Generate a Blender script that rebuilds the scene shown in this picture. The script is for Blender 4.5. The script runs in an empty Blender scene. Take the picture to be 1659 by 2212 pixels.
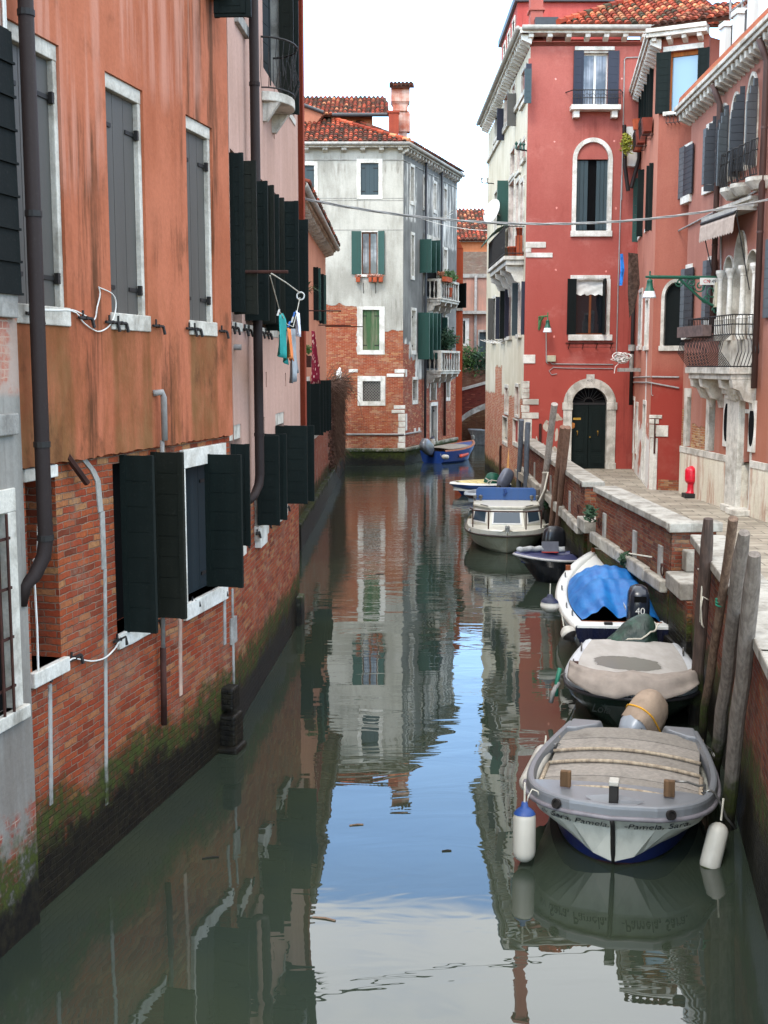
import bpy, bmesh, math, random
from mathutils import Vector as V, noise as NZ
R=math.radians
random.seed(7)
sc=bpy.context.scene; COL=sc.collection
# ---------------------------------------------------------------- camera
FPX=2500.;CX,CY=829.5,1106.;HZ=790.;HC=5.0
TH=math.atan((CY-HZ)/FPX);CT,ST=math.cos(TH),math.sin(TH)
cd=bpy.data.cameras.new('camera');cam=bpy.data.objects.new('camera',cd);COL.objects.link(cam)
cd.sensor_fit='VERTICAL';cd.sensor_height=36;cd.lens=FPX/2212*36;cd.clip_end=600;cd.clip_start=.1
cam.location=(0,0,HC);cam.rotation_euler=(math.pi/2-TH,0,0);sc.camera=cam
# ---------------------------------------------------------------- light
SUN_EL,SUN_ROT=R(50),R(205)
sd=bpy.data.lights.new('sun','SUN');sd.energy=1.7;sd.angle=R(12);sd.color=(1,.95,.88)
sun=bpy.data.objects.new('sun',sd);COL.objects.link(sun)
sdir=V((math.sin(SUN_ROT)*math.cos(SUN_EL),math.cos(SUN_ROT)*math.cos(SUN_EL),math.sin(SUN_EL)))
sun.rotation_euler=(-sdir).to_track_quat('-Z','Y').to_euler()
w=bpy.data.worlds.new('World');sc.world=w;w.use_nodes=True
nt=w.node_tree;N=nt.nodes;bg=N['Background']
sky=N.new('ShaderNodeTexSky');sky.sky_type='NISHITA';sky.sun_disc=False
sky.sun_elevation=SUN_EL;sky.sun_rotation=SUN_ROT;sky.dust_density=1.5;sky.air_density=1.3
tc=N.new('ShaderNodeTexCoord');mp=N.new('ShaderNodeMapping');mp.inputs['Scale'].default_value=(1.1,1.1,3.0)
nt.links.new(tc.outputs['Generated'],mp.inputs[0])
cn=N.new('ShaderNodeTexNoise');cn.inputs['Scale'].default_value=2.2;cn.inputs['Detail'].default_value=7;cn.inputs['Roughness'].default_value=.55
nt.links.new(mp.outputs[0],cn.inputs['Vector'])
sep=N.new('ShaderNodeSeparateXYZ');nt.links.new(tc.outputs['Generated'],sep.inputs[0])
def wm(op,a,b=None,clamp=False):
    m=N.new('ShaderNodeMath');m.operation=op;m.use_clamp=clamp
    for i,x in enumerate((a,b)):
        if x is None: continue
        if isinstance(x,(int,float)): m.inputs[i].default_value=x
        else: nt.links.new(x,m.inputs[i])
    return m.outputs[0]
def wr(x,a,b,c,d):
    m=N.new('ShaderNodeMapRange');m.interpolation_type='SMOOTHSTEP';nt.links.new(x,m.inputs[0])
    for i,q in enumerate((a,b,c,d)): m.inputs[i+1].default_value=q
    return m.outputs[0]
# cloud cover: a clear gap low over the canal, a solid bank above it, haze at the horizon
bank=wr(sep.outputs[2],.40,.47,-.16,.34)
haze=wr(sep.outputs[2],.02,.16,.08,.0)
cov=wm('ADD',wm('ADD',cn.outputs['Fac'],bank),haze)
cm=wr(cov,.52,.78,.0,1.)
mx=N.new('ShaderNodeMix');mx.data_type='RGBA';nt.links.new(cm,mx.inputs[0])
sk=N.new('ShaderNodeMix');sk.data_type='RGBA';sk.blend_type='MULTIPLY';sk.inputs[0].default_value=1;nt.links.new(sky.outputs[0],sk.inputs[6]);sk.inputs[7].default_value=(3.2,3.7,4.3,1)
nt.links.new(sk.outputs[2],mx.inputs[6]);mx.inputs[7].default_value=(18,18.6,19.4,1)
nt.links.new(mx.outputs[2],bg.inputs[0]);bg.inputs[1].default_value=.15
sc.view_settings.view_transform='Standard';sc.view_settings.look='None';sc.view_settings.exposure=.25;sc.view_settings.gamma=1
sc.cycles.max_bounces=6;sc.cycles.diffuse_bounces=3;sc.cycles.glossy_bounces=3;sc.cycles.transmission_bounces=3
sc.cycles.caustics_reflective=False;sc.cycles.caustics_refractive=False;sc.cycles.use_denoising=True
# ---------------------------------------------------------------- photo measurements -> places
def ray(x,y):
    a=(x-CX)/FPX;b=-(y-CY)/FPX
    return V((a,CT+b*ST,-ST+b*CT))
def Pz(x,y,z=0.):
    r=ray(x,y);s=(z-HC)/r.z;return V((r.x*s,r.y*s,z))
def PY(x,y,Y):
    r=ray(x,y);s=Y/r.y;return V((r.x*s,Y,HC+r.z*s))
CR=dict(d=(0,0,1),L1=(0,0,1/3),L2=(0,553,1/3),L3=(0,1106,1/3),L4=(0,1659,1/3),L5=(432,0,.1953),L6=(432,378,.1953),L7=(432,756,.1953),
 M1=(648,162,.2604),M2=(648,594,.2604),R1=(1026,0,.2148),R2=(1026,378,.2148),R3=(1026,756,.2148),S1=(1328.5,0,.1992),S2=(1328.5,378,.1992),S3=(1328.5,756,.1992),
 B1=(945,945,.2279),B2=(1161,1161,.2279),B3=(1161,1377,.2604),B4=(1080,1539,.349),B5=(1350,1080,.2442),Ba=(1404,594,.15365),St=(648,767,.0781),Fa=(993.7,453.6,.2833),Ps=(0,810,.3904))
def K(c,x,y):
    o=CR[c];return (o[0]+x*o[2],o[1]+y*o[2])
class Fac:
    def __init__(s,p0,p1,out=None):
        s.p0=V((p0[0],p0[1],0));s.p1=V((p1[0],p1[1],0));d=s.p1-s.p0;s.L=d.length;s.t=d/s.L
        s.n=V((s.t.y,-s.t.x,0))     # left-to-right as seen: normal to the viewer
    def uz(s,x,y,off=0.):
        r=ray(x,y);o=V((0,0,HC));k=(s.p0+s.n*off-o).dot(s.n)/r.dot(s.n);p=o+r*k
        return ((p-s.p0).dot(s.t),p.z)
    def W(s,u,z,d=0.): 
        p=s.p0+s.t*u+s.n*d;return V((p.x,p.y,z))
    def rect(s,c,x0,y0,x1,y1,off=0.):
        xm,ym=(x0+x1)/2,(y0+y1)/2
        return (s.uz(*K(c,x0,ym),off)[0],s.uz(*K(c,x1,ym),off)[0],s.uz(*K(c,xm,y1),off)[1],s.uz(*K(c,xm,y0),off)[1])
# ---------------------------------------------------------------- objects
class MB:
    def __init__(s): s.v=[];s.f=[];s.m=[];s.c=[]
    def add(s,vs,fs,m=0,col=None):
        o=len(s.v);s.v+=[V(q) for q in vs]
        for f in fs: s.f.append([o+i for i in f]);s.m.append(m);s.c.append(col)
        return s
    def quad(s,a,b,c,d,m=0): return s.add([a,b,c,d],[(0,1,2,3)],m)
    def hexa(s,b,t,m=0,col=None): # bottom ring, top ring
        n=len(b);return s.add(list(b)+list(t),[tuple(range(n-1,-1,-1)),tuple(range(n,2*n))]+[(i,(i+1)%n,n+(i+1)%n,n+i) for i in range(n)],m,col)
    def box(s,c,x,y,z,m=0): # centre, half axes
        c,x,y,z=V(c),V(x),V(y),V(z)
        b=[c-x-y-z,c+x-y-z,c+x+y-z,c-x+y-z];return s.hexa(b,[q+2*z for q in b],m)
    def fbox(s,F,u0,u1,z0,z1,d0,d1,m=0):
        b=[F.W(u0,z0,d1),F.W(u1,z0,d1),F.W(u1,z0,d0),F.W(u0,z0,d0)];t=[F.W(u0,z1,d1),F.W(u1,z1,d1),F.W(u1,z1,d0),F.W(u0,z1,d0)]
        return s.hexa(b,t,m)
    def fpoly(s,F,pts,d0,d1,m=0):
        return s.hexa([F.W(u,z,d0) for u,z in pts],[F.W(u,z,d1) for u,z in pts],m) if True else s
    def prism(s,pts,z0,z1,m=0):
        return s.hexa([(p[0],p[1],z0) for p in pts],[(p[0],p[1],z1) for p in pts],m)
    def tube(s,pts,r,n=8,m=0,caps=True,col=None):
        pts=[V(p) for p in pts];rs=r if isinstance(r,(list,tuple)) else [r]*len(pts);o=len(s.v);up=None
        for i,p in enumerate(pts):
            t=(pts[min(i+1,len(pts)-1)]-pts[max(i-1,0)]).normalized()
            if up is None: up=t.orthogonal().normalized()
            up=(up-t*up.dot(t));up=up.normalized() if up.length>1e-5 else t.orthogonal().normalized()
            b=t.cross(up)
            for k in range(n):
                a=2*math.pi*k/n;s.v.append(p+(up*math.cos(a)+b*math.sin(a))*rs[i])
        for i in range(len(pts)-1):
            for k in range(n):
                s.f.append([o+i*n+k,o+i*n+(k+1)%n,o+(i+1)*n+(k+1)%n,o+(i+1)*n+k]);s.m.append(m);s.c.append(col)
        if caps:
            s.f.append([o+k for k in range(n-1,-1,-1)]);s.m.append(m);s.c.append(col)
            e=o+(len(pts)-1)*n;s.f.append([e+k for k in range(n)]);s.m.append(m);s.c.append(col)
        return s
    def lathe(s,c,prof,n=20,m=0,ax=None):
        c=V(c);ax=V(ax or (0,0,1)).normalized();x=ax.orthogonal().normalized();y=ax.cross(x);o=len(s.v)
        for r,h in prof:
            for k in range(n):
                a=2*math.pi*k/n;s.v.append(c+ax*h+(x*math.cos(a)+y*math.sin(a))*r)
        for i in range(len(prof)-1):
            for k in range(n):
                s.f.append([o+i*n+k,o+i*n+(k+1)%n,o+(i+1)*n+(k+1)%n,o+(i+1)*n+k]);s.m.append(m);s.c.append(None)
        return s
    def grid(s,rows,m=0,closed=False):
        o=len(s.v);h=len(rows[0])
        for r in rows: s.v+=[V(q) for q in r]
        for i in range(len(rows)-1):
            for k in range(h if closed else h-1):
                s.f.append([o+i*h+k,o+i*h+(k+1)%h,o+(i+1)*h+(k+1)%h,o+(i+1)*h+k]);s.m.append(m);s.c.append(None)
        return s
    def build(s,name,mats,parent=None,smooth=False,bevel=0,solid=0,sub=0,recalc=True):
        me=bpy.data.meshes.new(name);off=V((0,0,0))
        q=parent
        while q is not None: off+=q.location;q=q.parent
        me.from_pydata([v-off for v in s.v],[],s.f)
        if not isinstance(mats,(list,tuple)): mats=[mats]
        for m in mats: me.materials.append(m)
        me.polygons.foreach_set('material_index',s.m)
        bm=bmesh.new();bm.from_mesh(me)
        if recalc: bmesh.ops.recalc_face_normals(bm,faces=bm.faces)
        uv=bm.loops.layers.uv.new('UVMap');cl=None
        if any(c is not None for c in s.c): cl=bm.loops.layers.color.new('Col')
        bm.faces.ensure_lookup_table()
        for i,f in enumerate(bm.faces):
            n=f.normal
            if abs(n.z)<.75:
                t=V((-n.y,n.x,0));t=t.normalized() if t.length>1e-6 else V((1,0,0))
                if abs(n.z)>.3:
                    sl=n.cross(t)
                    for l in f.loops: p=l.vert.co+off;l[uv].uv=(p.dot(t),p.dot(sl))
                else:
                    for l in f.loops: p=l.vert.co+off;l[uv].uv=(p.dot(t),p.z)
            else:
                for l in f.loops: p=l.vert.co+off;l[uv].uv=(p.x,p.y)
            f.smooth=smooth
            if cl is not None and i<len(s.c) and s.c[i] is not None:
                for l in f.loops: l[cl]=s.c[i]
        bm.to_mesh(me);bm.free()
        o=bpy.data.objects.new(name,me);COL.objects.link(o);o.parent=parent
        if solid: md=o.modifiers.new('solid','SOLIDIFY');md.thickness=solid;md.offset=0
        if bevel: md=o.modifiers.new('bevel','BEVEL');md.width=bevel;md.segments=2;md.limit_method='ANGLE'
        if sub: md=o.modifiers.new('sub','SUBSURF');md.levels=sub;md.render_levels=sub
        return o
def tag(o,label=None,cat=None,group=None,kind=None):
    if label:o['label']=label
    if cat:o['category']=cat
    if group:o['group']=group
    if kind:o['kind']=kind
    return o
def thing(name,label,cat,loc=(0,0,0),group=None):
    o=bpy.data.objects.new(name,None);COL.objects.link(o);o.location=V(loc);o.empty_display_size=.2
    return tag(o,label,cat,group)
def clone(o,delta,parent=None,label=None):
    c=o.copy();COL.objects.link(c);c.parent=parent
    if parent is None: c.location=o.location+V(delta)
    for ch in list(o.children): clone(ch,(0,0,0),c)
    if label:c['label']=label
    return c
def text(s,name,mat,parent,origin,x,y,size,shear=0,depth=.002,bend=None):
    cu=bpy.data.curves.new(name,'FONT');cu.body=s;cu.size=size;cu.shear=shear;cu.extrude=depth;cu.align_x='CENTER'
    t=bpy.data.objects.new(name,cu);COL.objects.link(t);bpy.context.view_layer.update()
    me=bpy.data.meshes.new_from_object(t.evaluated_get(bpy.context.evaluated_depsgraph_get()));bpy.data.objects.remove(t)
    x=V(x).normalized();y=V(y).normalized();z=x.cross(y);off=V((0,0,0));q=parent
    while q is not None: off+=q.location;q=q.parent
    for v in me.vertices:
        p=V(origin)+x*v.co.x+y*v.co.y+z*v.co.z
        if bend:p=bend(p)
        v.co=p-off
    me.materials.clear();me.materials.append(mat);me.name=name
    o=bpy.data.objects.new(name,me);COL.objects.link(o);o.parent=parent;return o
def cr(pts,n=5):
    pts=[V(p) for p in pts];o=[]
    for i in range(len(pts)-1):
        a,b,c,d=pts[max(0,i-1)],pts[i],pts[i+1],pts[min(len(pts)-1,i+2)]
        for k in range(n):
            t=k/n;o.append(.5*((2*b)+(c-a)*t+(2*a-5*b+4*c-d)*t*t+(3*b-a-3*c+d)*t**3))
    return o+[pts[-1]]
# ---------------------------------------------------------------- materials
def lin(h,k=1.):
    c=[int(h[i:i+2],16)/255 for i in (0,2,4)];c=[(x/12.92 if x<=.04045 else ((x+.055)/1.055)**2.4)*k for x in c];return (*c,1)
class Mt:
    def __init__(s,name,rough=.8,spec=.3):
        s.m=bpy.data.materials.new(name);s.m.use_nodes=True;s.nt=s.m.node_tree;s.b=s.nt.nodes['Principled BSDF']
        s.b.inputs['Roughness'].default_value=rough;s.b.inputs['Specular IOR Level'].default_value=spec;s._p=None
    def n(s,t,**kw):
        x=s.nt.nodes.new('ShaderNode'+t)
        for k,v in kw.items(): setattr(x,k,v)
        return x
    def ln(s,a,b): s.nt.links.new(a,b)
    def setv(s,sock,x):
        if hasattr(x,'is_output') : s.ln(x,sock)
        elif isinstance(x,(int,float)):
            if hasattr(sock.default_value,'__len__'): sock.default_value=(x,x,x,1)[:len(sock.default_value)]
            else: sock.default_value=x
        else: sock.default_value=x
    def pos(s):
        if s._p is None: s._p=s.n('NewGeometry').outputs['Position']
        return s._p
    def uv(s): return s.n('UVMap',uv_map='UVMap').outputs[0]
    def noise(s,scale=1,detail=4,rough=.55,vec=None,mapscale=None,loc=None,dist=0):
        v=vec or s.pos()
        if mapscale or loc:
            mp=s.n('Mapping');s.ln(v,mp.inputs[0])
            if mapscale: mp.inputs['Scale'].default_value=mapscale
            if loc: mp.inputs['Location'].default_value=loc
            v=mp.outputs[0]
        t=s.n('TexNoise');s.ln(v,t.inputs['Vector']);t.inputs['Scale'].default_value=scale;t.inputs['Detail'].default_value=detail;t.inputs['Roughness'].default_value=rough;t.inputs['Distortion'].default_value=dist
        return t.outputs['Fac']
    def mr(s,x,a,b,c=0.,d=1.,smooth=True):
        m=s.n('MapRange');m.interpolation_type='SMOOTHSTEP' if smooth else 'LINEAR'
        s.setv(m.inputs[0],x)
        for i,q in enumerate((a,b,c,d)): m.inputs[i+1].default_value=q
        return m.outputs[0]
    def mt(s,op,a,b=0.,clamp=False):
        m=s.n('Math',operation=op,use_clamp=clamp);s.setv(m.inputs[0],a);s.setv(m.inputs[1],b);return m.outputs[0]
    def mix(s,f,a,b,mode='MIX'):
        m=s.n('Mix',data_type='RGBA',blend_type=mode);s.setv(m.inputs[0],f);s.setv(m.inputs[6],a);s.setv(m.inputs[7],b);return m.outputs[2]
    def col(s,x): s.setv(s.b.inputs['Base Color'],x);return s
    def rough(s,x): s.setv(s.b.inputs['Roughness'],x);return s
    def bump(s,h,dist=.01,strength=1.):
        b=s.n('Bump');b.inputs['Distance'].default_value=dist;b.inputs['Strength'].default_value=strength;s.ln(h,b.inputs['Height']);s.ln(b.outputs[0],s.b.inputs['Normal']);return s
    def z(s):
        x=s.n('SeparateXYZ');s.ln(s.pos(),x.inputs[0]);return x.outputs[2]
    def fu(s,F):
        d=s.n('VectorMath',operation='DOT_PRODUCT');sb=s.n('VectorMath',operation='SUBTRACT');s.ln(s.pos(),sb.inputs[0]);sb.inputs[1].default_value=F.p0
        s.ln(sb.outputs[0],d.inputs[0]);d.inputs[1].default_value=F.t;return d.outputs['Value']
    def rects(s,F,rs,soft=.03,amp=.1,nscale=3,streak=None):
        u=s.fu(F);z=s.z();n1=s.mt('MULTIPLY',s.mt('SUBTRACT',s.noise(nscale,5,.6),.5),2*amp);n2=s.mt('MULTIPLY',s.mt('SUBTRACT',s.noise(nscale,5,.6,loc=(9,5,3)),.5),2*amp)
        u=s.mt('ADD',u,n1);z=s.mt('ADD',z,n2);r=None
        for (a,b,c,d) in rs:
            m=s.mt('MULTIPLY',s.mt('MULTIPLY',s.mr(u,a-soft,a+soft),s.mr(u,b-soft,b+soft,1,0)),s.mt('MULTIPLY',s.mr(z,c-soft,c+soft),s.mr(z,d-soft,d+soft,1,0)))
            r=m if r is None else s.mt('MAXIMUM',r,m)
        return r
def simple(name,hexc,rough=.6,spec=.4,var=.12,scale=6,k=1.,metal=0,bump=0):
    M=Mt(name,rough,spec);c=lin(hexc,k);f=M.noise(scale,5,.6)
    g=M.mix(M.mr(f,.3,.7),tuple(x*(1-var) for x in c[:3])+(1,),tuple(min(1,x*(1+var)) for x in c[:3])+(1,))
    M.col(g);M.b.inputs['Metallic'].default_value=metal
    if bump: M.bump(M.noise(scale*6,4),bump)
    return M.m
def bricknodes(M,c1,c2,c3,mortar,patch=.5,sz=(.24,.068),disp=.02):
    uv=M.uv()
    dn=M.n('TexNoise');M.ln(uv,dn.inputs['Vector']);dn.inputs['Scale'].default_value=2.3;dn.inputs['Detail'].default_value=4
    sb=M.n('VectorMath',operation='SUBTRACT');M.ln(dn.outputs['Color'],sb.inputs[0]);sb.inputs[1].default_value=(.5,.5,.5)
    sl=M.n('VectorMath',operation='SCALE');M.ln(sb.outputs[0],sl.inputs[0]);sl.inputs['Scale'].default_value=disp*2.2
    ad0=M.n('VectorMath',operation='ADD');M.ln(uv,ad0.inputs[0]);M.ln(sl.outputs[0],ad0.inputs[1])
    dn2=M.n('TexNoise');M.ln(uv,dn2.inputs['Vector']);dn2.inputs['Scale'].default_value=17;dn2.inputs['Detail'].default_value=3
    sl2=M.n('VectorMath',operation='MULTIPLY_ADD');M.ln(dn2.outputs['Color'],sl2.inputs[0]);sl2.inputs[1].default_value=(.03,.022,0);sl2.inputs[2].default_value=(-.015,-.011,0)
    ad=M.n('VectorMath',operation='ADD');M.ln(ad0.outputs[0],ad.inputs[0]);M.ln(sl2.outputs[0],ad.inputs[1])
    b=M.n('TexBrick');M.ln(ad.outputs[0],b.inputs['Vector']);b.inputs['Scale'].default_value=1
    b.inputs['Brick Width'].default_value=sz[0];b.inputs['Row Height'].default_value=sz[1];b.inputs['Mortar Size'].default_value=.008;b.inputs['Mortar Smooth'].default_value=.6
    b.inputs['Color1'].default_value=(0,0,0,1);b.inputs['Color2'].default_value=(1,1,1,1);b.inputs['Mortar'].default_value=(.5,.5,.5,1);b.inputs['Bias'].default_value=0
    bw=M.n('RGBToBW');M.ln(b.outputs['Color'],bw.inputs[0])
    rp=M.n('ValToRGB');M.ln(bw.outputs[0],rp.inputs[0]);e=rp.color_ramp.elements
    e[0].position=.0;e[0].color=c1;e[1].position=.55;e[1].color=c2;x=e.new(.3);x.color=tuple((c1[i]*.4+c2[i]*.6)*(1.25 if i==0 else .95) for i in range(3))+(1,);x=e.new(.8);x.color=tuple(c2[i]*(1.15,1.25,1.1)[i] for i in range(3))+(1,);x=e.new(.93);x.color=c3
    fine=M.noise(28,5,.65);col=M.mix(M.mr(fine,.25,.75,0,.6),rp.outputs[0],M.mix(.5,c1,(.06,.03,.02,1)))
    mf=b.outputs['Fac']
    lg=M.noise(.55,4,.6);col=M.mix(M.mr(lg,.35,.65,0,.45),col,M.mix(.5,c1,tuple(c2[i]*(1.1,.7,.6)[i] for i in range(3))+(1,)))
    pn=M.noise(1.6,6,.65);mm=M.mr(pn,.46,.68,0,patch)
    mo2=M.mix(M.mr(M.noise(5,4),.35,.7),mortar,tuple(x*.5 for x in mortar[:3])+(1,));col=M.mix(M.mt('MAXIMUM',M.mt('MULTIPLY',mf,.85),M.mt('MULTIPLY',mm,M.mr(fine,.35,.6))),col,mo2)
    h=M.mt('SUBTRACT',M.mt('MULTIPLY',fine,.5),mf)
    return col,h,pn
def tide(M,col,z_green=1.0,amp=.5,soft=.25,zd=None):
    z=M.z();n=M.noise(1.3,6,.65);zz=M.mt('ADD',z,M.mt('ADD',M.mt('MULTIPLY',M.mt('SUBTRACT',n,.5),amp*2),M.mt('MULTIPLY',M.mt('SUBTRACT',M.noise(9,5,.7,loc=(2,7,1)),.5),.5)))
    zd=z_green-.3 if zd is None else zd;g=M.mr(zz,z_green-.05,z_green+soft,1,0);dk=M.mr(zz,zd-.15,zd+.15,1,0)
    f=M.noise(9,5,.7)
    green=M.mix(M.mr(f,.35,.65),lin('222a12',.8),lin('464e20',.8))
    black=M.mix(M.mr(f,.35,.7),lin('0e0c0a'),lin('282419',.8))
    col=M.mix(M.mt('MULTIPLY',g,M.mr(f,.25,.55,.35,1)),col,green)
    return M.mix(dk,col,black),dk
def brickmat(name,c1='6d2a1b',c2='9a4428',c3='b5895c',mortar='8d7a6a',patch=.6,tz=1.0,k=1.,sz=(.24,.068)):
    M=Mt(name,.9,.2);col,h,pn=bricknodes(M,lin(c1,k),lin(c2,k),lin(c3,k),lin(mortar,k),patch,sz)
    if tz>0:
        col,dk=tide(M,col,tz);M.rough(M.mr(dk,0,1,.9,.5))
    M.col(col).bump(h,.02,1.);return M.m
def plastermat(name,c1,c2,stain='3a2a1c',st=.35,k=1.,streak=(5,5,.35),big=.5,bump=.004,fn=None,rough=.9):
    M=Mt(name,rough,.2);a=M.noise(big,5,.6);b=M.noise(1,5,.6,mapscale=streak);f=M.mt('ADD',M.mt('MULTIPLY',a,.6),M.mt('MULTIPLY',b,.4))
    col=M.mix(M.mr(f,.38,.62),lin(c1,k),lin(c2,k))
    g=M.noise(1.0,6,.7,mapscale=(streak[0]*1.4,streak[1]*1.4,streak[2]*1.3),loc=(4,2,7))
    col=M.mix(M.mr(g,.56,.78,0,st),col,lin(stain))
    fi=M.noise(22,5,.65);col=M.mix(M.mr(fi,.3,.75,0,.14),col,lin('1c1510'))
    h=fi
    if fn: 
        r=fn(M,col)
        col,h2=r if isinstance(r,tuple) else (r,None)
        if h2 is not None: h=M.mt('ADD',M.mt('MULTIPLY',fi,.25),h2)
    M.col(col).bump(h,bump);return M.m
def woodmat(name,c1,c2,k=1.,rough=.8,tz=0):
    M=Mt(name,rough,.3);a=M.noise(1,6,.65,mapscale=(22,22,1.2));b=M.noise(3,5)
    col=M.mix(M.mr(a,.3,.7),lin(c1,k),lin(c2,k));col=M.mix(M.mr(b,.5,.8,0,.5),col,lin('1f1812'))
    if tz: col,dk=tide(M,col,tz,.25)
    M.col(col).bump(a,.008);return M.m
def paintmat(name,hexc,rough=.45,k=1.,dirt=.25,dc='2a2622',spec=.4):
    M=Mt(name,rough,spec);n=M.noise(3,6,.65);s=M.noise(1,5,.6,mapscale=(7,7,.6));f=M.noise(40,3)
    c=lin(hexc,k);col=M.mix(M.mr(s,.4,.75,0,dirt),c,lin(dc));col=M.mix(M.mr(f,.55,.8,0,.025),col,lin('d0c8b8',k*.8));col=M.mix(M.mr(n,.4,.75,0,dirt*.6),col,tuple(min(1,x*1.35+.01) for x in c[:3])+(1,))
    M.col(col).bump(f,.001);return M.m
def stonemat(name,c1='b9b3a8',c2='8e887d',k=1.,tz=0,st=.5):
    M=Mt(name,.75,.3);a=M.noise(2.2,6,.65);b=M.noise(1,5,.65,mapscale=(6,6,.7));f=M.noise(30,5,.65)
    col=M.mix(M.mr(a,.4,.65),lin(c1,k),lin(c2,k));col=M.mix(M.mr(b,.52,.75,0,st),col,lin('3d382f'));col=M.mix(M.mr(f,.3,.75,0,.2),col,lin('2b2822'))
    if tz: col,dk=tide(M,col,tz,.3)
    M.col(col).bump(f,.005);return M.m
def glassmat(name,c='0b0d0f',rough=.05):
    M=Mt(name,rough,.6);M.col(lin(c));M.bump(M.noise(2,2),.004);return M.m
def tilemat(name,k=1.):
    M=Mt(name,.9,.2);a=M.n('VertexColor',layer_name='Col').outputs['Color'];f=M.noise(14,5,.65)
    col=M.mix(M.mr(f,.42,.72,0,.55),a,lin('4a4238',k));M.col(col).bump(f,.006);return M.m
# ---------------------------------------------------------------- shared materials
M_stone=stonemat('istrian_stone','cfc9bd','a39c90');M_stonew=stonemat('white_stone','dedad1','bdb7ab',st=.25);M_stoneg=stonemat('grey_stone','a5a29b','7d7973',st=.5)
M_stonet=stonemat('ledge_stone','aaa498','7f786c',tz=.75,st=.4)
M_green=paintmat('dark_green_paint','0e1816',.7,.85,.25,dc='1c2825',spec=.15);M_green2=paintmat('green_paint','1d4a40',.5,.8,.25);M_greenb=paintmat('lit_brown_green_paint','1b1e18',.7,.85,.3,dc='302f27',spec=.15);M_black=paintmat('black_green_paint','0d1312',.7,.85,.2,dc='1a201f',spec=.15)  # M_greenb: brownish copy of the green, light on lit shutter faces painted in
M_grey=paintmat('grey_paint','55524d',.55,.8,.15);M_teal=paintmat('slate_teal_paint','33454a',.5,.8,.2);M_navy=paintmat('navy_paint','14182b',.5,.9,.2,dc='262b3d')
M_oldgreen=paintmat('peeling_green_paint','3d6039',.8,.75,.75,dc='8a7a68');M_whitep=paintmat('white_paint','d8d6d0',.5,.9,.15)
M_iron=simple('iron','1a1715',.6,.4,.3);M_rust=simple('rusty_iron','3a2019',.8,.3,.3);M_pipe=paintmat('brown_pipe','2c2220',.65,.8,.25,dc='1a1514',spec=.2);M_zinc=simple('grey_pipe','86827e',.6,.4,.2)
M_gut=simple('dark_gutter','2d2f33',.5,.5,.2);M_gutg=simple('pale_gutter','9b978f',.6,.4,.2)
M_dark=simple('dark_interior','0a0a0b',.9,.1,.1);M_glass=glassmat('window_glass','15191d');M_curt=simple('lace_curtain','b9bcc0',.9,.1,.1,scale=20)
M_wood=woodmat('brown_joinery','7a3f1c','5a2d14');M_rope=simple('rope','b8b2a4',.9,.2,.2);M_cable=simple('cable','8f8d8a',.6,.3,.15);M_cablew=simple('white_cable','d5d2cb',.6,.3,.1)
M_terra=simple('terracotta','9a4a30',.9,.2,.2);M_leaf=simple('leaf','3d5a2a',.7,.3,.4,scale=9);M_leafd=simple('dark_leaf','26402a',.7,.3,.4,scale=9);M_twig=simple('dry_twig','6e5a4a',.9,.2,.3,scale=9)
M_tile=tilemat('roof_tile')
TILES=[lin(h,1.4) for h in ('b57a64','a86a55','c08872','a0654f','8f6a57','b59680','77705f','c9a58c','ab705a','b87e66')]
TILESD=[lin(h,1.4) for h in ('96644f','85604e','a37460','75655a','6a6256','94796a','a8785f','80604e')]
Mgc=Mt('curtained_glass',.08,.6);_f=Mgc.noise(1,3,.5,mapscale=(16,16,.2));_g=Mgc.noise(1.2,3);Mgc.col(Mgc.mix(Mgc.mr(_g,.35,.65),Mgc.mix(Mgc.mr(_f,.3,.7),lin('77777c',.8),lin('b4b6bc',.8)),lin('4a4c52',.8)));M_gcurt=Mgc.m
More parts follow.
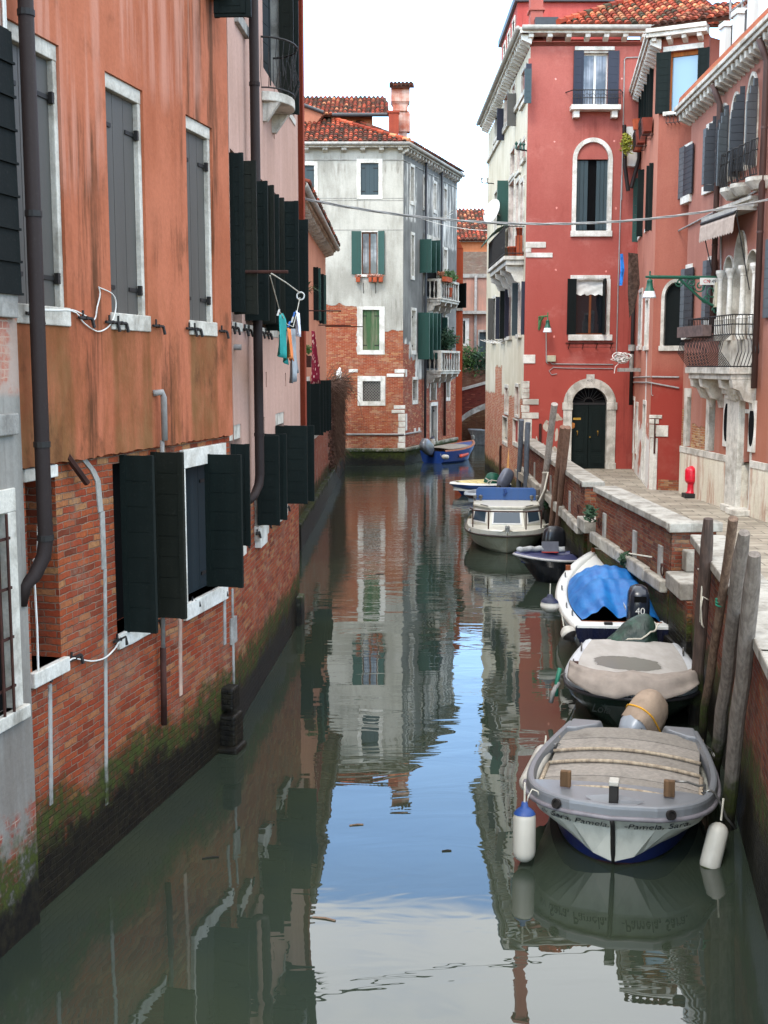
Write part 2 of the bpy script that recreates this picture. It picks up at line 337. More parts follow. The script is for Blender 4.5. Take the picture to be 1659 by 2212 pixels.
# ---------------------------------------------------------------- builders
class Bld:
    def __init__(s,name,label,cat,loc): s.r=thing(name,label,cat,loc);s.ops={}
    def op(s,F,r): s.ops.setdefault(id(F),[]).append(r)
    def wall(s,F,u0,u1,z0,z1,mat,d=0.,th=.3,name='wall',rag=0,holes=True,bottom=True,mats=None):
        b=MB();ops=[(max(a,u0),min(c,u1),max(e,z0),min(f,z1)) for (a,c,e,f) in s.ops.get(id(F),[]) if a<u1 and c>u0 and e<z1 and f>z0] if holes else []
        us=sorted({u0,u1,*[o[0] for o in ops],*[o[1] for o in ops]});zs=sorted({z0,z1,*[o[2] for o in ops],*[o[3] for o in ops]})
        for i in range(len(us)-1):
            for j in range(len(zs)-1):
                um,zm=(us[i]+us[i+1])/2,(zs[j]+zs[j+1])/2
                if us[i+1]-us[i]<1e-5 or zs[j+1]-zs[j]<1e-5: continue
                if any(o[0]<um<o[1] and o[2]<zm<o[3] for o in ops): continue
                b.quad(F.W(us[i],zs[j],d),F.W(us[i+1],zs[j],d),F.W(us[i+1],zs[j+1],d),F.W(us[i],zs[j+1],d))
        def rv(a,c,e,f):
            for (p,q) in (((a,e),(a,f)),((c,e),(c,f)),((a,f),(c,f)),((a,e),(c,e))):
                b.quad(F.W(p[0],p[1],d),F.W(q[0],q[1],d),F.W(q[0],q[1],d-th),F.W(p[0],p[1],d-th))
        for o in ops: rv(*o)
        rv(u0,u1,z0,z1)
        if rag:
            n=int((u1-u0)/.07);pts=[(u1,z0+.0005),(u0,z0+.0005)]+[(u0+(u1-u0)*i/n,z0-rag*(.2+.8*random.random())) for i in range(n+1)]
            pts=[(max(u0,min(u1,p[0])),p[1]) for p in pts]
            b.hexa([F.W(u,z,d-th) for u,z in pts],[F.W(u,z,d) for u,z in pts])
        return b.build(name,mat,s.r,recalc=False)
    def part(s,name,mb,mat,**k): return mb.build(name,mat,s.r,**k)
def leaf(win,F,u,z0,z1,ang,w,mat,d=.03,n=6,vert=False,th=.04,name='shutter',extra=True):
    a=R(ang);dr=F.t*math.cos(a)+F.n*math.sin(a);nn=V((-dr.y,dr.x,0));p=F.W(u,0,d);b=MB();h=z1-z0
    nb=max(2,int(w/.14)) if vert else n
    for i in range(nb):
        if vert: c=p+dr*(w*(i+.5)/nb)+V((0,0,z0+h/2));b.box(c,dr*(w/nb/2-.003),nn*th/2,V((0,0,h/2)))
        else: c=p+dr*(w/2)+V((0,0,z0+h*(i+.5)/nb));b.box(c,dr*(w/2),nn*th/2,V((0,0,h/nb/2-.004)))
    if not vert: b.box(p+dr*(w/2)+V((0,0,z0+h/2)),dr*(w/2-.004),nn*th*.3,V((0,0,h/2-.004)))
    if extra:
        for k in ((.12,.88) if vert else (.0,1.)):
            if vert:
                c=p+dr*(w*.5)+V((0,0,z0+h*k));b.box(c,dr*w*.42,nn*(th/2+.012),V((0,0,.03)))
            else:
                c=p+dr*(w*(.04 if k==0 else .96))+V((0,0,z0+h/2));b.box(c,dr*.03,nn*(th/2+.008),V((0,0,h/2)))
    o=b.build(name,mat,win);return o
def leafE(win,F,xe,yt,yb,w,mat,d=.02,n=6,ang=90,lab=None):
    off=d+w*math.sin(R(ang));ue,z1=F.uz(xe,yt,off);_,z0=F.uz(xe,yb,off);u=ue-w*math.cos(R(ang))
    o=leaf(win,F,u,z0,z1,ang,w,mat,d,n);return o
def win(b,F,r,fw=(.0,.0,.0,.0),proud=.02,depth=.25,fmat=None,fill='dark',fm=None,gm=None,sill=None,leaves=(),wallop=True,label=None,dwall=0.,name='window',nb=None):
    """r: outer rect of the stone frame; fw: left,right,bottom,top widths"""
    u0,u1,z0,z1=r;i0,i1,j0,j1=u0+fw[0],u1-fw[1],z0+fw[2],z1-fw[3]
    if wallop: b.op(F,r)
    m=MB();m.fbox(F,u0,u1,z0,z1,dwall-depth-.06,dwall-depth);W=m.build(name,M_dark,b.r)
    if label: W['label']=label
    if max(fw)>0:
        f=MB();D0,D1=dwall-depth-.003,dwall+proud
        if fw[0]: f.fbox(F,u0,i0,j0,j1,D0,D1)
        if fw[1]: f.fbox(F,i1,u1,j0,j1,D0,D1)
        if fw[3]: f.fbox(F,u0,u1,j1,z1,D0,D1+.004)
        if fw[2] and not sill: f.fbox(F,u0,u1,z0,j0,D0,D1+.004)
        f.build('stone_frame',fmat or M_stone,W,bevel=.008)
    if sill:
        h,e,p=sill;s=MB();s.fbox(F,u0-e,u1+e,j0-h,j0,dwall-depth,dwall+p);s.build('sill',fmat or M_stone,W,bevel=.01)
    db=dwall-depth
    if fill=='shut':
        n=nb or 3;s=MB();wd=(i1-i0)/n
        for k in range(n): s.fbox(F,i0+wd*k+.004,i0+wd*(k+1)-.004,j0+.005,j1-.005,db+.004,db+.035)
        s.build('shutter',fm,W)
        for zz in (.12,.85):
            z=j0+(j1-j0)*zz
            hg=MB();hg.fbox(F,i1-.3*(i1-i0),i1-.01,z-.02,z+.02,db+.036,db+.05);hg.fbox(F,i1-.03,i1+.02,z-.05,z+.05,db+.05,db+.09);hg.build('hinge',M_iron,W)
            hg=MB();hg.fbox(F,i0+.02,i0+.25*(i1-i0),z-.02,z+.02,db+.036,db+.05);hg.build('hinge',M_iron,W)
    elif fill=='glass':
        s=MB();t=.05;um=(i0+i1)/2
        for (a,c,e,f2) in ((i0,i0+t,j0,j1),(i1-t,i1,j0,j1),(um-t*.8,um+t*.8,j0,j1),(i0+t,um-t*.8,j0,j0+t),(um+t*.8,i1-t,j0,j0+t),(i0+t,um-t*.8,j1-t,j1),(um+t*.8,i1-t,j1-t,j1)): s.fbox(F,a,c,e,f2,db+.005,db+.06)
        s.build('casement',fm or M_wood,W)
        g=MB();g.fbox(F,i0+t,i1-t,j0+t,j1-t,db+.02,db+.03);g.build('pane',gm or M_glass,W)
    elif fill=='grille':
        s=MB();g=.09
        n=int((i1-i0+j1-j0)/ (g*1.6))
        for k in range(1,n):
            q=k*(i1-i0+j1-j0)/n
            for sg in (0,1):
                a=(max(0,q-(j1-j0)),min(q,j1-j0));c=(min(q,i1-i0),max(0,q-(i1-i0)))
                x0,y0,x1,y1=a[0],a[1],c[0],c[1]
                if sg:x0,x1=(i1-i0)-x0,(i1-i0)-x1
                s.tube([F.W(i0+x0,j0+y0,db+.1),F.W(i0+x1,j0+y1,db+.1)],.022,4)
        s.build('grille',simple('grille_grey','77726a'),W);s=MB();s.fbox(F,i0,i1,j0,j1,db+.002,db+.02);s.build('pane',simple('dusty_glass','3a3834',.5),W)
    elif fill=='bars':
        s=MB();n=nb or 5
        for k in range(n): u=i0+(i1-i0)*(k+.5)/n;s.tube([F.W(u,j0,db+.12),F.W(u,j1,db+.12)],.014,6)
        for k in range(4): z=j0+(j1-j0)*(k+.5)/4;s.fbox(F,i0,i1,z-.012,z+.012,db+.095,db+.105)
        s.build('grille',M_rust,W)
    for l in leaves:
        side,ang,w_,mat=l[:4];k=l[4] if len(l)>4 else {}
        leaf(W,F,i0 if side=='L' else i1,j0-.02,j1+.02,ang,w_,mat,dwall+proud+.03,**k)
    return W
def arch(F,uc,zs,r,n=14,a0=0,a1=180): return [(uc+r*math.cos(R(a0+(a1-a0)*i/n)),zs+r*math.sin(R(a0+(a1-a0)*i/n))) for i in range(n+1)]
def archwin(b,F,uc,hw,z0,zs,fw,mat_wall,proud=.03,depth=.25,fm=M_stone,rise=None,fillmat=None,name='window',label=None,key=0,sillh=0,pointed=0):
    """round-headed opening: outer half width hw, springing zs; wall hole is the bounding box, spandrels are filled flush"""
    rise=rise or hw;b.op(F,(uc-hw,uc+hw,z0,zs+rise))
    def ell(k,n=16):
        o=[]
        for i in range(n+1):
            a=math.pi*i/n;c,s_=math.cos(a),math.sin(a)
            if pointed: s_=s_**1.0*(1-pointed*(1-abs(s_))) if s_>0 else 0
            o.append((uc+(hw-k)*c,zs+(rise-k)*s_))
        return o
    A,B_=ell(0),ell(fw);n=len(A)
    sp=MB()
    for i in range(n-1):
        zt=zs+rise
        sp.quad(F.W(A[i][0],A[i][1],0),F.W(A[i+1][0],A[i+1][1],0),F.W(A[i+1][0],zt,0),F.W(A[i][0],zt,0))
        sp.quad(F.W(A[i][0],A[i][1],0),F.W(A[i+1][0],A[i+1][1],0),F.W(A[i+1][0],A[i+1][1],-.3),F.W(A[i][0],A[i][1],-.3))
    sp.build('wall',mat_wall,b.r,recalc=False)
    m=MB();m.fbox(F,uc-hw,uc+hw,z0,zs+rise,-depth-.06,-depth);W=m.build(name,M_dark,b.r)
    if label:W['label']=label
    f=MB()
    for i in range(n-1):
        q=[A[i],A[i+1],B_[i+1],B_[i]];f.hexa([F.W(u,z,-depth-.003) for u,z in q],[F.W(u,z,proud) for u,z in q])
    for sg in (-1,1):
        a,c=sorted((uc+sg*hw,uc+sg*(hw-fw)));f.fbox(F,a,c,z0,zs,-depth-.003,proud)
    if key: f.fbox(F,uc-key,uc+key,zs+rise-fw*1.1,zs+rise+fw*.45,-.02,proud+.03)
    f.build('stone_frame',fm,W,bevel=.006)
    if sillh: s=MB();s.fbox(F,uc-hw-.03,uc+hw+.03,z0-sillh,z0,-depth,proud+.05);s.build('sill',fm,W,bevel=.01)
    return W
def cornice(b,F,u0,u1,za,zb,proj=.4,h=.18,sp=.55,mat=None,bm=None,bw=.1,bh=.22,gut=None,name='cornice'):
    mat=mat or M_stone;c=MB();zz=lambda u:za+(zb-za)*(u-u0)/(u1-u0)
    for (d0,d1,e0,e1) in ((-.1,proj,0,h*.5),(-.1,proj+.06,h*.5,h)):
        c.hexa([F.W(u0,zz(u0)+e0,d1),F.W(u1,zz(u1)+e0,d1),F.W(u1,zz(u1)+e0,d0),F.W(u0,zz(u0)+e0,d0)],[F.W(u0,zz(u0)+e1,d1),F.W(u1,zz(u1)+e1,d1),F.W(u1,zz(u1)+e1,d0),F.W(u0,zz(u0)+e1,d0)])
    C=c.build(name,mat,b.r,bevel=.015)
    if gut:
        g=MB();g.tube([F.W(u0,zz(u0)+h*.8,proj+.08),F.W(u1,zz(u1)+h*.8,proj+.08)],.085,10);g.build('gutter',gut,b.r,smooth=True)
    n=max(2,round((u1-u0)/sp))
    for i in range(n):
        u=u0+(u1-u0)*(i+.5)/n;z=zz(u);k=MB()
        k.hexa([F.W(u-bw/2,z-bh,0),F.W(u+bw/2,z-bh,0),F.W(u+bw/2,z-bh*.55,proj*.8),F.W(u-bw/2,z-bh*.55,proj*.8)][::-1],[F.W(u-bw/2,z-.003,0),F.W(u+bw/2,z-.003,0),F.W(u+bw/2,z-.003,proj*.85),F.W(u-bw/2,z-.003,proj*.85)][::-1])
        k.build('bracket',bm or mat,C)
    return C
def tiles(b,o,ux,vx,poly,pal,name='roof',pw=.21,pl=.34,r=.088,parent=None,top=None):
    """coppi over the polygon poly (in eave/slope metres)"""
    o,ux,vx=V(o),V(ux).normalized(),V(vx).normalized();nz=ux.cross(vx)
    if nz.z<0: nz=-nz
    def inside(x,y):
        c=False;n=len(poly)
        for i in range(n):
            (x0,y0),(x1,y1)=poly[i],poly[(i+1)%n]
            if (y0>y)!=(y1>y) and x<(x1-x0)*(y-y0)/(y1-y0)+x0: c=not c
        return c
    m=MB();m.hexa([o+ux*x+vx*y-nz*.1 for x,y in poly],[o+ux*x+vx*y for x,y in poly],0,(*lin('8f6c5c',1.)[:3],1))
    xs=[p[0] for p in poly];ys=[p[1] for p in poly];nu=int((max(xs)-min(xs))/pw);nv=int((max(ys)-min(ys))/pl)+1
    for j in range(nv):
        for i in range(nu):
            x=min(xs)+(i+.5)*pw+random.uniform(-.012,.012);y=min(ys)+j*pl+random.uniform(-.02,.02)
            if not inside(x,y+pl*.5): continue
            c=random.choice(pal);q=random.uniform(.8,1.15);c=(c[0]*q,c[1]*q,c[2]*q,1);rr=r*random.uniform(.95,1.05);rows=[];tw=random.uniform(-.015,.015)
            for (yy,ra,lift) in ((y-.04,rr,.028),(y+pl+.03,rr*.82,.0)):
                rows.append([o+ux*(x+tw*(yy-y)+ra*math.cos(math.pi*k/5))+vx*yy+nz*(lift+ra*.95*math.sin(math.pi*k/5)) for k in range(6)])
            off=len(m.v);m.v+=rows[0]+rows[1]
            for k in range(5): m.f.append([off+k,off+k+1,off+7+k,off+6+k]);m.m.append(0);m.c.append(c)
            m.f.append([off+k for k in range(6)]);m.m.append(0);m.c.append((c[0]*.75,c[1]*.75,c[2]*.75,1))
    return m.build(name,M_tile,parent or b.r,recalc=False)
def pipe(b,pts,r,mat,name='drainpipe',collars=(),bm=None):
    m=MB();m.tube(pts,r,12);o=m.build(name,mat,b.r,smooth=True)
    r1=max(r) if isinstance(r,list) else r
    for p,ax in collars: c=MB();c.tube([V(p)-V(ax)*.025,V(p)+V(ax)*.025],r1*1.12,12);c.build('collar',bm or mat,o)
    return o
def stay(b,F,u,z,mat=None,l=.16):
    m=MB();m.tube([F.W(u-.14,z,.03),F.W(u+.12,z,.03)],.016,5);m.tube([F.W(u,z,0),F.W(u,z,.05)],.02,5);m.tube([F.W(u+.12,z+.0,.03),F.W(u+.12,z-.09,.05)],.018,5);m.tube([F.W(u-.06,z,.03),F.W(u-.06,z+.07,.03)],.012,5)
    return m.build('shutter_stay',mat or M_iron,b.r)
# ---------------------------------------------------------------- the water and the sea bed edge
Mw=Mt('canal_water',.0,.5)
pw=Mw.pos();
zc=Mw.n('SeparateXYZ');Mw.ln(pw,zc.inputs[0])
far=Mw.mr(zc.outputs[1],14,40,.0,1.)
n1=Mw.noise(1.0,3,.5,mapscale=(.55,1.5,1),dist=.6);n2=Mw.noise(1.0,3,.55,mapscale=(2.0,5.5,1),loc=(3,1,0));n3=Mw.noise(1.0,2,.5,mapscale=(.22,.35,1))
h=Mw.mt('ADD',Mw.mt('MULTIPLY',n1,Mw.mr(zc.outputs[1],9,26,.004,.0075)),Mw.mt('MULTIPLY',n3,.014));h=Mw.mt('ADD',h,Mw.mt('MULTIPLY',Mw.mt('MULTIPLY',n2,far),.005))
cw=Mw.mix(Mw.mr(Mw.noise(.4,4),.3,.7),lin('414a3a',.5),lin('37423a',.5))
Mw.col(cw);Mw.b.inputs['IOR'].default_value=1.72;Mw.bump(h,1.0,1.0)
m=MB();m.quad((-9,-6,0),(16,-6,0),(16,110,0),(-9,110,0));tag(m.build('water',Mw.m),kind='structure')
# ================================================================ LEFT SIDE
OR=Fac((-3.281,9.336),(-2.097,14.487))
U1=5.88
# ---- orange house
b=orh=Bld('orange_house','large orange plastered house with three tall grey shuttered windows and a bare brick base','house',(OR.W(3,0)))
def f_or(M,col):
    rs=M.rects(OR,[(.55,1.62,3,5.5),(2.46,3.4,3,5.5),(4.5,5.36,3,5.56)],.05,.05,2.5)
    st=M.noise(1,5,.65,mapscale=(5,5,.35));col=M.mix(M.mt('MULTIPLY',rs,M.mr(M.mt('ADD',M.mt('MULTIPLY',st,.5),M.mt('MULTIPLY',M.noise(1.3,5,.65,loc=(1,2,9)),.5)),.34,.62,.2,.85)),col,M.mix(M.mr(M.noise(.8,5,.7,loc=(4,4,4)),.4,.6),lin('774a28',.85),lin('7d5c38',.85)));lw=M.mr(M.z(),5.0,6.2,1,0);lwn=M.noise(1,6,.7,mapscale=(1.8,1.8,.6),loc=(9,1,3));col=M.mix(M.mt('MULTIPLY',lw,M.mr(lwn,.4,.68,0,.7)),col,lin('744822',.85))
    r2=M.rects(OR,[(4.3,5.5,6.3,13),(1.75,2.3,3.8,7.4),(3.5,4.4,3.8,5.3),(3.55,4.3,6,6.6)],.25,.35,1.6);s2=M.noise(1,6,.7,mapscale=(6,6,.5),loc=(2,8,1))
    col=M.mix(M.mt('MULTIPLY',r2,M.mr(s2,.42,.64,0,.85)),col,lin('4a2e18',.8))
    r4=M.mr(M.noise(1,6,.7,mapscale=(2.2,2.2,1.3),loc=(8,3,5)),.54,.7,0,.6);col=M.mix(M.mt('MULTIPLY',r4,M.mr(M.z(),4.5,9,1,.5)),col,lin('54361f',.8));r3=M.rects(OR,[(2.2,4.9,8,12),(.3,2.4,6.8,12)],.3,.5,1.2);s3=M.noise(1,5,.6,mapscale=(5,5,.3),loc=(6,1,4));return M.mix(M.mt('MULTIPLY',r3,M.mr(s3,.42,.62,0,.7)),col,lin('c98f7a',.9))
M_or=plastermat('orange_plaster','c27354','ad6142',st=.2,stain='4a2f1c',k=.84,fn=f_or,streak=(2.2,2.2,.5))
M_brl=brickmat('old_red_brick','672e1b','9c4b2b','a87a50','8f7a68',.7,.84)
for (a,c) in ((.68,1.57),(2.475,3.345),(4.5,5.315)):
    win(b,OR,(a,c,5.53,7.86),fw=(.06,.07,.0,.14),proud=-.03,depth=.12,fmat=M_stone,fill='shut',fm=M_grey,sill=(.17,.03,.02),nb=3)
    b.ops[id(OR)][-1]=(a,c,5.36,7.86)
UP=[o for o in b.ops[id(OR)]]
b.wall(OR,.6,U1,4.13,13.5,M_or,0,.3,name='plaster_wall',rag=.03)
b.ops[id(OR)]=[]
for u in (.9,1.85,2.4,2.6,3.52,4.45,4.62,5.5): stay(b,OR,u+.02,5.45 if u<2 else 5.43)
# lower brick wall, set back
D=-.07
r=OR.rect('L3',250,-200,440,935)
u_a=OR.uz(*K('L3',440,900))[0];zs=OR.uz(*K('L3',462,935))[1]
W=win(b,OR,(.82,u_a,zs,3.98),depth=.42,dwall=D,fmat=M_stonew,fill='shut',fm=M_teal,nb=2,sill=(.14,.06,.06))
k=MB();k.fbox(OR,.75,u_a-.02,3.985,4.1,D-.4,D+.05);k.build('stone_lintel',M_stonew,W,bevel=.01)
u2=OR.uz(262,1373)[0];_,z2=OR.uz(*K('L3',790,800))
u2e=OR.uz(338,1360)[0]
W=win(b,OR,(u2+.05,u2e+.1,z2,4.0),depth=.3,dwall=D,fmat=M_stonew,sill=(.16,.02,.04))
leafE(W,OR,327,984,1373,.33,M_green,D+.02,7);leafE(W,OR,392,977,1341,.34,M_greenb,D+.02,8)
rg=MB();p=OR.W(0,0)
u3a=OR.uz(*K('L3',1215,300))[0];u3b=OR.uz(*K('L2',1475,1270))[0];_,z3=OR.uz(*K('L3',1340,540))
W=win(b,OR,(u3a,u3b,z3,4.02),fw=(.05,0,0,.22),proud=.05,depth=.2,dwall=D,fmat=M_stonew,fill='shut',fm=paintmat('dark_slate_paint','253238',.6,.7,.2,spec=.2),sill=(.2,.0,.05))
leafE(W,OR,519,982,1272,.45,M_green,D+.02,7)
b.wall(OR,.55,U1+.05,-1.2,4.15,M_brl,D,.45,name='brick_wall')
M_seam=stonemat('grey_white_seam','a8a6a0','77746e',st=.6,tz=.7)
# white marble seams, cables and rough patches on the brick
def strip(c,pts,w,name='white_seam',mat=M_seam):
    m=MB();q=[OR.uz(*K(c,*p)) for p in pts]
    for i in range(len(q)-1):
        (a,z1),(c2,z0)=q[i],q[i+1];m.hexa([OR.W(a-w,z1,D+.012),OR.W(a+w,z1,D+.012),OR.W(a+w,z1,D-.02),OR.W(a-w,z1,D-.02)][::-1],[OR.W(c2-w,z0,D+.012),OR.W(c2+w,z0,D+.012),OR.W(c2+w,z0,D-.02),OR.W(c2-w,z0,D-.02)][::-1])
    m.build(name,mat,b.r)
strip('L3',[(718,370),(722,900),(726,1659),(730,1900)],.028);strip('L3',[(365,1120),(368,1500),(372,1900)],.028);strip('L3',[(1198,0),(1200,500),(1202,970),(1205,1190)],.04,mat=stonemat('pink_mortar','c9ab97','a5897a',st=.2))
strip('L3',[(1485,500),(1488,860)],.04);strip('L3',[(1535,500),(1545,1100),(1560,1420)],.03);strip('L2',[(560,1290),(640,1390),(672,1460),(690,1659)],.05,'rough_mortar',M_stoneg);strip('L3',[(700,0),(712,370)],.045,'rough_mortar',M_stoneg)
k=MB();a,z=OR.uz(*K('L3',1530,690));c2,_=OR.uz(*K('L3',1560,760));k.fbox(OR,a-.06,c2,z-.35,z,D-.02,D+.02);k.build('stone_patch',M_stoneg,b.r)
k=MB();a=OR.uz(*K('L2',445,1300));c2=OR.uz(*K('L2',545,1470));k.tube([OR.W(a[0],a[1],D+.06),OR.W(c2[0],c2[1],D+.1)],.035,6);k.build('timber_prop',M_rust,b.r)
for c_,x,y in (('L3',510,945),('L3',800,825),('L3',1030,718),('L3',300,1065),('L3',1280,580),('L3',1460,515)):
    u,z=OR.uz(*K(c_,x,y));o=stay(b,OR,u,z);o.location=OR.n*D
# pipes
px=OR.uz(60,200,.14)[0];px2=OR.uz(100,1150,.14)[0];pm=(px+px2)/2
zb=OR.uz(*K('L3',300,180),.14)[1]
e1=OR.uz(*K('L3',205,440),.0)
pipe(b,[OR.W(pm,13.6,.14),OR.W(pm,zb,.14),OR.W(pm-.02,zb-.14,.13),OR.W(pm-.12,zb-.3,.09),OR.W(pm-.2,zb-.38,.04),OR.W(pm-.22,zb-.55,.02)],[.065,.065,.065,.062,.055,.04],M_pipe,collars=[(OR.W(pm,OR.uz(60,30,.14)[1],.14),(0,0,1)),(OR.W(pm,OR.uz(65,460,.14)[1],.14),(0,0,1)),(OR.W(pm,OR.uz(90,960,.14)[1],.14),(0,0,1)),(OR.W(pm,zb+.02,.14),(0,0,1))],bm=M_iron)
u,z=OR.uz(*K('L2',1055,900),.07);u2_,z2_=OR.uz(*K('L3',1040,1400),.0)
pipe(b,[OR.W(u-.1,z+.02,0),OR.W(u-.02,z+.03,.07),OR.W(u,z-.03,.08),OR.W(u,z-.5,.08)],.035,M_zinc,'vent_pipe')
pipe(b,[OR.W(u,z-.5,.05),OR.W(u,3.6,.03),OR.W(u,z2_+.9,.0)],.025,M_zinc,'vent_pipe')
pipe(b,[OR.W(u,z2_+.9,.0),OR.W(u,z2_,-.01)],.035,M_rust,'rust_pipe')
# loose white cable
def onOR(c,pts,off=.02): return [OR.W(*OR.uz(*K(c,*p),off),off) for p in pts]
cb=MB();cb.tube(cr(onOR('L2',[(250,350),(380,352),(470,350),(540,380),(610,412),(630,330),(648,250),(640,200)])),.007,5);cb.tube(cr(onOR('L2',[(250,345),(470,357),(540,430),(600,475),(650,488),(710,450),(745,370),(750,290),(720,240),(645,205)])),.007,5)
cb.build('loose_cable',M_cablew,b.r)
cb=MB();cb.tube(cr(onOR('L3',[(310,1058),(380,1020),(466,952)],D+.05)+onOR('L3',[(520,955),(600,966),(680,945),(740,890),(785,830),(830,860),(940,800)],D+.03)),.008,5);cb.tube(onOR('Ps',[(212,740),(208,1000),(185,1030)],D+.03),.01,5);cb.tube(onOR('Ps',[(190,1130),(205,1400),(212,1650),(222,1680)],D+.03),.01,5);cb.build('loose_cable',M_cablew,b.r)
# footing stones at the water
k=MB()
for (c_,x,y,ww,hh,pr) in (('L3',1490,1130,.28,.3,.16),('L3',1490,1300,.34,.5,.2),('L3',1480,1500,.4,.3,.26)):
    u,z=OR.uz(*K(c_,x,y));k.fbox(OR,u-ww/2,u+ww/2,z-hh,z,D-.1,D+pr)
k.build('footing',brickmat('slimy_stone','1f1c17','2c2a1e','3a3820','23211a',.3,1.6),b.r,bevel=.03)
# body, side and roof
k=MB();k.prism([OR.W(.5,0,-.5),OR.W(U1+.05,0,-.5),OR.W(U1+.05,0,-7),OR.W(.5,0,-7)],-1,13.4);k.build('rear_wall',M_or,b.r)
k=MB();k.prism([OR.W(.4,0,.35),OR.W(U1,0,.35),OR.W(U1,0,-7),OR.W(.4,0,-7)],13.4,13.7);k.build('roof',M_tile and simple('eave_tile','8a4a36',.9,.2,.3),b.r)
# balcony edge at the very top right of the orange wall
k=MB();u,z=OR.uz(*K('L1',1385,5));k.fbox(OR,u-.35,u+.05,z,z+.12,0,.28);k.build('balcony_slab',M_stone,b.r,bevel=.01)

# ---- grey stone house at the far left
GR=Fac(OR.W(-4.5,0,.03)[:2],OR.W(.75,0,.03)[:2]);g0=4.5
b=Bld('grey_stone_house','grey rendered stone house at the left edge of the photo with an iron barred window','house',GR.W(4,0))
def f_gr(M,col):
    M2=M.noise(1.2,6,.65);bc,bh,_=bricknodes(M,lin('6d2a1b'),lin('963c26'),lin('b5895c'),lin('a89888'),.8)
    z=M.z();up=M.mr(z,4.72,4.8);lo=M.mr(M.mt('ADD',z,M.mt('MULTIPLY',M2,1.0)),1.5,1.7,1,0)
    peel=M.mt('MAXIMUM',M.mt('MULTIPLY',up,M.mr(M2,.38,.5)),M.mt('MULTIPLY',lo,.9));col=M.mix(M.mt('MULTIPLY',peel,M.mr(M.noise(3,5,.6),.45,.55)),col,bc)
    col=M.mix(M.mt('MULTIPLY',up,.35),col,lin('c49a86'));return tide(M,col,.8,.4)[0]
M_gr=plastermat('grey_render','918d86','777068',stain='3e382f',st=.65,fn=f_gr)
wr_=GR.rect('Ps',10,620,66,1800);uu=GR.uz(*K('Ps',95,1200))[0]
z1g=GR.uz(*K('Ps',60,625))[1];z0g=GR.uz(*K('Ps',70,1850))[1]
win(b,GR,(uu-1.15,uu,z0g,z1g+.0),fw=(.13,.13,0,.2),proud=.02,depth=.07,fmat=M_stone,fill='bars',sill=(.12,.05,.06),nb=6)
uE=g0+.62
# upper window with dark louvred shutter folded on the wall
us=GR.uz(*K('L1',100,900),.06)[0]
z1s=GR.uz(*K('L1',60,190),.06)[1];z0s=GR.uz(*K('L2',60,240),.06)[1]
Wg=win(b,GR,(us-1.6,us-.55,z0s,z1s),depth=.2,fill='dark',fmat=M_stoneg,sill=(.2,.5,.06))
lf=MB();nn_=8
for i in range(nn_):
    a=z0s+(z1s-z0s)*i/nn_;c2=z0s+(z1s-z0s)*(i+1)/nn_;lf.hexa([GR.W(us-.5,a+.012,.05),GR.W(us,a+.012,.05),GR.W(us,a+.012,.066),GR.W(us-.5,a+.012,.066)],[GR.W(us-.5,c2-.012,.05),GR.W(us,c2-.012,.05),GR.W(us,c2-.012,.062),GR.W(us-.5,c2-.012,.062)]);lf.fbox(GR,us-.5,us,a-.01,a+.01,.05,.085)
lf.fbox(GR,us-.5,us-.02,z0s,z1s,.035,.05);lf.build('shutter',M_black,Wg)
uo=GR.uz(*K('Ps',160,300))[0]
b.wall(GR,0,uE,-1.2,13.5,M_gr,0,.3)
k=MB();zq=GR.uz(*K('Ps',60,330))[1];zq1=GR.uz(*K('Ps',60,210))[1];k.fbox(GR,uE-2,uE-.12,zq,zq1,-.02,.06);k.build('stone_band',M_stoneg,b.r,bevel=.012)
k=MB();k.prism([GR.W(0,0,-.4),GR.W(uE-.02,0,-.4),GR.W(uE-.02,0,-7),GR.W(0,0,-7)],-1,13.3);k.build('rear_wall',M_gr,b.r)
cb=MB();cb.tube([GR.W(uE-.05,z,.02) for z in (5.8,7,8,9,12)],.012,5);cb.tube([GR.W(uE-.02,z,.02) for z in (6.2,7,8,9,12)],.01,5);cb.build('loose_cable',M_cablew,b.r)

# ---- pink house
PK=Fac((-2.013,15.243),(-1.621,22.25));UE=7.15
b=pkh=Bld('pink_house','tall pale pink house with rows of open dark green shutters above a brick base','house',PK.W(3,0))
M_pk=plastermat('pink_plaster','caa596','ba9686',stain='6e5a50',st=.5,k=.9,streak=(4,4,.3))
ZP=[]
def pkwin(uc,w_,z0,z1,**k): return win(b,PK,(uc-w_/2,uc+w_/2,z0,z1),depth=.22,fmat=M_stonew,fill=k.pop('fill','dark'),sill=k.pop('sill',(.2,.02,.02)),**k)
zu0,zu1=5.58,7.85
def uhinge(xe,off): return PK.uz(xe,560,off)[0]
E1=[(521,330,673,.13),(550,347,678,.28),(575,391,692,.3),(589,400,696,.3),(600,420,698,.3),(611,427,700,.3),(643,434,714,.5),(664,474,715,.5)]
hs=[uhinge(e[0],e[3]) for e in E1];wins=[]
for i in (0,2,4,6):
    a,c=hs[i],hs[i+1]
    if c-a<.75: c=a+.75
    c=min(c,UE-.08);W=win(b,PK,(a+.02,c-.02,zu0,zu1-.05),depth=.22,fmat=M_stone,sill=(.12,.02,.01))
    for q_,e in enumerate((E1[i],E1[i+1])): leafE(W,PK,e[0],e[1],e[2],e[3],M_greenb if q_ and i<6 else M_green,.02,11)
    for s_ in (a-.2,a+.15,c+.1): stay(b,PK,s_,5.5)
